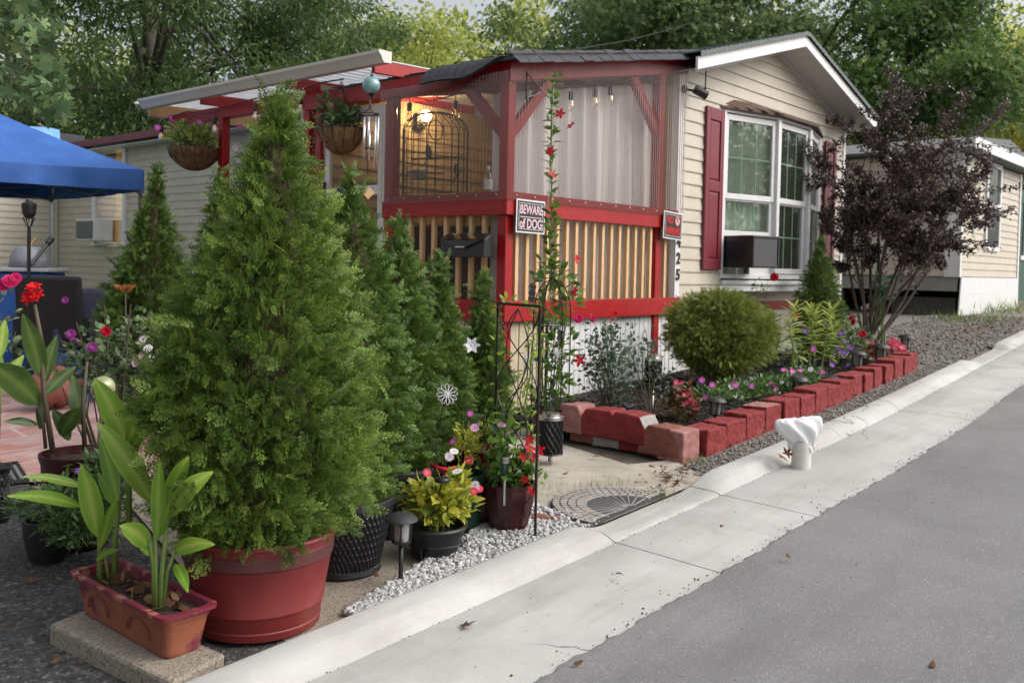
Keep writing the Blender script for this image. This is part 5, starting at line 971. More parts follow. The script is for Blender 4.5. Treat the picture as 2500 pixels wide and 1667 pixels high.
p = PY(1735, 740, 4.3); d = depth(p); bush('leggy rose with one red bud between the globe and conical arborvitae', (p[0], p[1], g(p[0]) + .03), [(p[0] - .1, p[1], p[2] + .05, .18, .22), (p[0] + .12, p[1], p[2] - .05, .16, .25), (p[0] + .05, p[1] - .2, p[2] - .25, .2, .2), (p[0] + .02, p[1] - .02, p[2] + .36, .10, .10)], 330, .045, ROSEL, 'rose_bush', tmpl=LEAFW, seed=33, stems=14, flowers=[('rose_red', 1779, 637, d - .05, .045)])
q = G(1562, 975); d = depth(q); bush('bronze leaved begonia with coral pink flowers at the bed corner', (q[0], q[1], g(q[0]) + .03), [(q[0], q[1], q[2] + .12, .14, .10), (q[0] - .03, q[1], q[2] + .22, .08, .08), (q[0] + .07, q[1], q[2] + .15, .09, .08)], 220, .055, BEGL, 'begonia', tmpl=LEAFW, seed=34, stems=8, sm=STEMG, upb=.4,
  flowers=[('begonia', *t, d - .08, .022) for t in ((1553, 878), (1560, 893), (1573, 907), (1582, 900), (1588, 918), (1595, 926), (1578, 925), (1590, 935), (1572, 930), (1552, 886), (1600, 938), (1566, 880))])
vf = [('vinca_pink', u, v) for u, v in ((1612, 873), (1636, 884), (1685, 882), (1690, 885), (1727, 887), (1770, 880), (1775, 884), (1763, 882), (1745, 908), (1782, 893), (1620, 912), (1868, 802), (1888, 855), (1820, 853), (1838, 851), (1800, 849))] + [('vinca_white', u, v) for u, v in ((1700, 912), (1690, 908), (1679, 888), (1805, 880), (1814, 883), (1862, 848), (1880, 888), (1845, 852), (1796, 876))]
def vpatch(label, us, seed, n, flw):
    cs = [G(u, v) for u, v in us]; c = cs[len(cs) // 2]; d = depth(c)
    return bush(label, (c[0], c[1], g(c[0]) + .03), [(q[0], q[1], q[2] + .10, .17, .075) for q in cs], n, .042, VINCAL, 'vinca', tmpl=leaf_t(.24, .06), seed=seed, stems=20, sm=STEMG, upb=.6, stem_r=.003, flowers=[(k, u, v, depth(min(cs, key=lambda q: abs((RW.T @ (q - CAM))[0] / (RW.T @ (q - CAM))[2] * F_PX + CX - u * K))) - .10, 0.026) for k, u, v in flw])
vpatch('glossy vinca patch with magenta and white flowers beside the leaning path light', [(1618, 935), (1660, 935), (1705, 925), (1740, 920), (1670, 918)], 35, 620, [f for f in vf if f[1] < 1735])
vpatch('vinca patch with mostly magenta flowers in the middle of the bed', [(1775, 912), (1800, 905), (1760, 905)], 36, 420, [f for f in vf if 1735 <= f[1] < 1798])
vpatch('vinca patch with mostly white flowers beside the tilted lamp in the bed', [(1830, 895), (1860, 890), (1850, 878)], 37, 420, [f for f in vf if f[1] >= 1798])
def stalks(label, name, cs, h, nl, lsz, m, seed, flowers=(), tm=LEAFN):
    r_ = np.random.default_rng(seed); root = thing(name, label, 'plant', cs[0]); nm = NM(); b = MB()
    for i, c in enumerate(cs):
        hh = h * (.7 + .4 * r_.random()); lean = r_.normal(size=2) * .12; pts = [np.array([c[0] + lean[0] * t * hh * 1.5, c[1] + lean[1] * t * hh, c[2] + hh * t]) for t in np.linspace(0, 1, 7)]; b.tube(pts, [.009 - .0055 * k / 6 for k in range(7)], 6)
        O = []; D = []; Tn = []
        for k in range(nl):
            t = .22 + .78 * (k / nl) ** .8; f = t * 6; j = min(int(f), 5); o = pts[j] * (1 - f + j) + pts[j + 1] * (f - j); a = k * 2.4 + i; O.append(o); D.append([math.cos(a), math.sin(a), .15 + 1.1 * t * t - .25 + r_.normal() * .15]); Tn.append(np.clip(.35 + .45 * t + .2 * r_.normal(), 0, 1))
        nm.inst(tm, O, D, lsz * (.65 + .5 * r_.random(nl)), U=r_.normal(size=(nl, 3)) * .25 + np.array([0, 0, 1]), tint=np.array(Tn))
    nm.build('foliage', m, root); b.build('stem', STEMG, root)
    for (kd, u, v, d, r) in flowers: bloom(kd, P(u, v, d), r, root)
cs = []
for u, v in ((1818, 862), (1835, 868), (1858, 858), (1885, 862), (1905, 850), (1870, 850), (1840, 850), (1925, 842)):
    q = G(u, v); cs.append((q[0], q[1], g(q[0]) + .03))
dd = depth(cs[3]); stalks('yellow-green balsam stalks with small violet flowers by the tilted lamps', 'balsam', cs, .60, 34, .17, BALS, 41, [('violet', u, v, dd - .12, .026) for u, v in ((1850, 760), (1838, 742), (1932, 765), (1925, 800), (1940, 810), (1955, 800), (1900, 745), (1868, 800), (1912, 838), (1815, 748), (1948, 838))], leaf_t(.10, .05, -.18))
p = P(1955, 770, dd + .5); bush('red flowered rose at the far end of the bed behind the balsam', (p[0], p[1], g(p[0]) + .02), [(p[0], p[1], p[2] - .02, .22, .2), (p[0] + .15, p[1], p[2] - .1, .12, .16)], 260, .05, ROSEL, 'rose_bush', tmpl=LEAFW, seed=42, stems=10, flowers=[('rose_red', 1957, 732, dd + .3, .05), ('rose_red', 1980, 768, dd + .3, .042), ('rose_red', 1828, 725, dd + .2, .04), ('rose_red', 1962, 740, dd + .3, .035)])
q = G(2035, 832); dq = depth(q)
bush('pink begonias clustered at the far end of the bed', (q[0], q[1], g(q[0]) + .03), [(q[0] - .25, q[1] + .1, q[2] + .10, .16, .09), (q[0] + .05, q[1] + .1, q[2] + .09, .18, .08)], 200, .06, BEGL, 'begonia', tmpl=LEAFW, seed=43, stems=8, sm=STEMG, flowers=[('begonia', u, v, dq, .045) for u, v in ((2000, 792), (2008, 800), (1993, 800), (2045, 790), (2055, 796), (2060, 790), (2042, 800), (2072, 798), (2074, 810), (2068, 806), (2003, 812), (2050, 785))])
# purple leaved small tree
PURP = leafmat('purple_leaf', (.032, .023, .018), (.23, .19, .165), .5, .12, .5, mid=(.075, .046, .043))
q = G(1992, 800); base = (q[0], q[1], g(q[0])); dt = depth(base); root = thing('purple_leaf_tree', 'small dark purple-leaved tree with several bare stems beside the bay window', 'tree', base)
b = MB(); r_ = np.random.default_rng(5); tips = []
def limb(p0, p1, r0, r1, lev):
    p0 = np.array(p0); p1 = np.array(p1); m_ = (p0 + p1) / 2 + r_.normal(size=3) * .05 * np.linalg.norm(p1 - p0); b.tube([p0, m_, p1], [r0, (r0 + r1) / 2, r1], 6); tips.append((p0, p1, lev))
    if lev < 2:
        for k in range(6 if lev == 0 else 4):
            t = .35 + .65 * r_.random(); o = p0 * (1 - t) + p1 * t; dd_ = (p1 - p0); L = np.linalg.norm(dd_); e = o + (dd_ / L * .55 + r_.normal(size=3) * np.array([.62, .62, .35]) + np.array([0, 0, .12])) * L * (.42 if lev == 0 else .42); limb(o, e, r1 * .8 + .002, .003, lev + 1)
for (u, v, d_, rr) in ((1945, 400, 0, .02), (2000, 320, .25, .018), (2060, 330, 0, .02), (2130, 390, -.2, .022), (2190, 450, .1, .02), (1985, 500, -.4, .016), (2110, 540, -.5, .018), (2090, 270, .2, .02), (2170, 540, .2, .018), (2050, 480, -.3, .018), (1940, 520, .1, .016), (2175, 490, -.1, .016)):
    e = P(u, v, dt + d_); s = np.array(base) + r_.normal(size=3) * np.array([.06, .05, 0]); k1 = s * .58 + e * .42 + np.array([0, 0, -.12]) ; b.tube([s, s * .8 + k1 * .2, k1], [rr * 1.25, rr * 1.15, rr], 8); limb(k1, e, rr, .006, 0)
b.build('stem', BARK_G, root)
nm = NM(); O = []; D = []
for p0, p1, lev in tips:
    n = 125 if lev == 2 else 80 if lev == 1 else 56; t = (.12 + .95 * r_.random(n))[:, None]; O.append(p0 * (1 - t) + p1 * t + r_.normal(size=(n, 3)) * .026); D.append((p1 - p0)[None] * .9 / np.linalg.norm(p1 - p0) + r_.normal(size=(n, 3)) * .75 + np.array([0, 0, -.15]))
O = np.concatenate(O); D = np.concatenate(D); k = r_.random(len(O)) < 1; nm.inst(LEAF, O[k], D[k], .048 * (.6 + .6 * r_.random(k.sum())), U=r_.normal(size=(k.sum(), 3)) * .6 + np.array([0, 0, 1]), tint=np.clip(.45 + .28 * r_.normal(size=k.sum()), 0, 1)); nm.build('crown', PURP, root)
p = P(2030, 640, dt - .25); bush('white rose stem leaning in front of the purple-leaved tree', (base[0] + .1, base[1] - .15, base[2]), [(p[0] - .05, p[1], p[2] - .02, .13, .10), (p[0] - .15, p[1], p[2] - .2, .1, .12), (p[0] + .05, p[1], p[2] - .28, .08, .08)], 60, .075, ROSEG, 'rose_bush', tmpl=LEAFW, seed=45, stems=6, sm=STEMG, stem_r=.007, flowers=[('rose_white', 2071, 622, dt - .3, .045)])
# climbing mandevilla on the round obelisk
base = G(1262, 1000); base[2] = g(base[0]); dv = depth(base); VB = base
top = P(1272, 172, dv + .25); nm = NM(); b = MB(); r_ = np.random.default_rng(8)
main = [P(1268, 640, dv), P(1262, 560, dv + .02), P(1268, 480, dv + .05), P(1266, 400, dv + .10), P(1266, 330, dv + .15), P(1268, 250, dv + .2), top]
b.tube(main, .006, 6); along(nm, main, 110, .075, LEAF, seed=9, droop=.25, off=.012); along(nm, main[:3], 34, .085, LEAF, seed=10, droop=.2, off=.03)
low = bush('red mandevilla climbing an obelisk and a cord up to the porch eave', base, [(*P(1270, 640, dv), .14, .12), (*P(1262, 720, dv), .15, .14), (*P(1275, 800, dv), .13, .14), (*P(1285, 880, dv), .10, .14), (*P(1250, 930, dv), .12, .10), (*P(1310, 690, dv), .08, .1)], 420, .068, MANDL, 'mandevilla', 'vine', seed=46, stems=18, sm=STEMG,
  flowers=[('red5', 1287, 262, dv + .12, .042), ('red5', 1312, 290, dv + .12, .040), ('red5', 1265, 348, dv + .02, .040), ('red5', 1267, 402, dv, .042), ('red5', 1325, 596, dv - .1, .036), ('red5', 1320, 672, dv - .1, .040), ('red5', 1331, 828, dv - .1, .045)])
nm.build('climbing_foliage', MANDL, low); b.build('stem', STEMG, low)
pot('flower_pot', 'maroon pot at the foot of the round black obelisk', (base[0], base[1], base[2]), [(.10, 0), (.14, .16), (.15, .20)], MAROON, n=36)
# ground tufts
TUFT = leafmat('grass_blade', (.06, .11, .02), (.30, .36, .12), .6, .3, .3, mid=(.14, .21, .05))
nm = NM(); BL = TP([(0, .03, 0), (0, -.03, 0), (.5, .022, .05), (.5, -.022, .05), (1, 0, -.12)], q=[(0, 2, 3, 1)], t=[(2, 4, 3)])
for (u, v, n, w_, h) in ((1375, 1118, 170, .09, .055), (1280, 1125, 110, .08, .045), (1510, 1135, 150, .05, .06), (1600, 1060, 120, .06, .06), (1620, 1040, 80, .05, .05), (1090, 1190, 30, .03, .05), (1500, 1145, 60, .08, .04), (2240, 735, 200, .5, .25), (2300, 715, 200, .5, .35), (2200, 735, 90, .3, .14)):
    q = G(u, v); O = q + rng.normal(size=(n, 3)) * np.array([w_, w_ * .8, 0]); O[:, 2] = [g(x) - .005 for x in O[:, 0]]; nm.inst(BL, O, rng.normal(size=(n, 3)) * np.array([.5, .5, 0]) + np.array([0, 0, 1]), h * .75 * (.4 + .8 * rng.random(n)), U=rng.normal(size=(n, 3)))
tag(nm.build('grass', TUFT), 'small grass tufts along the concrete edges', kind='stuff')
# ================================================================== OBJECTS
ORD = ['first', 'second', 'third', 'fourth', 'fifth', 'sixth', 'seventh', 'eighth', 'ninth', 'tenth', 'eleventh', 'twelfth', 'thirteenth', 'fourteenth', 'fifteenth', 'sixteenth']
BLK = mat('red_painted_block', (.20, .015, .016), .85, .25, 9, .5, 60, col2=(.26, .030, .028), fine=(7, (.26, .11, .10), .60, .82), dist=.008)
BLKB = mat('brown_red_block', (.20, .062, .042), .85, .2, 14, .5, 70, col2=(.26, .09, .065), dist=.008)
BLKP = mat('faded_pink_block', (.30, .11, .10), .88, .2, 10, .5, 70, col2=(.38, .19, .17), dist=.008)
BLKG = mat('bare_grey_block', (.30, .28, .27), .9, .15, 14, .5, 70, dist=.008)
TEX = bpy.data.textures.new('block_roughness', 'CLOUDS'); TEX.noise_scale = .05; TEX.noise_depth = 3
def rough(o, st=.014):
    a = o.modifiers.new('dice', 'SUBSURF'); a.subdivision_type = 'SIMPLE'; a.levels = a.render_levels = 4; d = o.modifiers.new('rough', 'DISPLACE'); d.texture = TEX; d.strength = st; d.texture_coords = 'GLOBAL'; d.mid_level = .5
def slab_block(c, ang, w, d, h, m, label, group, chamfer=0, cat='edging block', name='edging_block', tilt=0, m2=None, loc=None):
    b = MB(); hw = w / 2; R = Matrix.Rotation(ang, 3, 'Z') @ Matrix.Rotation(tilt, 3, 'Y'); cv = Vector([float(q) for q in c])
    prof = [(-hw, 0), (hw, 0), (hw, h * .52), (hw - chamfer, h), (-hw + chamfer, h), (-hw, h * .52)] if chamfer else [(-hw, 0), (hw, 0), (hw - .004, h), (-hw + .004, h)]
    n = len(prof); tp = .90; A = [(x + random.uniform(-.006, .006), -d / 2, z + random.uniform(-.005, .005)) for x, z in prof]; B_ = [(x * tp, d / 2, z + random.uniform(-.004, .004)) for x, z in prof]
    b.add([cv + R @ Vector(p) for p in A + B_], [tuple(range(n - 1, -1, -1)), tuple(range(n, 2 * n))] + [(i, (i + 1) % n, n + (i + 1) % n, n + i) for i in range(n)])
    if m2: b.m = [0] * len(b.m); b.m[2 + 2] = 1; b.m[2 + 1] = 1
    o = b.build(name, [m, m2] if m2 else m, loc=cv, bevel=.010); rough(o); return tag(o, label, cat, group)
x = 5.19; k = 0; gp = 'red edging blocks of the planting bed'
while x < 9.9 and k < 16:
    w_ = .293; yb = 2.93 + .9 * co(x + .15) - .0; a = math.atan(.9 * (co(x + .3) - co(x)) / .3) + random.uniform(-.07, .07); m = BLK
    slab_block((x + w_ / 2, yb + random.uniform(-.012, .012), g(x) - .02), a, w_ - .004, .19, .188 + random.uniform(-.014, .014), m, f'red painted edging block, {ORD[k]} after the pink corner block along the kerb' if k != 3 else 'edging block with a bare greyish top, fourth after the pink corner block', gp, m2=BLKP if k == 3 else None); x += w_; k += 1
p = G(1600, 1052); slab_block((5.06, 2.955, g(5.03) - .015), .03, .215, .19, .195, BLKP, 'faded pink square edging block at the corner of the planting bed', gp)
e0, e1 = G(1545, 1058), G(1300, 1012); e0 = Vector((*e0[:2], 0)); e1 = Vector((*e1[:2], 0)); ed = (e1 - e0); eL = ed.length; ed.normalize(); ang = math.atan2(ed.y, ed.x) + PI
inw = Vector((-ed.y, ed.x, 0)); inw = inw if inw.x > 0 else -inw
for i, (t0, m, lab, ch_, m2) in enumerate(((.13, BLKB, 'bare brown-red edging block with sloped shoulders beside the pink corner block', .07, None), (.42, BLK, 'red edging block with an unpainted grey end, on top of the side bricks', .05, BLKG), (.70, BLK, 'bright red edging block with sloped shoulders in the middle of the bed side', .05, None), (.98, BLKP, 'faded red edging block at the far end of the bed side by the obelisk pot', .04, None))):
    c = e0 + ed * (eL * t0) + inw * .10; zb = g(c.x) + (.055 if i else .005); slab_block((c.x, c.y, zb), ang + random.uniform(-.06, .06), .30 if i < 3 else .24, .19, .185, m, lab, gp, chamfer=ch_, m2=m2, tilt=random.uniform(-.03, .03))
for i, (t0, m, lab) in enumerate(((.17, BLKB, 'brown brick lying lowest under the brown-red corner block'), (.40, BLK, 'red painted brick under the grey-ended edging block'), (.64, BLKG, 'bare grey brick under the bright red side block'), (.88, BLKB, 'brown-red brick at the far end under the bed side'))):
    c = e0 + ed * (eL * t0) + inw * .09; slab_block((c.x, c.y, g(c.x) - .010), ang, .225, .10, .064, m, lab, 'bricks under the bed side', cat='brick', name='brick')
c = G(1270, 1192); slab_block((c[0], c[1] + .02, g(c[0]) - .01), .35 - 1.2, .20, .08, .022, BLKB, 'red painted brick half sunk in the ground beside the half-round mat', None, cat='brick', name='brick')
# vent pipe with a plastic bag tied over it
c = G(1840, 1072); c[2] = g(c[0]) - .012; root = thing('vent_pipe', 'white plastic pipe stub standing in the gutter under a tied plastic bag', 'pipe', c)
b = MB(); b.lathe([(.001, 0), (.057, 0), (.056, .14), (.0565, .168), (.050, .168), (.050, .14)], c, 32, R=rotm(0, -.04)); b.build('pipe', mat('stained_white_pvc', (.60, .585, .54), .5, .08, 5, fine=(7, (.34, .27, .18), .55, .78)), root, autosmooth=40)
bag = MB()
def bagfn(u, v):
    a = u * 2 * PI; f = v * 9; i = min(int(f), 8); k = f - i; W_ = [.060, .064, .060, .078, .104, .126, .138, .142, .128, .004]; T_ = [.060, .062, .056, .060, .066, .068, .062, .048, .026, .002]; Z_ = [.125, .15, .165, .19, .22, .25, .28, .303, .315, .312]
    wr = 1 + .035 * math.sin(9 * a + 5 * v) * min(1, 3 * v) + .02 * math.sin(17 * a - 13 * v)
    x = (W_[i] * (1 - k) + W_[i + 1] * k) * math.cos(a) * wr; y = (T_[i] * (1 - k) + T_[i + 1] * k) * math.sin(a) * (1 + .16 * math.sin(7 * a + 9 * v)); zz = Z_[i] * (1 - k) + Z_[i + 1] * k
    return (c[0] - .03 * v + x * .76 + .1 * y, c[1] - x * .65 + y + .02 * v, c[2] + zz - .012 + .10 * x * v + .006 * math.sin(13 * a) * v)
bag.grid(bagfn, 72, 27)
for s in (-1, 1): bag.tube([(c[0] + .05, c[1] - .03, c[2] + .185), (c[0] + .09, c[1] - .04 - .01 * s, c[2] + .20 + .012 * s), (c[0] + .125, c[1] - .05, c[2] + .195 + .004 * s)], [.008, .011, .005], 6)
BAG = mat('thin_white_plastic', (.74, .745, .76), .35, .05, 6, .35, 25, dist=.015, fine=(2.6, (.50, .66, .76), .57, .66)); bago = bag.build('plastic_bag', BAG, smooth=True, loc=c); tag(bago, 'crumpled white plastic bag tied over the pipe stub in the gutter', 'bag')
# ---------------- lanterns and solar lights
def perf(b, c, r, z0, z1, n=14, turns=.55):
    for k in range(n):
        for s in (1, -1): b.tube([(c[0] + r * math.cos(2*PI*k/n + s*turns*t*PI), c[1] + r * math.sin(2*PI*k/n + s*turns*t*PI), z0 + (z1 - z0) * t) for t in np.linspace(0, 1, 9)], r * .055, 4, cap=False)
    for t in np.linspace(0, 1, 2): b.tube([(c[0] + r * math.cos(a), c[1] + r * math.sin(a), z0 + (z1 - z0) * t) for a in np.linspace(0, 2 * PI, 25)], r * .08, 5, cap=False)
INN = mat('frosted_inner', (.03, .03, .032), .6)
def lantern(label, c, zb, zt, r, stake, hook):
    root = thing('solar_lantern', label, 'lantern', (c[0], c[1], g(c[0]))); b = MB(); perf(b, c, r, zb, zt); b.build('cage', BLACKM, root)
    b = MB(); b.lathe([(.001, zb + .004), (r * .9, zb + .005), (r * .9, zt)], (c[0], c[1], 0), 24); b.build('inner_shade', INN, root, smooth=True)
    b = MB(); b.lathe([(r * 1.02, zt - .002), (r * 1.10, zt), (r * 1.10, zt + .018), (r * .8, zt + .022), (r * .78, zt + .040), (r * .5, zt + .042), (.001, zt + .043)], (c[0], c[1], 0), 32); b.build('lid', CHROME, root, autosmooth=30); b = MB(); b.lathe([(r * 1.03, zb - .006), (r * 1.03, zb + .004), (.001, zb - .006)], (c[0], c[1], 0), 28); b.build('base_ring', CHROME, root, autosmooth=30)
    b = MB(); b.tube([(c[0] + r * .9 * math.cos(a) * .8, c[1], zt + .04 + .085 * math.sin(a)) for a in np.linspace(0, PI, 14)], .004, 5); b.build('handle', BLACKM, root)
    if stake: b = MB(); b.tube([(c[0] + .008, c[1], g(c[0]) - .02), (c[0], c[1], zb)], .009, 8); b.build('stake', CHROME, root, smooth=True)
    if hook: b = MB(); b.tube([(c[0] + .05, c[1] + .05, g(c[0]) - .02), (c[0] + .05, c[1] + .05, zt + .1)] + [(c[0] + .02 + .03 * math.cos(a), c[1] + .05 - .03 * (1 - math.cos(a)) * .7, zt + .10 + .045 * math.sin(a)) for a in np.linspace(0, PI, 10)], .007, 6); b.build('hook', BLACKM, root, smooth=True)
c = G(1497, 982); d = depth(c); z = lambda v: P(1487, v, d)[2]
lantern('black patterned lantern with steel lid on a steel stake in the planting bed', c, z(884), z(826), .060, True, True)
c = G(1250, 1068); c[0] += .06; d = depth(c); z = lambda v: P(1258, v, d)[2]; lantern('black patterned lantern with steel lid hanging near the maroon obelisk pot', c, z(1040), z(962), .072, True, True)
LENS = clearmat('cloudy_lens', (.75, .75, .72), .12, .15, (.45, .45, .42), .45)
def pathlight(label, c, h, s=1.0, tilt=(0, 0), gp=None, xf=True):
    R = rotm(tilt[0], tilt[1]); c = Vector([float(q) for q in c]); root = thing('path_light', label, 'path light', c, gp); at = lambda x, y, z: c + R @ Vector((x, y, z)); b = MB(); b.tube([at(0, 0, -.04), at(0, 0, h - .10 * s)], .0085 * s, 8); b.build('stake', BLACKP, root, smooth=True)
    z0, z1 = h - .10 * s, h - .022 * s; b = MB(); b.lathe([(.001, z0 - .006), (.034 * s, z0 - .006), (.036 * s, z0 + .004), (.03 * s, z0 + .005)], c, 24, R=R)
    for k in range(4):
        a = PI / 4 + k * PI / 2; a2 = a + PI / 2; r0, r1 = .031 * s, .037 * s; b.tube([at(r0 * math.cos(a), r0 * math.sin(a), z0), at(r1 * math.cos(a), r1 * math.sin(a), z1)], .0035 * s, 5)
        if xf: b.tube([at(r0 * math.cos(a), r0 * math.sin(a), z0), at(r1 * math.cos(a2), r1 * math.sin(a2), z1)], .0022 * s, 4); b.tube([at(r0 * math.cos(a2), r0 * math.sin(a2), z0), at(r1 * math.cos(a), r1 * math.sin(a), z1)], .0022 * s, 4)
    b.build('frame', BLACKP, root); b = MB(); b.lathe([(.027 * s, z0), (.031 * s, z1)], c, 24, R=R); b.build('lens', LENS, root, smooth=True)
    b = MB(); b.lathe([(.056 * s, z1 - .003), (.060 * s, z1), (.058 * s, z1 + .006), (.040 * s, z1 + .020 * s), (.022 * s, z1 + .023 * s), (.001, z1 + .024 * s)], c, 32, R=R); b.build('cap', mat('weathered_black_cap', (.03, .03, .033), .5, .2, 20) if 'weathered_black_cap' not in MATS else MATS['weathered_black_cap'], root, autosmooth=30); return root
c = G(920, 1336); h = P(920, 1178, depth(c))[2] - c[2]; pathlight('black solar path light with crossed frame standing in the white gravel', c, h, 1.12)
gq = 'solar path lights in the planting bed'
for lab, u, v, vt, s, tl in (('path light leaning in front of the magenta vinca patch', 1640, 985, 912, 1.2, (.05, .05)), ('path light tipped over towards the kerb at the middle of the bed', 1905, 905, 850, 1.3, (.5, -.9)), ('upright path light between the white vinca and the balsam', 1832, 912, 862, 1.35, (.1, -.1)), ('path light in front of the balsam with a bark-covered stake', 1968, 858, 806, 1.5, (0, .05)), ('path light among the pink begonias at the far end', 2022, 845, 790, 1.6, (0, 0)), ('farthest path light standing on the gravel beyond the begonias', 2080, 815, 768, 1.6, (0, 0))):
    c = G(u, v); c[2] += .02; h = P(u, vt, depth(c))[2] - c[2]; pathlight(lab, c, max(h, .16), s, tl, gq)
c = G(1445, 985); c[2] += .03; root = thing('solar_spotlight', 'small black square solar spotlight at the near end of the planting bed', 'spotlight', c)
b = MB(); b.box(c + np.array([0, .02, .135]), (.075, .06, .014), rotm(.5)); b.build('panel', mat('solar_panel', (.02, .025, .045), .2), root, bevel=.003); b = MB(); b.tube([c, c + np.array([0, 0, .09]), c + np.array([0, .02, .13])], .012, 8); b.lathe([(.001, -.03), (.03, -.03), (.036, .03), (.03, .034)], c + np.array([.02, -.02, .07]), 20, R=rotm(1.2, .4)); b.build('body', BLACKP, root, autosmooth=30)
# slim steel light in the mandevilla pot
c = P(1158, 1140, dm - .11); d = dm - .11; zt = P(1158, 1048, d)[2]; root = thing('stake_light', 'slim steel solar stake light stuck in the faceted maroon pot', 'path light', c); zm = P(1158, 1092, d)[2]; b = MB(); b.tube([(c[0], c[1], c[2] - .04), (c[0], c[1], zm)], .0075, 10); b.lathe([(.017, zt - .03), (.021, zt - .028), (.021, zt), (.014, zt + .002), (.001, zt + .002)], (c[0], c[1], 0), 24); b.build('stake', CHROME, root, autosmooth=30)
b = MB(); b.lathe([(.010, zm), (.017, zm + .03), (.019, zt - .028)], (c[0], c[1], 0), 20); b.build('lens', mat('dark_teal_lens', (.05, .09, .10), .15), root, smooth=True); b = MB(); b.box((c[0], c[1], zt + .004), (.02, .02, .002)); b.build('panel', BLACKM, root)
# wire flower stakes
WIREW = mat('white_wire', (.50, .50, .53), .35)
def wireflower(label, u, v, d, r, vb, petals=12, solid=False, ub=None):
    c = P(u, v, d); fdir = (Vector(CAM) - Vector(c)).normalized() + Vector((.25, 0, .1)); R = fdir.to_track_quat('Z', 'Y').to_matrix(); root = thing('garden_stake', label, 'garden stake', c); b = MB()
    for k in range(petals):
        a = 2 * PI * k / petals
        if solid:
            w_ = .30; q = [(0, 0), (.5, -w_), (1, -.06), (1, .06), (.5, w_)]; pts = [Vector(c) + R @ Vector((r * (x * math.cos(a) - y * math.sin(a)), r * (x * math.sin(a) + y * math.cos(a)), .25 * r * x + .1 * r * y)) for x, y in q]; b.add(pts, [(0, 1, 2, 3, 4)])
        else:
            lp = [(.12, 0), (.55, .14), (.9, .13), (1, 0), (.9, -.13), (.55, -.14), (.12, 0)]; b.tube([Vector(c) + R @ Vector((r * (x * math.cos(a) - y * math.sin(a)), r * (x * math.sin(a) + y * math.cos(a)), .05 * r)) for x, y in lp], .0016, 4)
    b.ball(c, r * .15, 8, 6); b.build('flower', WIREW, root); b = MB(); e = P(ub if ub else u - 22, vb, d + .03); b.tube([c - ray(u, v) * 0 + np.array([0, 0.01, -.005]), (np.array(c) + e) / 2 + np.array([-.02, .01, .02]), e], .0028, 5); b.build('stem', BLACKM, root)
wireflower('round white wire daisy on a thin black stake in front of the arborvitae', 1027, 905, 4.0, .047, 1150, ub=1000)
wireflower('white metal pinwheel flower on a stake in front of the shortest arborvitae', 1083, 793, 4.75, .045, 1010, 6, True, ub=1068)
wireflower('white wire flower seen through the flat black trellis', 1212, 825, 4.9, .035, 1000, 10, ub=1195); wireflower('small white wire bloom on the obelisk mandevilla', 1281, 810, 5.8, .03, 960, 8, ub=1275); wireflower('white petalled metal flower beside the wispy arborvitae tip', 1017, 712, 4.8, .05, 900, 6, True, ub=1010)
c = P(1016, 1106, 3.95); b = MB(); b.lathe([(.001, 0), (.032, 0), (.034, .012), (.03, .018), (.001, .019)], c, 24); b.tube([c, c + np.array([-.03, .03, -.15])], .004, 5); tag(b.build('solar_disc', BLACKP, loc=c, autosmooth=30), 'round black solar disc on a stake among the yellow leaves', 'solar light')
c = P(1030, 1078, 4.2); b = MB(); b.tube([P(985, 1062, 4.25), P(1005, 1075, 4.2), P(1030, 1080, 4.18), P(1045, 1070, 4.2)], [.002, .012, .014, .003], 6); b.tube([P(1020, 1075, 4.2), P(1030, 1130, 4.2)], .003, 5); tag(b.build('dragonfly_stake', mat('red_enamel', (.45, .01, .03), .3), loc=c, smooth=True), 'red metal insect ornament on a stake among the vinca', 'garden stake')
# flat trellis
A = G(1229, 1234); Bq = G(1133, 1196); A[2] = g(A[0]) - .05; Bq[2] = g(Bq[0]) - .05; zt = P(1245, 703, depth(A))[2]; tr = thing('flat_trellis', 'flat black metal trellis standing at the maroon faceted pot', 'trellis', (A + Bq) / 2)
A, Bq = Vector(A), Vector(Bq); At, Bt = Vector((A.x, A.y, zt)), Vector((Bq.x, Bq.y, zt)); b = MB(); b.tube([A, At], .0065, 8); b.tube([Bq, Bt], .0055, 8); b.beam(At, Bt, .010, .012); b.build('frame', BLACKM, tr)
b = MB(); H = zt - A.z; pt = lambda s, t: A.lerp(Bq, s) + Vector((0, 0, .12 + (H - .14) * t))
for sgn in (0, 1):
    for k in range(2): b.tube([pt(.5 + (.48 if (sgn + k) % 2 else -.48) * math.sin(t * PI * 2.5 + k * PI / 2) * (1 if k == 0 else .55), t) for t in np.linspace(0, 1, 40)], .0032, 5)
b.tube([pt(.5 + .25 * math.sin(t * PI * 5), t) for t in np.linspace(0, 1, 50)], .003, 5); b.build('scrollwork', BLACKM, tr)
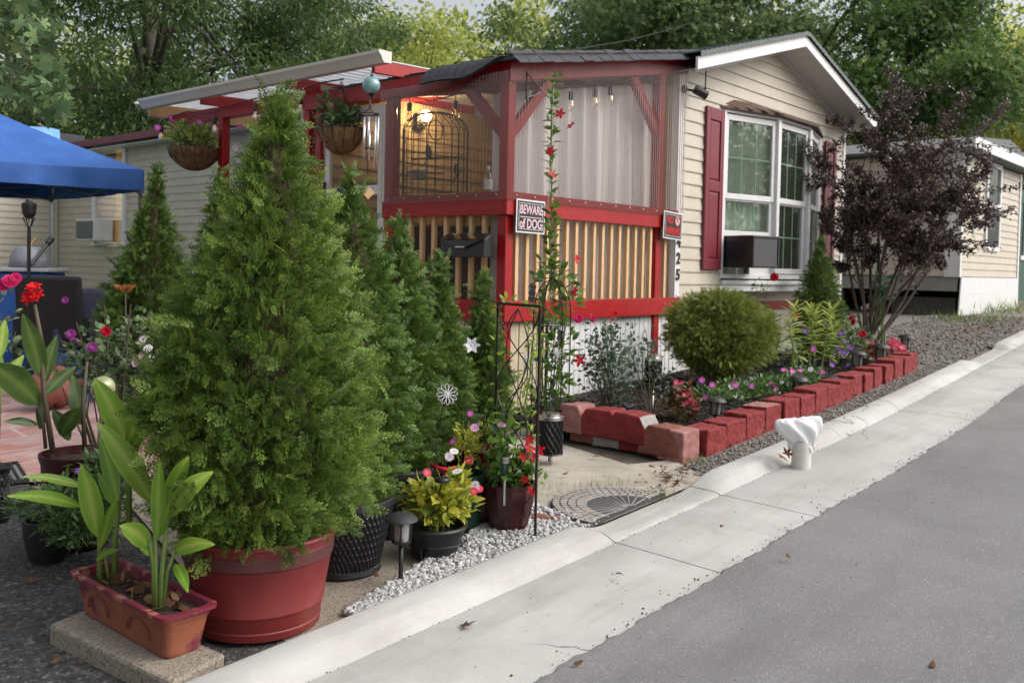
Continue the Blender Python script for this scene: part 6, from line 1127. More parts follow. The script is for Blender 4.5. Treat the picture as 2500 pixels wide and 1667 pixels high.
# round obelisk
c = VB; ob = thing('obelisk_trellis', 'round black wire obelisk with a domed top, wrapped in red mandevilla', 'trellis', c); zt = P(1268, 640, dv)[2]; b = MB()
for k in range(6):
    a = k * PI / 3 + .2; b.tube([(c[0] + .13 * math.cos(a), c[1] + .13 * math.sin(a), c[2] - .02)] + [(c[0] + .13 * math.cos(a) * math.sqrt(max(0, 1 - t ** 2.2)), c[1] + .13 * math.sin(a) * math.sqrt(max(0, 1 - t ** 2.2)), zt - .28 + .28 * t) for t in np.linspace(0, 1, 9)], .0045, 5)
for z in (.35, .65, .95): b.tube([(c[0] + .13 * math.cos(a), c[1] + .13 * math.sin(a), c[2] + z * (zt - .28 - c[2])) for a in np.linspace(0, 2 * PI, 25)], .004, 5)
b.build('wire_frame', BLACKM, ob); b = MB()
for (u, v) in ((1220, 680), (1240, 745), (1285, 770), (1222, 665)):
    q = P(u, v, dv - .14)
    for k in range(4): a = k * PI / 2 + .6; b.box(q + np.array([.022 * math.cos(a), -.005, .028 * math.sin(a)]), (.03, .004, .034), rotm(0, a))
b.build('butterfly', BLACKM, ob)
tag(MB().tube([P(1266, 640, dv), P(1258, 480, dv + .06), P(1268, 330, dv + .14), P(1272, 175, dv + .25)], .0025, 4).build('cord', WIREW, loc=P(1266, 640, dv)), 'thin white cord running from the obelisk up to the porch eave', 'cord')
hk = PY(1210, 165, PYF - .06); b = MB(); b.beam(hk, hk + np.array([0, 0, -.22]), .012, .006, up=(1, 0, 0)); b.tube([hk + np.array([0, -.01, -.20]), hk + np.array([.09, -.03, -.17]), hk + np.array([.17, -.05, -.14]), hk + np.array([.20, -.05, -.115]), hk + np.array([.18, -.05, -.10])], .005, 5); b.tube([hk + np.array([0, -.01, -.02]), hk + np.array([.15, -.045, -.145])], .005, 5); tag(b.build('plant_bracket', BLACKM, loc=hk), 'black scrolled plant bracket screwed under the porch eave', 'bracket')
# wire stand under the bowl
c = BOWLC; st = thing('plant_stand', 'black scrolled wire stand carrying the yellow-leaved bowl planter', 'plant stand', (c[0], c[1], g(c[0]))); b = MB(); zg = g(c[0]) - .01; zr_ = c[2] + .06
for z, r in ((zr_, .142), (c[2] - .004, .10)): b.tube([(c[0] + r * math.cos(a), c[1] + r * math.sin(a), z) for a in np.linspace(0, 2 * PI, 33)], .0028, 5)
for k in range(14): a = 2 * PI * k / 14; b.tube([(c[0] + .10 * math.cos(a), c[1] + .10 * math.sin(a), c[2] - .004), (c[0] + .148 * math.cos(a + .1), c[1] + .148 * math.sin(a + .1), c[2] + .03), (c[0] + .142 * math.cos(a + .22), c[1] + .142 * math.sin(a + .22), zr_)], .0018, 4)
for k in range(8): a = 2 * PI * k / 8; b.tube([(c[0] + .10 * s * math.cos(a), c[1] + .10 * s * math.sin(a), c[2] - .005) for s in (0, 1)], .0018, 4)
b.build('basket', BLACKM, st)
for (dx, dy) in ((.125, -.045), (-.125, -.045), (0, .13)):
    b = MB(); cx_, cy_ = c[0] + dx, c[1] + dy; zc = (zg + c[2] + .0) / 2 + .015; R_ = zc - zg
    for r in (R_, R_ * .55): b.tube([(cx_ + r * math.cos(a) * .45, cy_ + r * math.cos(a) * .8, zc + r * math.sin(a)) for a in np.linspace(0, 2 * PI, 21)], .0026, 5)
    for k in range(4): a = k * PI / 4; b.tube([(cx_ + s * R_ * math.cos(a) * .45, cy_ + s * R_ * math.cos(a) * .8, zc + s * R_ * math.sin(a)) for s in (-1, 1)], .0016, 4)
    b.tube([(cx_, cy_, zc + R_ * .9), (c[0] + dx * .95, c[1] + dy * .95, zr_)], .003, 5); b.build('leg', BLACKM, st)
# ---------------- hanging things under the patio cover
COIR = mat('coconut_coir', (.16, .085, .035), .95, .35, 18, 1.0, 70, col2=(.28, .165, .08), dist=.02, stretch=(1, 1, .5))
def basket(label, u, vr, vb, hw, vtop, xpl, scrolls, plant, plabel, flw, n, seed, name='vinca'):
    c = PX(u, vr, xpl); d = depth(c); r = hw * K * d / F_PX; h = (vb - vr) * K * d / F_PX; root = thing('hanging_basket', label, 'hanging basket', c)
    b = MB(); b.lathe([(r * math.cos(t), -h * math.sin(t) ** 1.15) for t in np.linspace(0, PI / 2 * .97, 10)] + [(.001, -h)], c, 40, fn=lambda th, rr, zz: rr * (1 + .02 * math.sin(7 * th + 40 * zz))); b.build('coir_liner', COIR, root, smooth=True)
    b = MB(); b.tube([(c[0] + r * 1.02 * math.cos(a), c[1] + r * 1.02 * math.sin(a), c[2] + .01) for a in np.linspace(0, 2 * PI, 37)], .006, 6)
    for k in range(12): a = 2 * PI * k / 12; b.tube([(c[0] + 1.025 * r * math.cos(t) * math.cos(a), c[1] + 1.025 * r * math.cos(t) * math.sin(a), c[2] + .01 - h * 1.02 * math.sin(t) ** 1.15) for t in np.linspace(0, PI / 2, 9)], .004, 5)
    if scrolls:
        for k in range(12): a = 2 * PI * (k + .5) / 12; b.tube([(c[0] + 1.03 * r * math.cos(.32 + .25 * s * math.sin(q)) * math.cos(a + .16 * s * math.cos(q)), c[1] + 1.03 * r * math.cos(.32 + .25 * s * math.sin(q)) * math.sin(a + .16 * s * math.cos(q)), c[2] - h * math.sin(.32 + .25 * s * math.sin(q)) ** 1.1) for q, s in zip(np.linspace(0, 9, 18), np.linspace(.15, 1, 18))], .0035, 4)
    b.build('wire_frame', BLACKM, root); b = MB(); tz = PX(u, vtop, xpl)[2]
    for k in range(3): a = 2 * PI * k / 3 + .5; b.tube([(c[0] + r * math.cos(a), c[1] + r * math.sin(a), c[2] + .01), (c[0], c[1], tz)], .0035, 4)
    b.build('chain', BLACKM, root)
    bush(plabel, (c[0], c[1], c[2] - .02), [(c[0], c[1] + .0, c[2] + .06, r * 1.0, .12), (c[0] - r * .2, c[1] + r * .5, c[2] + .17, r * .55, .12), (c[0], c[1] - r * .35, c[2] + .12, r * .6, .10)], n, .075, plant, name, tmpl=leaf_t(.2, .07), seed=seed, stems=16, sm=STEMG, upb=.5, stem_r=.004, flowers=[(k, uu, vv, d - .05, rr) for k, uu, vv, rr in flw]); return c, r, d
basket('wide coir hanging basket with scrolled black wire, left under the gutter', 447, 342, 393, 57, 262, 5.22, True, BALS, 'leafy vinca with magenta blooms spilling from the scrolled hanging basket', [('vinca_pink', 392, 270, .036), ('vinca_pink', 458, 281, .038), ('vinca_pink', 362, 293, .034), ('vinca_pink', 550, 293, .034), ('vinca_white', 540, 340, .032), ('vinca_pink', 420, 320, .03)], 620, 51)
c2, r2, d2_ = basket('deep coir hanging basket with trailing plant, beside the wind chime', 783, 298, 356, 52, 188, 5.28, False, ANGL, 'half dry trailing plant with small pink flowers in the deep hanging basket', [('rose_pink', 771, 243, .03), ('rose_pink', 778, 246, .028), ('vinca_lilac', 762, 240, .02), ('rose_pink', 745, 275, .02)], 460, 52, 'trailing_plant')
nm = NM(); b = MB()
for k in range(9):
    a = random.uniform(0, 6.28); s = c2 + np.array([r2 * math.cos(a), r2 * math.sin(a), 0]); pts = [s, s + np.array([.04 * math.cos(a), .04 * math.sin(a), .0]), s + np.array([.05 * math.cos(a), .06 * math.sin(a), -.25]), s + np.array([.06 * math.cos(a), .05 * math.sin(a), -.35 - .3 * random.random()])]; b.tube(pts, .003, 4); along(nm, pts, 22, .035, LEAFW, seed=60 + k)
o = thing('trailing_ivy', 'pale variegated strands trailing down from the deep hanging basket', 'plant', c2); nm.build('foliage', leafmat('variegated_leaf', (.12, .14, .07), (.42, .42, .30), .5, .25), o); b.build('stem', STEMD, o)
c = P(853, 197, 7.45); root = thing('glass_float', 'round pale blue glass ball hanging above the wind chime', 'glass ball', c); b = MB(); r = 20.5 * K * 7.45 / F_PX; b.ball(c, r, 28, 18); b.build('ball', mat('aqua_glass', (.10, .27, .29), .15, .3, 12, .15, 40, col2=(.30, .50, .50), coat=.6), root, smooth=True); b = MB(); b.lathe([(.012, r * .95), (.016, r * 1.05), (.004, r * 1.2)], c, 12); b.lathe([(.03, -r * .9), (.012, -r * 1.15), (.006, -r * 1.5)], c, 12); b.tube([c + np.array([0, 0, r]), P(853, 165, 7.45)], .004, 5); b.build('hanger', BLACKM, root)
c = P(848, 262, 7.45); root = thing('wind_chime', 'wind chime with long silver tubes hanging from a twig ring', 'wind chime', c); b = MB(); b.tube([c + np.array([.075 * math.cos(a), .075 * math.sin(a), 0]) for a in np.linspace(0, 2 * PI, 25)], .008, 6); b.tube([P(850, 218, 7.45), c + np.array([0, 0, .06])], .008, 5)
for k in range(3): a = k * 2.1; b.tube([c + np.array([.075 * math.cos(a), .075 * math.sin(a), 0]), c + np.array([.02 * math.sin(k), 0, .05]), P(850, 225, 7.45)], .006, 5)
b.build('ring', mat('rusty_twig', (.09, .05, .035), .8), root)
for u, v0, v1 in ((836, 270, 362), (846, 268, 350), (848, 300, 371), (868, 270, 380), (862, 273, 385)):
    b = MB(); q0, q1 = P(u + 1, v0, 7.4), P(u - (2 if u > 855 else 0), v1, 7.4); b.tube([q0, q1], .0095, 10); b.build('tube', ALU, root, smooth=True)
b = MB(); q = P(848, 343, 7.42); b.lathe([(.001, 0), (.04, 0), (.04, .008), (.001, .008)], q, 16); b.tube([c, q], .002, 4); b.build('striker', mat('dark_wood', (.06, .035, .02), .7), root)
c = P(845, 443, 7.2); b = MB(); b.box(c, (.075, .02, .075), rotm(0, PI / 4, -.5)); o = b.build('wooden_diamond', SLAT, loc=c, bevel=.003); tag(o, 'small wooden diamond ornament hanging by the porch door', 'ornament')
# string lights
CLR = clearmat('bulb_glass', (.95, .93, .88), .12, .03, bodyfac=.03); AMB = mat('filament', (.6, .3, .08), .4, emit=(1, .55, .15), estr=.6)
def bulbs(root, pts):
    for p in pts:
        p = np.array(p); b = MB(); b.tube([p + np.array([0, 0, .0]), p + np.array([0, 0, -.055])], .004, 5); b.lathe([(.016, -.055), (.022, -.06), (.022, -.125), (.016, -.13)], p, 14); s = b.build('socket', BLACKP, root, smooth=True)
        b = MB(); b.lathe([(.014, -.128), (.022, -.15), (.030, -.18), (.028, -.205), (.014, -.224), (.001, -.228)], p, 16); b.build('glass', CLR, s, smooth=True); b = MB(); b.tube([p + np.array([0, 0, -.13]), p + np.array([.008, 0, -.19]), p + np.array([-.008, 0, -.19]), p + np.array([0, 0, -.135])], .0025, 4); b.build('filament', AMB, s)
pts = [PX(u, v, 5.19) for u, v in ((330, 262), (371, 278), (430, 256), (470, 262), (494, 258), (540, 240), (588, 226), (640, 228), (691, 208), (740, 190), (790, 182))]
root = thing('string_lights', 'black string of clear bulbs drooping below the gutter', 'string lights', pts[0]); b = MB(); b.tube(pts, .007, 5); b.build('cord', BLACKP, root); bulbs(root, [pts[1], pts[4], pts[6], pts[8]])
pts = [P(u, v, 8.2) for u, v in ((905, 215), (941, 222), (990, 232), (1047, 218), (1090, 208))]; root = thing('string_lights', 'string of clear bulbs inside the porch above the birdcage', 'string lights', pts[0]); b = MB(); b.tube(pts, .006, 5); b.build('cord', BLACKP, root); bulbs(root, [pts[1], pts[3]])
pts = [PY(u, v, 4.86) for u, v in ((1230, 206), (1312, 196), (1367, 190), (1403, 186), (1490, 180))]; root = thing('string_lights', 'string of clear bulbs hung in front of the wide grey curtain', 'string lights', pts[0]); b = MB(); b.tube(pts, .006, 5); b.build('cord', BLACKP, root); bulbs(root, [q + np.array([0, 0, -.0]) for q in pts[1:4]])
# ---------------- mailbox, signs, numbers, cameras
mb = thing('mailbox', 'black wall mailbox with an envelope flap hung on the porch slats', 'mailbox', (5.29, 5.03, 1.37)); b = MB(); y0, y1 = 4.80, 5.275
b.prism([(5.345, y0, 1.365), (5.345, y0, 1.545), (5.30, y0, 1.535), (5.235, y0, 1.50), (5.225, y0, 1.365)], (0, y1 - y0, 0)); b.build('box', BLACKM, mb, bevel=.005)
b = MB(); yc = (y0 + y1) / 2; b.prism([(5.2245, y1 - .004, 1.500), (5.2185, yc + .09, 1.455), (5.2175, yc + .06, 1.437), (5.2175, yc - .06, 1.437), (5.2185, yc - .09, 1.455), (5.2245, y0 + .004, 1.500)], (-.008, 0, 0)); b.prism([(5.232, y0, 1.506), (5.297, y0, 1.541), (5.345, y0, 1.551), (5.345, y0, 1.557), (5.295, y0, 1.547), (5.224, y0, 1.506)], (0, y1 - y0, 0)); b.build('flap', BLACKM, mb, bevel=.002)
b = MB(); b.span((5.203, yc - .05, 1.438), (5.209, yc + .05, 1.450)); b.build('handle', CHROME, mb, bevel=.002)
def text(body, size, m, parent, M, ext=.0012, shear=0, name='lettering', sx=1.0, off=0):
    cu = bpy.data.curves.new('t', 'FONT'); cu.body = body; cu.size = size; cu.align_x = 'CENTER'; cu.align_y = 'CENTER'; cu.extrude = ext; cu.shear = shear; cu.offset = off; o = bpy.data.objects.new('t', cu); COL.objects.link(o); bpy.context.view_layer.update()
    me = bpy.data.meshes.new_from_object(o.evaluated_get(bpy.context.evaluated_depsgraph_get())); bpy.data.objects.remove(o); me.transform(Matrix.Diagonal((sx, 1, 1, 1))); me.transform(M); me.name = name; return link(name, me, m, parent)
def face_M(c, tilt=0): return Matrix.Translation(Vector(c)) @ Matrix.Rotation(tilt, 4, 'Y') @ Matrix.Rotation(PI / 2, 4, 'X')
SIGNK = mat('sign_black', (.012, .012, .013), .4); SIGNW = mat('sign_white', (.66, .66, .68), .4); SIGNP = mat('sign_pinkish_white', (.70, .50, .58), .5); SIGNR = mat('sign_red', (.62, .012, .012), .4)
def sign(label, c, w, h, tilt):
    R = rotm(0, tilt); c = Vector(c); root = thing('warning_sign', label, 'sign', c); at = lambda x, y, z: c + R @ Vector((x, y, z)); b = MB(); b.box(c, (w, .004, h), R); b.build('plate', SIGNW, root, bevel=.0015)
    b = MB(); b.box(at(0, -.003, 0), (w - .026, .002, h - .026), R); b.build('field', SIGNK, root); b = MB(); i = .030
    for s in (-1, 1): b.box(at(0, -.0045, s * (h / 2 - i)), (w - 2 * i, .001, .004), R); b.box(at(s * (w / 2 - i), -.0045, 0), (.004, .001, h - 2 * i), R)
    b.build('border', SIGNW, root); return root, at
sr, at = sign('black sign reading BEWARE of DOG on the red porch rail', (5.62, 4.664, 1.695), .355, .262, .012)
text('BEWARE', .098, SIGNP, sr, face_M(at(0, -.005, .050), .012), .001, .14, sx=.76, off=.0014); text('of DOG', .104, SIGNP, sr, face_M(at(0, -.005, -.060), .012), .001, 0, sx=.80, off=.0018); b = MB(); b.box(at(0, -.0052, -.006), (.262, .001, .006), rotm(0, .012)); b.build('underline', SIGNP, sr)
sr, at = sign('black sign reading NO PARKING in red at the right end of the porch rail', (7.755, 4.650, 1.725), .345, .262, .05)
text('NO', .092, SIGNR, sr, face_M(at(-.062, -.005, .048), .05), .001, 0, sx=.80, off=.0016); text('PARKING', .094, SIGNR, sr, face_M(at(0, -.005, -.055), .05), .001, 0, sx=.66, off=.0016)
b = MB(); b.lathe([(.001, 0), (.046, 0), (.046, .001), (.001, .001)], at(.075, -.0048, .05), 28, R=rotm(PI / 2)); b.build('roundel', SIGNW, sr); b = MB(); b.lathe([(.034, .0015), (.044, .0015), (.044, .0022), (.034, .0022)], at(.075, -.0048, .05), 28, R=rotm(PI / 2)); b.box(at(.075, -.0065, .05), (.074, .0008, .007), rotm(0, .78)); b.build('ring', SIGNR, sr); text('P', .066, SIGNK, sr, face_M(at(.075, -.0062, .05), .05), .0005, off=.002)
nb_ = thing('house_number', 'black house number 3425 running down the white corner trim', 'house number', (8.03, 4.745, 1.25))
for k, ch_ in enumerate('3425'): text(ch_, .155, BLACKM, nb_, face_M((8.032, 4.744, 1.735 - k * .162)), .003, .05, name='digit', off=.004)
c = np.array([8.02, 4.70, 3.275]); sc_ = thing('security_camera', 'small white square camera at the top of the corner trim', 'camera', c); b = MB(); b.box(c + np.array([.03, -.02, 0]), (.065, .05, .065)); b.box(c + np.array([-.03, .02, .02]), (.05, .03, .03)); b.build('body', WHITE, sc_, bevel=.006); b = MB(); b.lathe([(.001, 0), (.02, 0), (.022, .006), (.001, .008)], c + np.array([.03, -.044, 0]), 18, R=rotm(PI / 2)); b.build('lens', BLACKP, sc_)
c = np.array([8.045, 4.74, 3.09]); sc_ = thing('security_camera', 'black bullet camera with a solar panel on the corner trim', 'camera', c); b = MB(); b.lathe([(.001, 0), (.04, 0), (.036, .02), (.012, .03)], c, 20, R=rotm(PI / 2)); e = c + np.array([.10, -.13, -.03]); b.tube([c, c + np.array([.05, -.06, -.01]), e], .011, 8); b.build('bracket', BLACKP, sc_, smooth=True)
R = Vector((.62, -.62, -.42)).to_track_quat('Z', 'Y').to_matrix(); b = MB(); b.lathe([(.001, -.07), (.042, -.07), (.045, .06), (.045, .075), (.036, .075), (.034, .062), (.001, .06)], e, 22, R=R); b.build('body', BLACKP, sc_, autosmooth=40); b = MB(); b.box(e + np.array([.06, -.02, .12]), (.075, .012, .19), rotm(0, .03, .55)); b.tube([e, e + np.array([.06, -.01, .05])], .007, 6); b.build('solar_panel', mat('dark_solar_panel', (.012, .013, .022), .3), sc_, bevel=.003)
c = PX(686, 266, 5.47); sc_ = thing('doorbell_camera', 'small black camera with a blue light on a white plate beyond the second red post', 'camera', c); b = MB(); b.box(c + np.array([.012, 0, .03]), (.012, .12, .26)); b.build('plate', WHITE, sc_, bevel=.004); b = MB(); b.box(c, (.02, .05, .10)); b.build('body', BLACKP, sc_, bevel=.006); b = MB(); b.box(c + np.array([-.011, 0, .038]), (.003, .012, .012)); b.build('indicator', mat('blue_led', (.1, .2, 1), .4, 0, emit=(.12, .25, 1), estr=6), sc_)
# ---------------- inside the porch
c = P(1000, 372, 8.25); d = 8.25; cg = thing('bird_cage', 'tall black wire birdcage with a domed top inside the lit porch', 'bird cage', (c[0], c[1], .97)); b = MB(); R_ = .29; zb, zt = P(1000, 452, d)[2] - .1, P(1000, 300, d)[2]
for k in range(24): a = 2 * PI * k / 24; b.tube([(c[0] + R_ * math.cos(a), c[1] + R_ * math.sin(a), zb)] + [(c[0] + R_ * math.cos(a) * math.cos(t), c[1] + R_ * math.sin(a) * math.cos(t), zt + .16 * math.sin(t)) for t in np.linspace(0, PI / 2, 6)], .0035, 4)
for z in np.linspace(zb, zt, 7): b.tube([(c[0] + R_ * math.cos(a), c[1] + R_ * math.sin(a), z) for a in np.linspace(0, 2 * PI, 25)], .0035, 4)
b.build('wire_cage', BLACKM, cg); b = MB(); b.tube([(c[0] - .2, c[1] + .1, zb + .42), (c[0] + .22, c[1] - .12, zb + .47)], .009, 6); b.tube([(c[0] - .25, c[1] + .1, zb + .30), (c[0] + .05, c[1] - .05, zb + .31)], .009, 6); b.tube([(c[0] + .09 * math.cos(a), c[1], zt + .0 + .09 * math.sin(a)) for a in np.linspace(0, 2 * PI, 17)], .006, 5); b.build('perch', mat('perch_wood', (.10, .06, .03), .7), cg)
b = MB()
for k in range(4): a = k * PI / 2 + .4; b.tube([(c[0] + R_ * math.cos(a), c[1] + R_ * math.sin(a), .97), (c[0] + R_ * math.cos(a), c[1] + R_ * math.sin(a), zb)], .012, 6)
b.lathe([(.001, zb - .03), (R_ * 1.03, zb - .03), (R_ * 1.04, zb + .02), (R_ * .98, zb + .02)], (c[0], c[1], 0), 28); b.build('stand', BLACKM, cg)
for lab, u, v in (('small grey bird on the upper perch of the birdcage', 985, 352), ('dark bird low in the birdcage', 1050, 395)):
    q = P(u, v, d); b = MB(); b.lathe([(.001, -.07), (.012, -.06), (.028, -.01), (.030, .02), (.022, .045), (.022, .06), (.012, .078), (.001, .082)], q, 12, R=rotm(.3, -.5)); b.tube([q + np.array([.03, 0, .07]), q + np.array([.05, 0, .068])], [.006, .001], 5); b.tube([q + np.array([-.02, 0, -.05]), q + np.array([-.06, 0, -.12])], [.01, .004], 5); tag(b.build('bird', mat('grey_feather' + str(u), (.10, .10, .12), .8), loc=q, smooth=True), lab, 'bird')
q = P(962, 402, d - .1); b = MB(); b.box(q, (.10, .08, .09)); tag(b.build('feeder', mat('grey_plastic_box', (.22, .22, .25), .5), loc=q, bevel=.01), 'grey plastic feeder box on the side of the birdcage', 'feeder')
q = PX(1121, 433, PXL + .05); q[2] = 1.886; b = MB(); root = thing('bottle', 'clear plastic bottle with a white label on the porch sill', 'bottle', q); b.lathe([(.001, 0), (.03, 0), (.032, .01), (.032, .12), (.026, .145), (.012, .165), (.012, .19)], q, 20); b.build('body', GLASS, root, smooth=True); b = MB(); b.lathe([(.0335, .02), (.0335, .10)], q, 20); b.build('label', WHITE, root, smooth=True); b = MB(); b.lathe([(.014, .185), (.014, .205), (.001, .206)], q, 14); b.build('cap', WHITE, root)
q = PX(1103, 686, PXL - .012); q[2] = 1.031; b = MB(); b.lathe([(.001, 0), (.034, 0), (.034, .045), (.024, .085), (.020, .10), (.001, .112)], q + np.array([-.0, 0, 0]), 20); tag(b.build('red_cup', mat('red_ceramic', (.30, .02, .03), .3), loc=q, smooth=True), 'small red ceramic cone on the lower porch rail by the corner post', 'ornament')
# ---------------- patio at the left: canopy, chair, table, torch, mat
CANV = mat('blue_canvas', (.022, .095, .34), .75, .12, 3, .15, 300, col2=(.035, .125, .41))
C1 = P(329, 398, 11.0); C2 = P(113, 437, 13.2); C1[2] = C2[2] = 2.36; v1 = Vector(C2 - C1); v1.z = 0; s_ = 3.0; v1 = v1.normalized() * s_; v2 = Vector((-v1.y, v1.x, 0)); v2 = v2 if v2.x < 0 else -v2
c1 = Vector(C1); cor = [c1, c1 + v1, c1 + v1 + v2, c1 + v2]; cen = c1 + (v1 + v2) / 2; ap = cen + Vector((0, 0, .80)); cp = thing('canopy_tent', 'blue pop-up canopy tent with a hanging valance over the patio', 'canopy', (cen.x, cen.y, g(cen.x)))
b = MB(); VAL = .25
for i in range(4):
    a, e = cor[i], cor[(i + 1) % 4]; n = (e - a).cross(Vector((0, 0, 1))).normalized(); n = n if n.dot(a - cen) > 0 else -n
    def roof(u, v, a=a, e=e): p = a.lerp(e, u).lerp(ap, v); sag = .05 * math.sin(PI * u) * (1 - v) + .14 * v * (1 - v); return tuple(p - Vector((0, 0, sag)))
    b.grid(roof, 24, 10)
    def val(u, v, a=a, e=e, n=n): p = a.lerp(e, u); return tuple(p - Vector((0, 0, .05 * math.sin(PI * u) + VAL * v * (1 - .12 * math.sin(PI * u)))) + n * (.012 + .018 * math.sin(u * 19 + i) * v + .012 * math.sin(u * 47) * v))
    b.grid(val, 60, 4)
b.build('canvas', CANV, cp, smooth=True)
FRM = mat('grey_frame_steel', (.20, .21, .24), .4, metal=.5)
for i in range(4): q = cor[i] * .985 + cen * .015; b = MB(); b.beam((q.x, q.y, g(q.x)), (q.x, q.y, 2.34), .034, .034); b.box((q.x, q.y, 2.12), (.07, .07, .09)); b.build('leg', FRM, cp)
b = MB()
for i in range(4): a, e = cor[i] * .98 + cen * .02, cor[(i + 1) % 4] * .98 + cen * .02; m_ = (a + e) / 2; b.beam((a.x, a.y, 2.30), (m_.x, m_.y, 2.12), .02, .02); b.beam((a.x, a.y, 2.10), (m_.x, m_.y, 2.28), .02, .02); b.beam((e.x, e.y, 2.30), (m_.x, m_.y, 2.12), .02, .02); b.beam((e.x, e.y, 2.10), (m_.x, m_.y, 2.28), .02, .02)
b.build('brace', FRM, cp)
d = 8.3; q = P(66, 630, d); tc_ = thing('patio_torch', 'black tiki torch on a thin pole in front of the pale siding', 'torch', (q[0], q[1], g(q[0]))); z = lambda v: P(66, v, d)[2]; b = MB(); b.tube([(q[0], q[1], g(q[0])), (q[0], q[1], z(520))], .016, 8); b.build('pole', BLACKM, tc_); b = MB(); b.lathe([(.03, z(502)), (.055, z(492)), (.062, z(475)), (.062, z(468)), (.05, z(467)), (.03, z(463)), (.026, z(459))], (q[0], q[1], 0), 20)
for k in range(5): a = 2 * PI * k / 5; b.tube([(q[0] + .02 * math.cos(a), q[1] + .02 * math.sin(a), z(520)), (q[0] + .05 * math.cos(a), q[1] + .05 * math.sin(a), z(500))], .006, 4)
b.build('burner', BLACKM, tc_)
d = 8.8; A = P(38, 632, d); Bq = P(188, 632, d); c = (A + Bq) / 2; gz = g(c[0]); chr_ = thing('patio_chair', 'dark fabric patio armchair with its back to the street', 'chair', (c[0], c[1], gz)); dx = Vector(Bq - A); dx.z = 0; W = dx.length; dx.normalize(); dy = Vector((-dx.y, dx.x, 0)); dy = dy if dy.y > 0 else -dy; Rm = Matrix((dx, dy, Vector((0, 0, 1)))).transposed(); cv = Vector((c[0], c[1], 0)); zt = A[2]
b = MB(); b.box(cv + dy * .02 + Vector((0, 0, (zt + gz + .35) / 2)), (W, .09, zt - gz - .35), Rm @ rotm(.12)); b.build('backrest', BLACKF, chr_, bevel=.03); b = MB(); b.box(cv + dy * .33 + Vector((0, 0, gz + .40)), (W, .58, .14), Rm); b.build('seat', BLACKF, chr_, bevel=.03)
for s in (-1, 1): b = MB(); b.box(cv + dx * (s * (W / 2 + .02)) + dy * .3 + Vector((0, 0, gz + .62)), (.06, .56, .05), Rm); b.box(cv + dx * (s * (W / 2 + .02)) + dy * .54 + Vector((0, 0, gz + .3)), (.05, .05, .6), Rm); b.box(cv + dx * (s * (W / 2 + .02)) + dy * .04 + Vector((0, 0, gz + .3)), (.05, .05, .6), Rm); b.build('arm', BLACKM, chr_, bevel=.006)
d = 9.6; q = P(60, 615, d); gz = g(q[0]); tb = thing('patio_table', 'blue covered table behind the dark armchair', 'table', (q[0], q[1], gz)); b = MB(); b.box((q[0] - .1, q[1] + .2, q[2] - .02), (1.0, .7, .04), rotm(0, 0, -.7)); b.build('tabletop', mat('pale_table', (.35, .36, .4), .5), tb, bevel=.01); b = MB(); b.box((q[0] - .1, q[1] + .2, (q[2] - .05 + gz) / 2), (.94, .64, q[2] - .05 - gz), rotm(0, 0, -.7)); b.build('cloth', mat('blue_cloth', (.02, .08, .30), .8), tb, bevel=.02)
q = P(66, 604, d); q[2] = P(60, 615, d)[2] + .0; b = MB(); b.lathe([(.001, .005), (.19, .005), (.17, .12), (.13, .19), (.10, .22), (.001, .225)], q, 24); tag(b.build('bucket', mat('grey_bucket', (.22, .23, .26), .5), loc=q, smooth=True), 'upturned grey bucket on the blue covered table', 'bucket')
b = MB(); a, e = P(72, 608, 9.3), P(110, 560, 9.5); b.tube([a, e], .016, 6); b.tube([e, e + (e - a) * .25], .03, 8); tag(b.build('broom', BLACKP, loc=a), 'dark long-handled brush leaning on the blue table', 'brush'); b = MB(); a, e = P(38, 600, 10.2), P(82, 548, 10.4); b.tube([a, e], .016, 6); tag(b.build('wooden_pole', WOODRAW, loc=a), 'plain wooden pole leaning behind the torch', 'pole')
q = P(125, 845, 7.6); q[2] = g(q[0]) + .02; b = MB(); b.grid(lambda u, v: (q[0] + .20 * math.cos(u * 2 * PI) * math.sin(v * PI) * (1 + .15 * math.sin(5 * u * 6 + 7 * v)), q[1] + .18 * math.sin(u * 2 * PI) * math.sin(v * PI), q[2] + .16 - .16 * math.cos(v * PI) * (1 + .1 * math.sin(7 * u * 6))), 30, 14); tag(b.build('bag', mat('brown_leather_bag', (.22, .07, .05), .5, .2, 8, .4, 14, dist=.03), loc=q, smooth=True), 'crumpled reddish brown bag on the green carpet', 'bag')
q = P(172, 800, 7.9); q[2] = g(q[0]) + .01; b = MB(); b.lathe([(.001, 0), (.13, 0), (.16, .25), (.165, .42), (.15, .42)], q, 24); tag(b.build('bin', mat('blue_plastic_bin', (.03, .10, .26), .5), loc=q, autosmooth=40), 'blue plastic tub on the patio beside the brown bag', 'tub'); b = MB(); b.box(P(215, 700, 9.0) * np.array([1, 1, 0]) + np.array([0, 0, .55]), (.7, .25, .9), rotm(0, 0, -.6)); tag(b.build('chair_back', mat('checked_cloth', (.05, .05, .09), .9, .4, 14), loc=P(215, 700, 9.0), bevel=.04), 'dark cushioned chair back beside the patio arborvitae', 'chair')
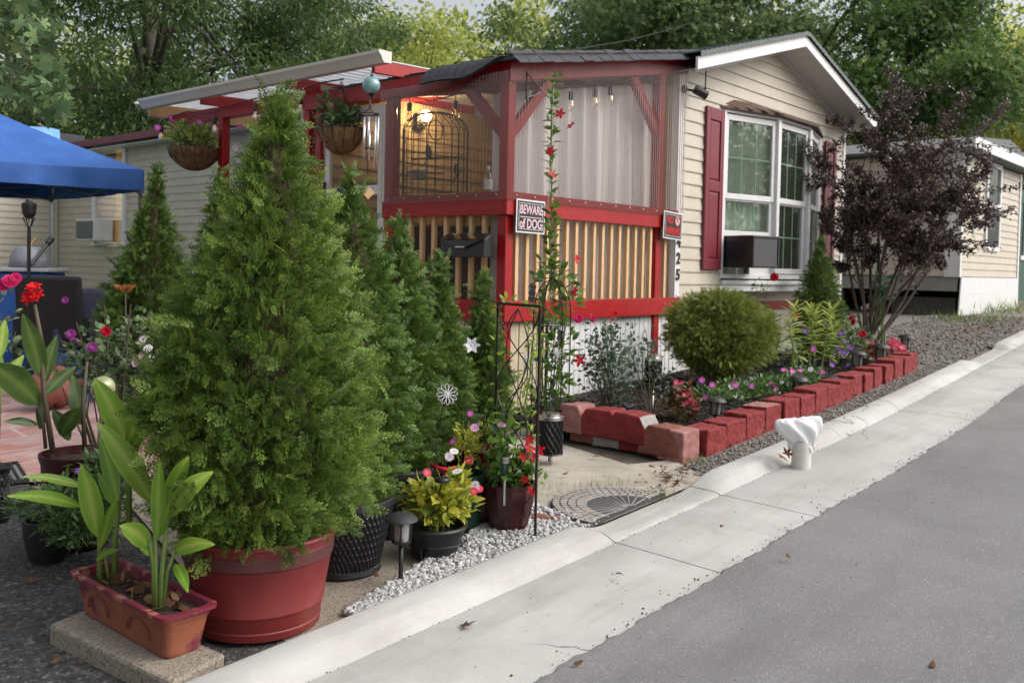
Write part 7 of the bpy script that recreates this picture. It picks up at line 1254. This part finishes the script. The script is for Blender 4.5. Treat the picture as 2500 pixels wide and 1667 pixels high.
# ornaments on stakes by the rose bush
for lab, u, v, d, r, m, vb in (('pale yellow-green glass globe on a steel stake by the maroon pot', 237, 890, 4.4, 27, mat('yellow_glass', (.30, .32, .12), .12, .3, 14, .1, 60, col2=(.5, .5, .3), coat=.8), 1040), ('dull purple glass globe among the rose stems', 213, 812, 4.9, 23, mat('purple_glass', (.10, .06, .07), .15, .3, 10, col2=(.22, .15, .16), coat=.6), 960)):
    q = P(u, v, d); root = thing('gazing_globe', lab, 'garden ornament', q); b = MB(); b.ball(q, r * K * d / F_PX, 24, 16); b.build('globe', m, root, smooth=True); b = MB(); b.tube([q, P(u - 14, vb, d)], .006, 6); b.build('stake', CHROME, root)
q = P(288, 668, 4.9); root = thing('garden_stake', 'amber glass flower on a thin stake in front of the patio arborvitae', 'garden stake', q); nm = NM(); nm.inst(LEAFW, np.repeat(q[None], 9, 0), np.array([[math.cos(a) , math.sin(a), .5] for a in np.linspace(0, 5.6, 9)]), .07, tint=np.full(9, .5)); nm.build('flower', leafmat('amber_glass', (.16, .06, .02), (.40, .20, .06), .15, .5), root); b = MB(); b.tube([q, P(292, 900, 4.9)], .004, 5); b.build('stem', STEMD, root)
q = P(-2, 1005, 4.6); root = thing('solar_lantern', 'dark round lantern cut off at the left edge', 'lantern', (q[0], q[1], g(q[0]))); b = MB(); b.lathe([(.001, 0), (.05, 0), (.055, .02), (.05, .09), (.05, .1)], (q[0], q[1], g(q[0])), 20); perf(b, (q[0], q[1]), .045, g(q[0]) + .1, g(q[0]) + .24, 10); b.lathe([(.05, .24), (.055, .26), (.001, .29)], (q[0], q[1], g(q[0])), 20); b.build('body', BLACKM, root)
# ornate rubber mat
RUB = mat('black_rubber', (.018, .018, .019), .7, .2, 20); RUBL = mat('worn_grey_rubber', (.20, .19, .18), .8, .2, 20)
n0 = G(70, 1104); n1 = G(14, 1016); ev = Vector(n1 - n0); ev.z = 0; eW = min(ev.length, .55); ev.normalize(); lv2 = Vector((-ev.y, ev.x, 0)); lv2 = lv2 if lv2.x < 0 else -lv2; m0 = Vector((n0[0], n0[1], 0)); root = thing('door_mat', 'ornate scrolled black rubber mat at the left edge of the driveway', 'mat', (n0[0], n0[1], g(n0[0]))); mp_ = lambda s, t, z: (lambda p: (p.x, p.y, g(p.x) + z))(m0 + ev * s + lv2 * t)
b = MB(); b.grid(lambda u, v: mp_(u * eW, v * .85, -.002), 6, 8); b.build('base', RUBL, root); b = MB()
for s in (.01, eW - .01, .05, eW - .05): b.tube([mp_(s, t, .003) for t in np.linspace(.01, .84, 12)], .008 if s in (.01, eW - .01) else .004, 5)
for t in (.01, .05, .84): b.tube([mp_(s, t, .003) for s in np.linspace(.01, eW - .01, 8)], .008, 5)
for i in range(5):
    for j in range(8):
        s0, t0 = .09 + i * (eW - .18) / 4, .10 + j * .10; sg = 1 if (i + j) % 2 else -1; b.tube([mp_(s0 + sg * r * math.cos(q), t0 + r * math.sin(q), .003) for q, r in zip(np.linspace(0, 8, 16), np.linspace(.045, .008, 16))], .005, 4)
b.build('scrollwork', RUB, root)
# half-round mosaic mat
c = G(1432, 1172); c = np.array([3.93, 2.565, 0]); root = thing('half_round_mat', 'half-round mosaic patterned stone mat on the ground by the kerb', 'mat', (c[0], c[1], g(c[0])))
hm = lambda a, r, z: (c[0] + .34 * r * math.cos(a), c[1] + .43 * r * math.sin(a), g(c[0] + .34 * r * math.cos(a)) + z)
b = MB(); ar = np.linspace(0, PI, 33); b.add([hm(a, 1, .012) for a in ar] + [hm(a, 1.02, -.01) for a in ar] + [hm(PI / 2, .001, .012)], [(i, i + 1, 66) for i in range(32)] + [(i, 33 + i, 34 + i, i + 1) for i in range(32)] + [(0, 66, 32, 65, 33)]); b.build('base', mat('dark_grout', (.055, .055, .058), .85, .2, 20, .3, 90), root)
b = MB(); b2 = MB()
for ri, (r0, r1, n) in enumerate(((.90, .985, 30), (.80, .885, 26), (.69, .785, 22), (.57, .675, 18))):
    for k in range(n):
        a0, a1 = PI * (k + .08) / n, PI * (k + .92) / n; q = lambda a, r: hm(a, r + random.uniform(-.008, .008), .0165); b.add([q(a0, r0), q(a1, r0), q(a1, r1), q(a0, r1)], [(0, 3, 2, 1)])
for k in range(15): a = PI * (k + .5) / 15; b2.tube([hm(a, .12, .013), hm(a, .56, .013)], .0035, 4)
b2.tube([hm(a, .56, .013) for a in ar], .005, 5)
for k in range(9): b.add([hm(PI * (k + .1) / 9, .03, .0165), hm(PI * (k + .9) / 9, .03, .0165), hm(PI * (k + .9) / 9, .11, .0165), hm(PI * (k + .1) / 9, .11, .0165)], [(0, 3, 2, 1)])
b.build('tiles', mat('pale_mosaic_stone', (.33, .30, .27), .85, .25, 12, col2=(.42, .38, .35)), root); b2.build('spokes', mat('light_grout_line', (.30, .29, .28), .85), root)
# ---------------- fallen leaves
LV = [('tan dead leaf on the driveway left of the slab', 62, 1330), ('grey-green fallen leaf on the driveway beside the planter', 145, 1332), ('pale yellow fallen leaf on the driveway near the slab corner', 106, 1347), ('brown dead leaf on the driveway in the bottom corner', 142, 1515), ('orange dead leaf on the driveway under the slab', 176, 1520), ('small brown leaf on the driveway at the left edge', 17, 1437), ('reddish brown leaf on the driveway below the angelonia', 104, 1240), ('curled brown leaf on the slab beside the planter', 150, 1405), ('big brown sycamore leaf on the near kerb pan', 1058, 1443), ('small green leaf on the gutter pan near the road', 1412, 1329), ('orange-brown leaf on the gutter pan beyond the driveway cut', 1815, 1291), ('brown leaf on the asphalt in the bottom right', 2140, 1535), ('ochre leaf on the concrete pad by the side bricks', 1372, 1053), ('brown leaf in the middle of the concrete pad', 1290, 1095), ('tan leaf on the pan near the road edge at the bottom', 1316, 1527), ('tan leaf on the pan beside the pipe stub', 1660, 1215), ('tan leaf on the gutter pan above the pipe', 1960, 1000), ('orange leaf at the foot of the black path light', 865, 1335), ('brown leaf on the gravel under the wire stand', 965, 1275), ('brown leaf among white gravel near the maroon pot', 1080, 1245)]
for i, (lab, u, v) in enumerate(LV):
    q = G(u, v); r = (.045 if 'big' in lab or 'tan dead' in lab else .026) * (1.25 if depth(q) > 5 else 1); zo = .006 if v > 1430 or u < 700 else .02
    if 'slab' in lab and 'curled' in lab: zo = SLZ + .004
    nm = NM(); a = random.uniform(0, 6); nm.inst(STAR if i % 4 == 0 else LEAFW, np.array([[q[0], q[1], q[2] + zo]]), np.array([[math.cos(a), math.sin(a), .1]]), np.array([[r * 1.4, r * 1.3, r * 2.6]]), U=np.array([[random.gauss(0, .35), random.gauss(0, .35), -1.0 if i % 3 else 1.0]]), tint=np.array([random.uniform(.1, .65)]))
    tag(nm.build('fallen_leaf', leafmat('green_fallen_leaf', (.10, .15, .06), (.24, .30, .13), .6, .1) if 'green' in lab and 'green_fallen_leaf' not in MATS else MATS['green_fallen_leaf'] if 'green' in lab else DEAD, loc=q), lab, 'leaf', 'fallen leaves')
nm = NM(); q = P(1800, 1048, depth(G(1840, 1072)) - .05); nm.inst(STAR, np.array([q, q + np.array([.03, .0, .0])]), np.array([[-.8, -.2, .2], [.6, -.1, .5]]), np.array([[.10, .09, .16], [.08, .07, .12]]), U=np.array([[.2, -.6, 1.0], [-.4, -.6, .6]]), tint=np.array([.35, .6])); tag(nm.build('fallen_leaf', leafmat('russet_leaf', (.12, .045, .02), (.26, .11, .05), .7, .15), loc=q), 'large curled russet leaf caught against the pipe stub', 'leaf', 'fallen leaves')
nm = NM()
def litter(us, n, sx, sy, sz):
    for u, v in us: q = G(u, v); O = q + rng.normal(size=(n, 3)) * np.array([sx, sy, 0]); O[:, 2] = np.array([g(x) for x in O[:, 0]]) + .006 + .02 * rng.random(n); nm.inst(STAR if rng.random() < .5 else LEAFW, O, rng.normal(size=(n, 3)) * np.array([1, 1, .25]), np.stack([sz * (.6 + .7 * rng.random(n))] * 2 + [sz * 3 * rng.random(n)], 1), U=rng.normal(size=(n, 3)) * .5 + np.array([0, 0, 1]))
litter(((1540, 1105), (1520, 1090), (1570, 1075), (1530, 1120)), 16, .07, .06, .032); litter(((1780, 985), (1850, 955), (1950, 915), (2040, 875), (1660, 1030)), 12, .14, .05, .03); litter(((2150, 790), (2250, 760), (2200, 770), (2290, 745)), 40, .7, .25, .05); litter(((700, 1420), (850, 1330), (1000, 1280)), 3, .06, .05, .025); litter(((1930, 830), (2050, 835), (1990, 840)), 14, .2, .08, .04)
tag(nm.build('leaf_litter', DEAD), 'brown dead leaves gathered along the kerb and bed edge', 'leaf litter', kind='stuff')
# ================================================================== TREES
LEAF_DK = leafmat('dark_ash_leaf', (.026, .055, .018), (.15, .23, .07), .5, .4, .4, mid=(.065, .12, .034))
LEAF_GG = leafmat('grey_green_leaf', (.06, .11, .045), (.30, .39, .19), .55, .45, .3, mid=(.15, .23, .09))
LEAF_YG = leafmat('yellow_green_leaf', (.15, .21, .045), (.58, .60, .19), .55, .5, .3, mid=(.35, .41, .11))
LEAF_MP = leafmat('maple_leaf', (.028, .068, .018), (.19, .28, .07), .5, .4, .4, mid=(.07, .14, .036))
LEAF_YL = leafmat('autumn_yellow_leaf', (.11, .12, .02), (.48, .40, .07), .55, .5, .3, mid=(.26, .26, .045))
def tree(label, u, d, crown, tr, m, n, lsz, seed, tm=QUADLEAF, group='trees behind the houses', blob=.95, name='tree', trunk_mat=None, zl=2.2, nblob=None, droop=-.3):
    """Tapered trunk and limbs carrying clumps of separate leaves, with gaps between the clumps."""
    r_ = np.random.default_rng(seed); p = P(u, 600, d); bz = g(p[0]) - .1 + (max(0, p[1] - 26) * .03); base = (p[0], p[1], bz); root = thing(name, label, 'tree', base, group); cx_, cy_, cz_, rr, rh = p[0] + crown[0], p[1] + crown[1], crown[2], crown[3], crown[4]
    b = MB(); top = np.array([cx_, cy_, cz_ + rh * .5]); B = np.array(base); mid = B * .5 + top * .5 + r_.normal(size=3) * .2; b.tube([B, B * .97 + mid * .03 + np.array([0, 0, .3]), mid, top], [tr * 1.35, tr, tr * .75, tr * .25], 12)
    nb = nblob or int(34 * rr * rh / 12); bl = []
    for k in range(nb):
        q = r_.normal(size=3); q /= np.linalg.norm(q); f = (.35 + .65 * r_.random() ** .6); c = np.array([cx_, cy_, cz_]) + q * f * np.array([rr, rr, rh]); c[2] = max(c[2], zl); bl.append((c, blob * (.55 + .8 * r_.random())))
        if k % 3 == 0: s = mid * (1 - .9 * r_.random()) + top * .9 * r_.random() if False else mid + (top - mid) * r_.random(); b.tube([s, (s + c) / 2 + np.array([0, 0, .25]), c], [tr * .30, tr * .16, .015], 6)
    b.build('trunk', trunk_mat or BARK, root, smooth=True)
    tot = sum(q[1] ** 2 for q in bl); nm = NM(); O = []; D = []; Tn = []
    for c, r in bl:
        k = max(8, int(n * r * r / tot)); q = r_.normal(size=(k, 3)); q /= np.linalg.norm(q, axis=1, keepdims=True); f = r_.random((k, 1)) ** .5 * (1 + .25 * r_.normal(size=(k, 1))); O.append(c + q * f * r * np.array([1.15, 1.15, .75])); D.append(q * .8 + r_.normal(size=(k, 3)) * .6 + np.array([0, 0, droop])); t0 = .3 + .4 * r_.random(); Tn.append(np.clip(t0 + .20 * r_.normal(size=k), 0, 1))
    O, D, Tn = np.concatenate(O), np.concatenate(D), np.concatenate(Tn); nm.inst(tm, O, D, lsz * (.6 + .8 * r_.random(len(O))), U=r_.normal(size=(len(O), 3)) * .7 + np.array([0, 0, 1]), tint=Tn); nm.build('crown', m, root); return root
tree('big dark green ash with a thick trunk behind the far end of the gutter', 300, 23, (.6, 0, 7.2, 4.6, 4.0), .34, LEAF_DK, 26000, .20, 101, NARROWQ)
tree('dark green tree filling the upper left corner behind the extension', 60, 29, (0, 0, 6.8, 4.4, 4.6), .25, LEAF_DK, 17000, .20, 102)
tree('dark leafy tree rising above the middle of the gutter', 560, 27, (0, 0, 7.0, 4.3, 4.4), .25, LEAF_DK, 19000, .19, 103, NARROWQ)
tree('lighter green tree behind the right end of the gutter', 745, 34, (0, 0, 6.8, 4.2, 4.6), .22, LEAF_GG, 16000, .20, 104)
tree('pale yellow-green tree above the gap between gutter and shingle roof', 960, 38, (0, 0, 6.6, 4.6, 4.8), .22, LEAF_YG, 16000, .22, 105)
tree('soft yellow-green tree above the porch corner', 1150, 36, (0, 0, 6.4, 4.0, 4.6), .22, LEAF_YG, 15000, .22, 106)
tree('soft yellow-green tree farther back between the two pale ones above the shingle roof', 1060, 46, (0, 0, 7.2, 4.6, 5.2), .22, LEAF_YG, 15000, .24, 115)
tree('green tree far behind the right end of the gutter, in front of the wood', 850, 45, (0, 0, 7.4, 4.4, 5.4), .22, LEAF_GG, 15000, .24, 116)
tree('grey-green tree above the middle of the porch roof', 1340, 31, (0, 0, 7.4, 3.9, 4.3), .24, LEAF_GG, 16000, .19, 107)
tree('grey-green maple above the join of porch and home roofs', 1570, 27, (0, 0, 7.0, 3.7, 4.0), .24, LEAF_GG, 28000, .135, 108, STAR)
tree('grey-green maple above the gable of the home', 1760, 25, (0, .5, 7.6, 3.4, 3.8), .22, LEAF_GG, 26000, .13, 109, STAR)
tree('large maple with a thick dark trunk behind the right roof slope', 2012, 23, (-.5, 0, 7.2, 2.9, 3.3), .30, LEAF_MP, 26000, .13, 110, STAR)
tree('yellow-green tree in the upper right corner', 2290, 36, (0, 0, 6.0, 4.8, 4.8), .22, LEAF_YG, 17000, .22, 111)
tree('yellowing autumn tree behind the tan home at the right edge', 2420, 30, (0, 0, 5.2, 3.6, 3.4), .2, LEAF_YL, 12000, .19, 112)
tree('yellow-green tree between the maple trunk and the tan home', 2130, 44, (0, 0, 6.0, 5.2, 5.2), .22, LEAF_YG, 15000, .26, 113)
tree('small maple bough hanging over the tan home roof', 2190, 20, (0, 0, 5.4, 1.4, .8), .10, LEAF_MP, 4500, .12, 114, STAR)
# far wood that closes the view
nm = NM(); r_ = np.random.default_rng(77)
for k in range(300):
    u = -500 + 3400 * r_.random(); d = 50 + 30 * r_.random(); p = P(u, 600, d); z = 1.5 + 13 * r_.random() ** 1.3; r = 2.0 * (.6 + .8 * r_.random()); n = 330
    if z > 11.5 and r_.random() < .4: continue
    q = r_.normal(size=(n, 3)); q /= np.linalg.norm(q, axis=1, keepdims=True); nm.inst(QUADLEAF, np.array([p[0], p[1], z + 1]) + q * r * (r_.random((n, 1)) ** .5), q + r_.normal(size=(n, 3)) * .6, .42 * (.6 + .8 * r_.random(n)), U=r_.normal(size=(n, 3)) + np.array([0, 0, 1]), tint=np.clip(.2 + .6 * r_.random() + .15 * r_.normal(size=n), 0, 1))
tag(nm.build('woodland', LEAF_YG), 'far wood closing the view behind the trees', 'woodland', kind='stuff')
# trees across the street, seen only in the window panes
for i, (x, y) in enumerate(((4, -17), (13, -19), (-7, -20), (22, -17))):
    nm = NM(); r_ = np.random.default_rng(200 + i); base = (x, y, g(x)); root = thing('tree', ['broad tree across the street opposite the porch', 'tall tree across the street opposite the bay window', 'round tree across the street to the left', 'tree across the street opposite the tan home'][i], 'tree', base, 'trees across the street'); b = MB(); b.tube([base, (x, y, 3), (x + .3, y, 6)], [.35, .28, .1], 10); b.build('trunk', BARK, root)
    n = 5000; q = r_.normal(size=(n, 3)); q /= np.linalg.norm(q, axis=1, keepdims=True); bl = r_.normal(size=(24, 3)) * np.array([2.0, 2.0, 1.4]); nm.inst(QUADLEAF, np.array([x, y, 5.0]) + bl[r_.integers(0, 24, n)] + q * 1.3 * (r_.random((n, 1)) ** .5), q, .30 * (.6 + .8 * r_.random(n)), U=r_.normal(size=(n, 3)) + np.array([0, 0, 1])); nm.build('crown', LEAF_GG, root)
# near sweetgum bough at the upper left, its trunk outside the frame
SWG = leafmat('sweetgum_leaf', (.038, .080, .032), (.21, .31, .12), .6, .3, .28, mid=(.095, .165, .07)); r_ = np.random.default_rng(31)
tb = P(-620, 800, 6.0); base = (tb[0], tb[1], g(tb[0])); root = thing('sweetgum_tree', 'star-leaved sweetgum bough hanging into the upper left corner', 'tree', base); b = MB(); j = np.array(base) + np.array([0, 0, 2.6]); b.tube([base, j, np.array(base) + np.array([.2, 0, 5])], [.16, .12, .05], 10)
O = []; D = []
def edge(v): return np.interp(v, [-250, -100, 0, 60, 100, 170, 215, 240, 280], [60, 90, 100, 115, 140, 150, 140, 150, 155])
for k in range(24):
    v = -120 + 360 * r_.random(); ue = edge(v); e = P(ue - 12 - 30 * r_.random(), v, 4.7 + 1.2 * r_.random()); s = P(-150 - 200 * r_.random(), v - 90 + 30 * r_.random(), 5.3 + .8 * r_.random()); mid = (s + e) / 2 + np.array([0, 0, .10]); b.tube([j, s, mid, e], [.012, .006, .004, .002], 5)
    n = 24; t = r_.random(n)[:, None]; t[:5] = 1; q = np.where(t < .5, s * (1 - 2 * t) + mid * 2 * t, mid * (2 - 2 * t) + e * (2 * t - 1)); O.append(q + r_.normal(size=(n, 3)) * .05 + np.array([0, 0, -.03])); D.append(r_.normal(size=(n, 3)) * .55 + np.array([0, 0, -.75]))
O = np.concatenate(O); D = np.concatenate(D); vc = (O - CAM) @ RW; uu = (vc[:, 0] / vc[:, 2] * F_PX + CX) / K; vv = (vc[:, 1] / vc[:, 2] * F_PX + CY) / K; k = (uu < np.array([edge(v) for v in vv])) & (vv < 265); O, D = O[k], D[k]
nm = NM(); toc = CAM - O; toc /= np.linalg.norm(toc, axis=1, keepdims=True); nm.inst(STAR, O, D, .115 * (.65 + .5 * r_.random(len(O))), U=toc * .8 + r_.normal(size=(len(O), 3)) * .45 + np.array([0, 0, .45])); nm.build('crown', SWG, root); b.build('trunk', BARK_G, root, smooth=True)
# poles and wires
POLE = mat('weathered_pole', (.22, .17, .13), .9, .2, 6, .3, 30)
for lab, u, vt, d, r in (('grey wooden utility pole beyond the blue canopy', 95, 150, 36, .15), ('leaning utility pole with a dark transformer between the trees', 824, 70, 33, .16)):
    q = P(u, 600, d); t = P(u - (3 if u < 500 else 12), vt, d); root = thing('utility_pole', lab, 'utility pole', (q[0], q[1], g(q[0]))); b = MB(); b.tube([(q[0], q[1], g(q[0])), t], [r, r * .8], 10); b.build('pole', POLE, root, smooth=True)
    if u > 500: c = P(814, 95, d - .3); b = MB(); b.lathe([(.001, -.4), (.2, -.4), (.22, .35), (.12, .45), (.001, .46)], c, 16); b.build('transformer', BLACKP, root, smooth=True)
    else:
        b = MB(); c = P(95, 232, d); b.beam(c + np.array([-.9, 0, 0]), c + np.array([.9, 0, 0]), .1, .1); b.build('crossarm', POLE, root)
def wire(lab, pts, r): tag(MB().tube(pts, r, 4).build('service_wire', BLACKP, loc=pts[0]), lab, 'wire')
wire('service wire sagging over the porch roof in front of the trees', [P(1235, 125, 14), P(1330, 112, 16), P(1450, 92, 18), P(1560, 62, 20), P(1650, 35, 23)], .012)
wire('black wire from the wooden pole to the home roof', [P(95, 205, 36), P(200, 245, 28), P(290, 262, 22), P(335, 255, 18)], .012)
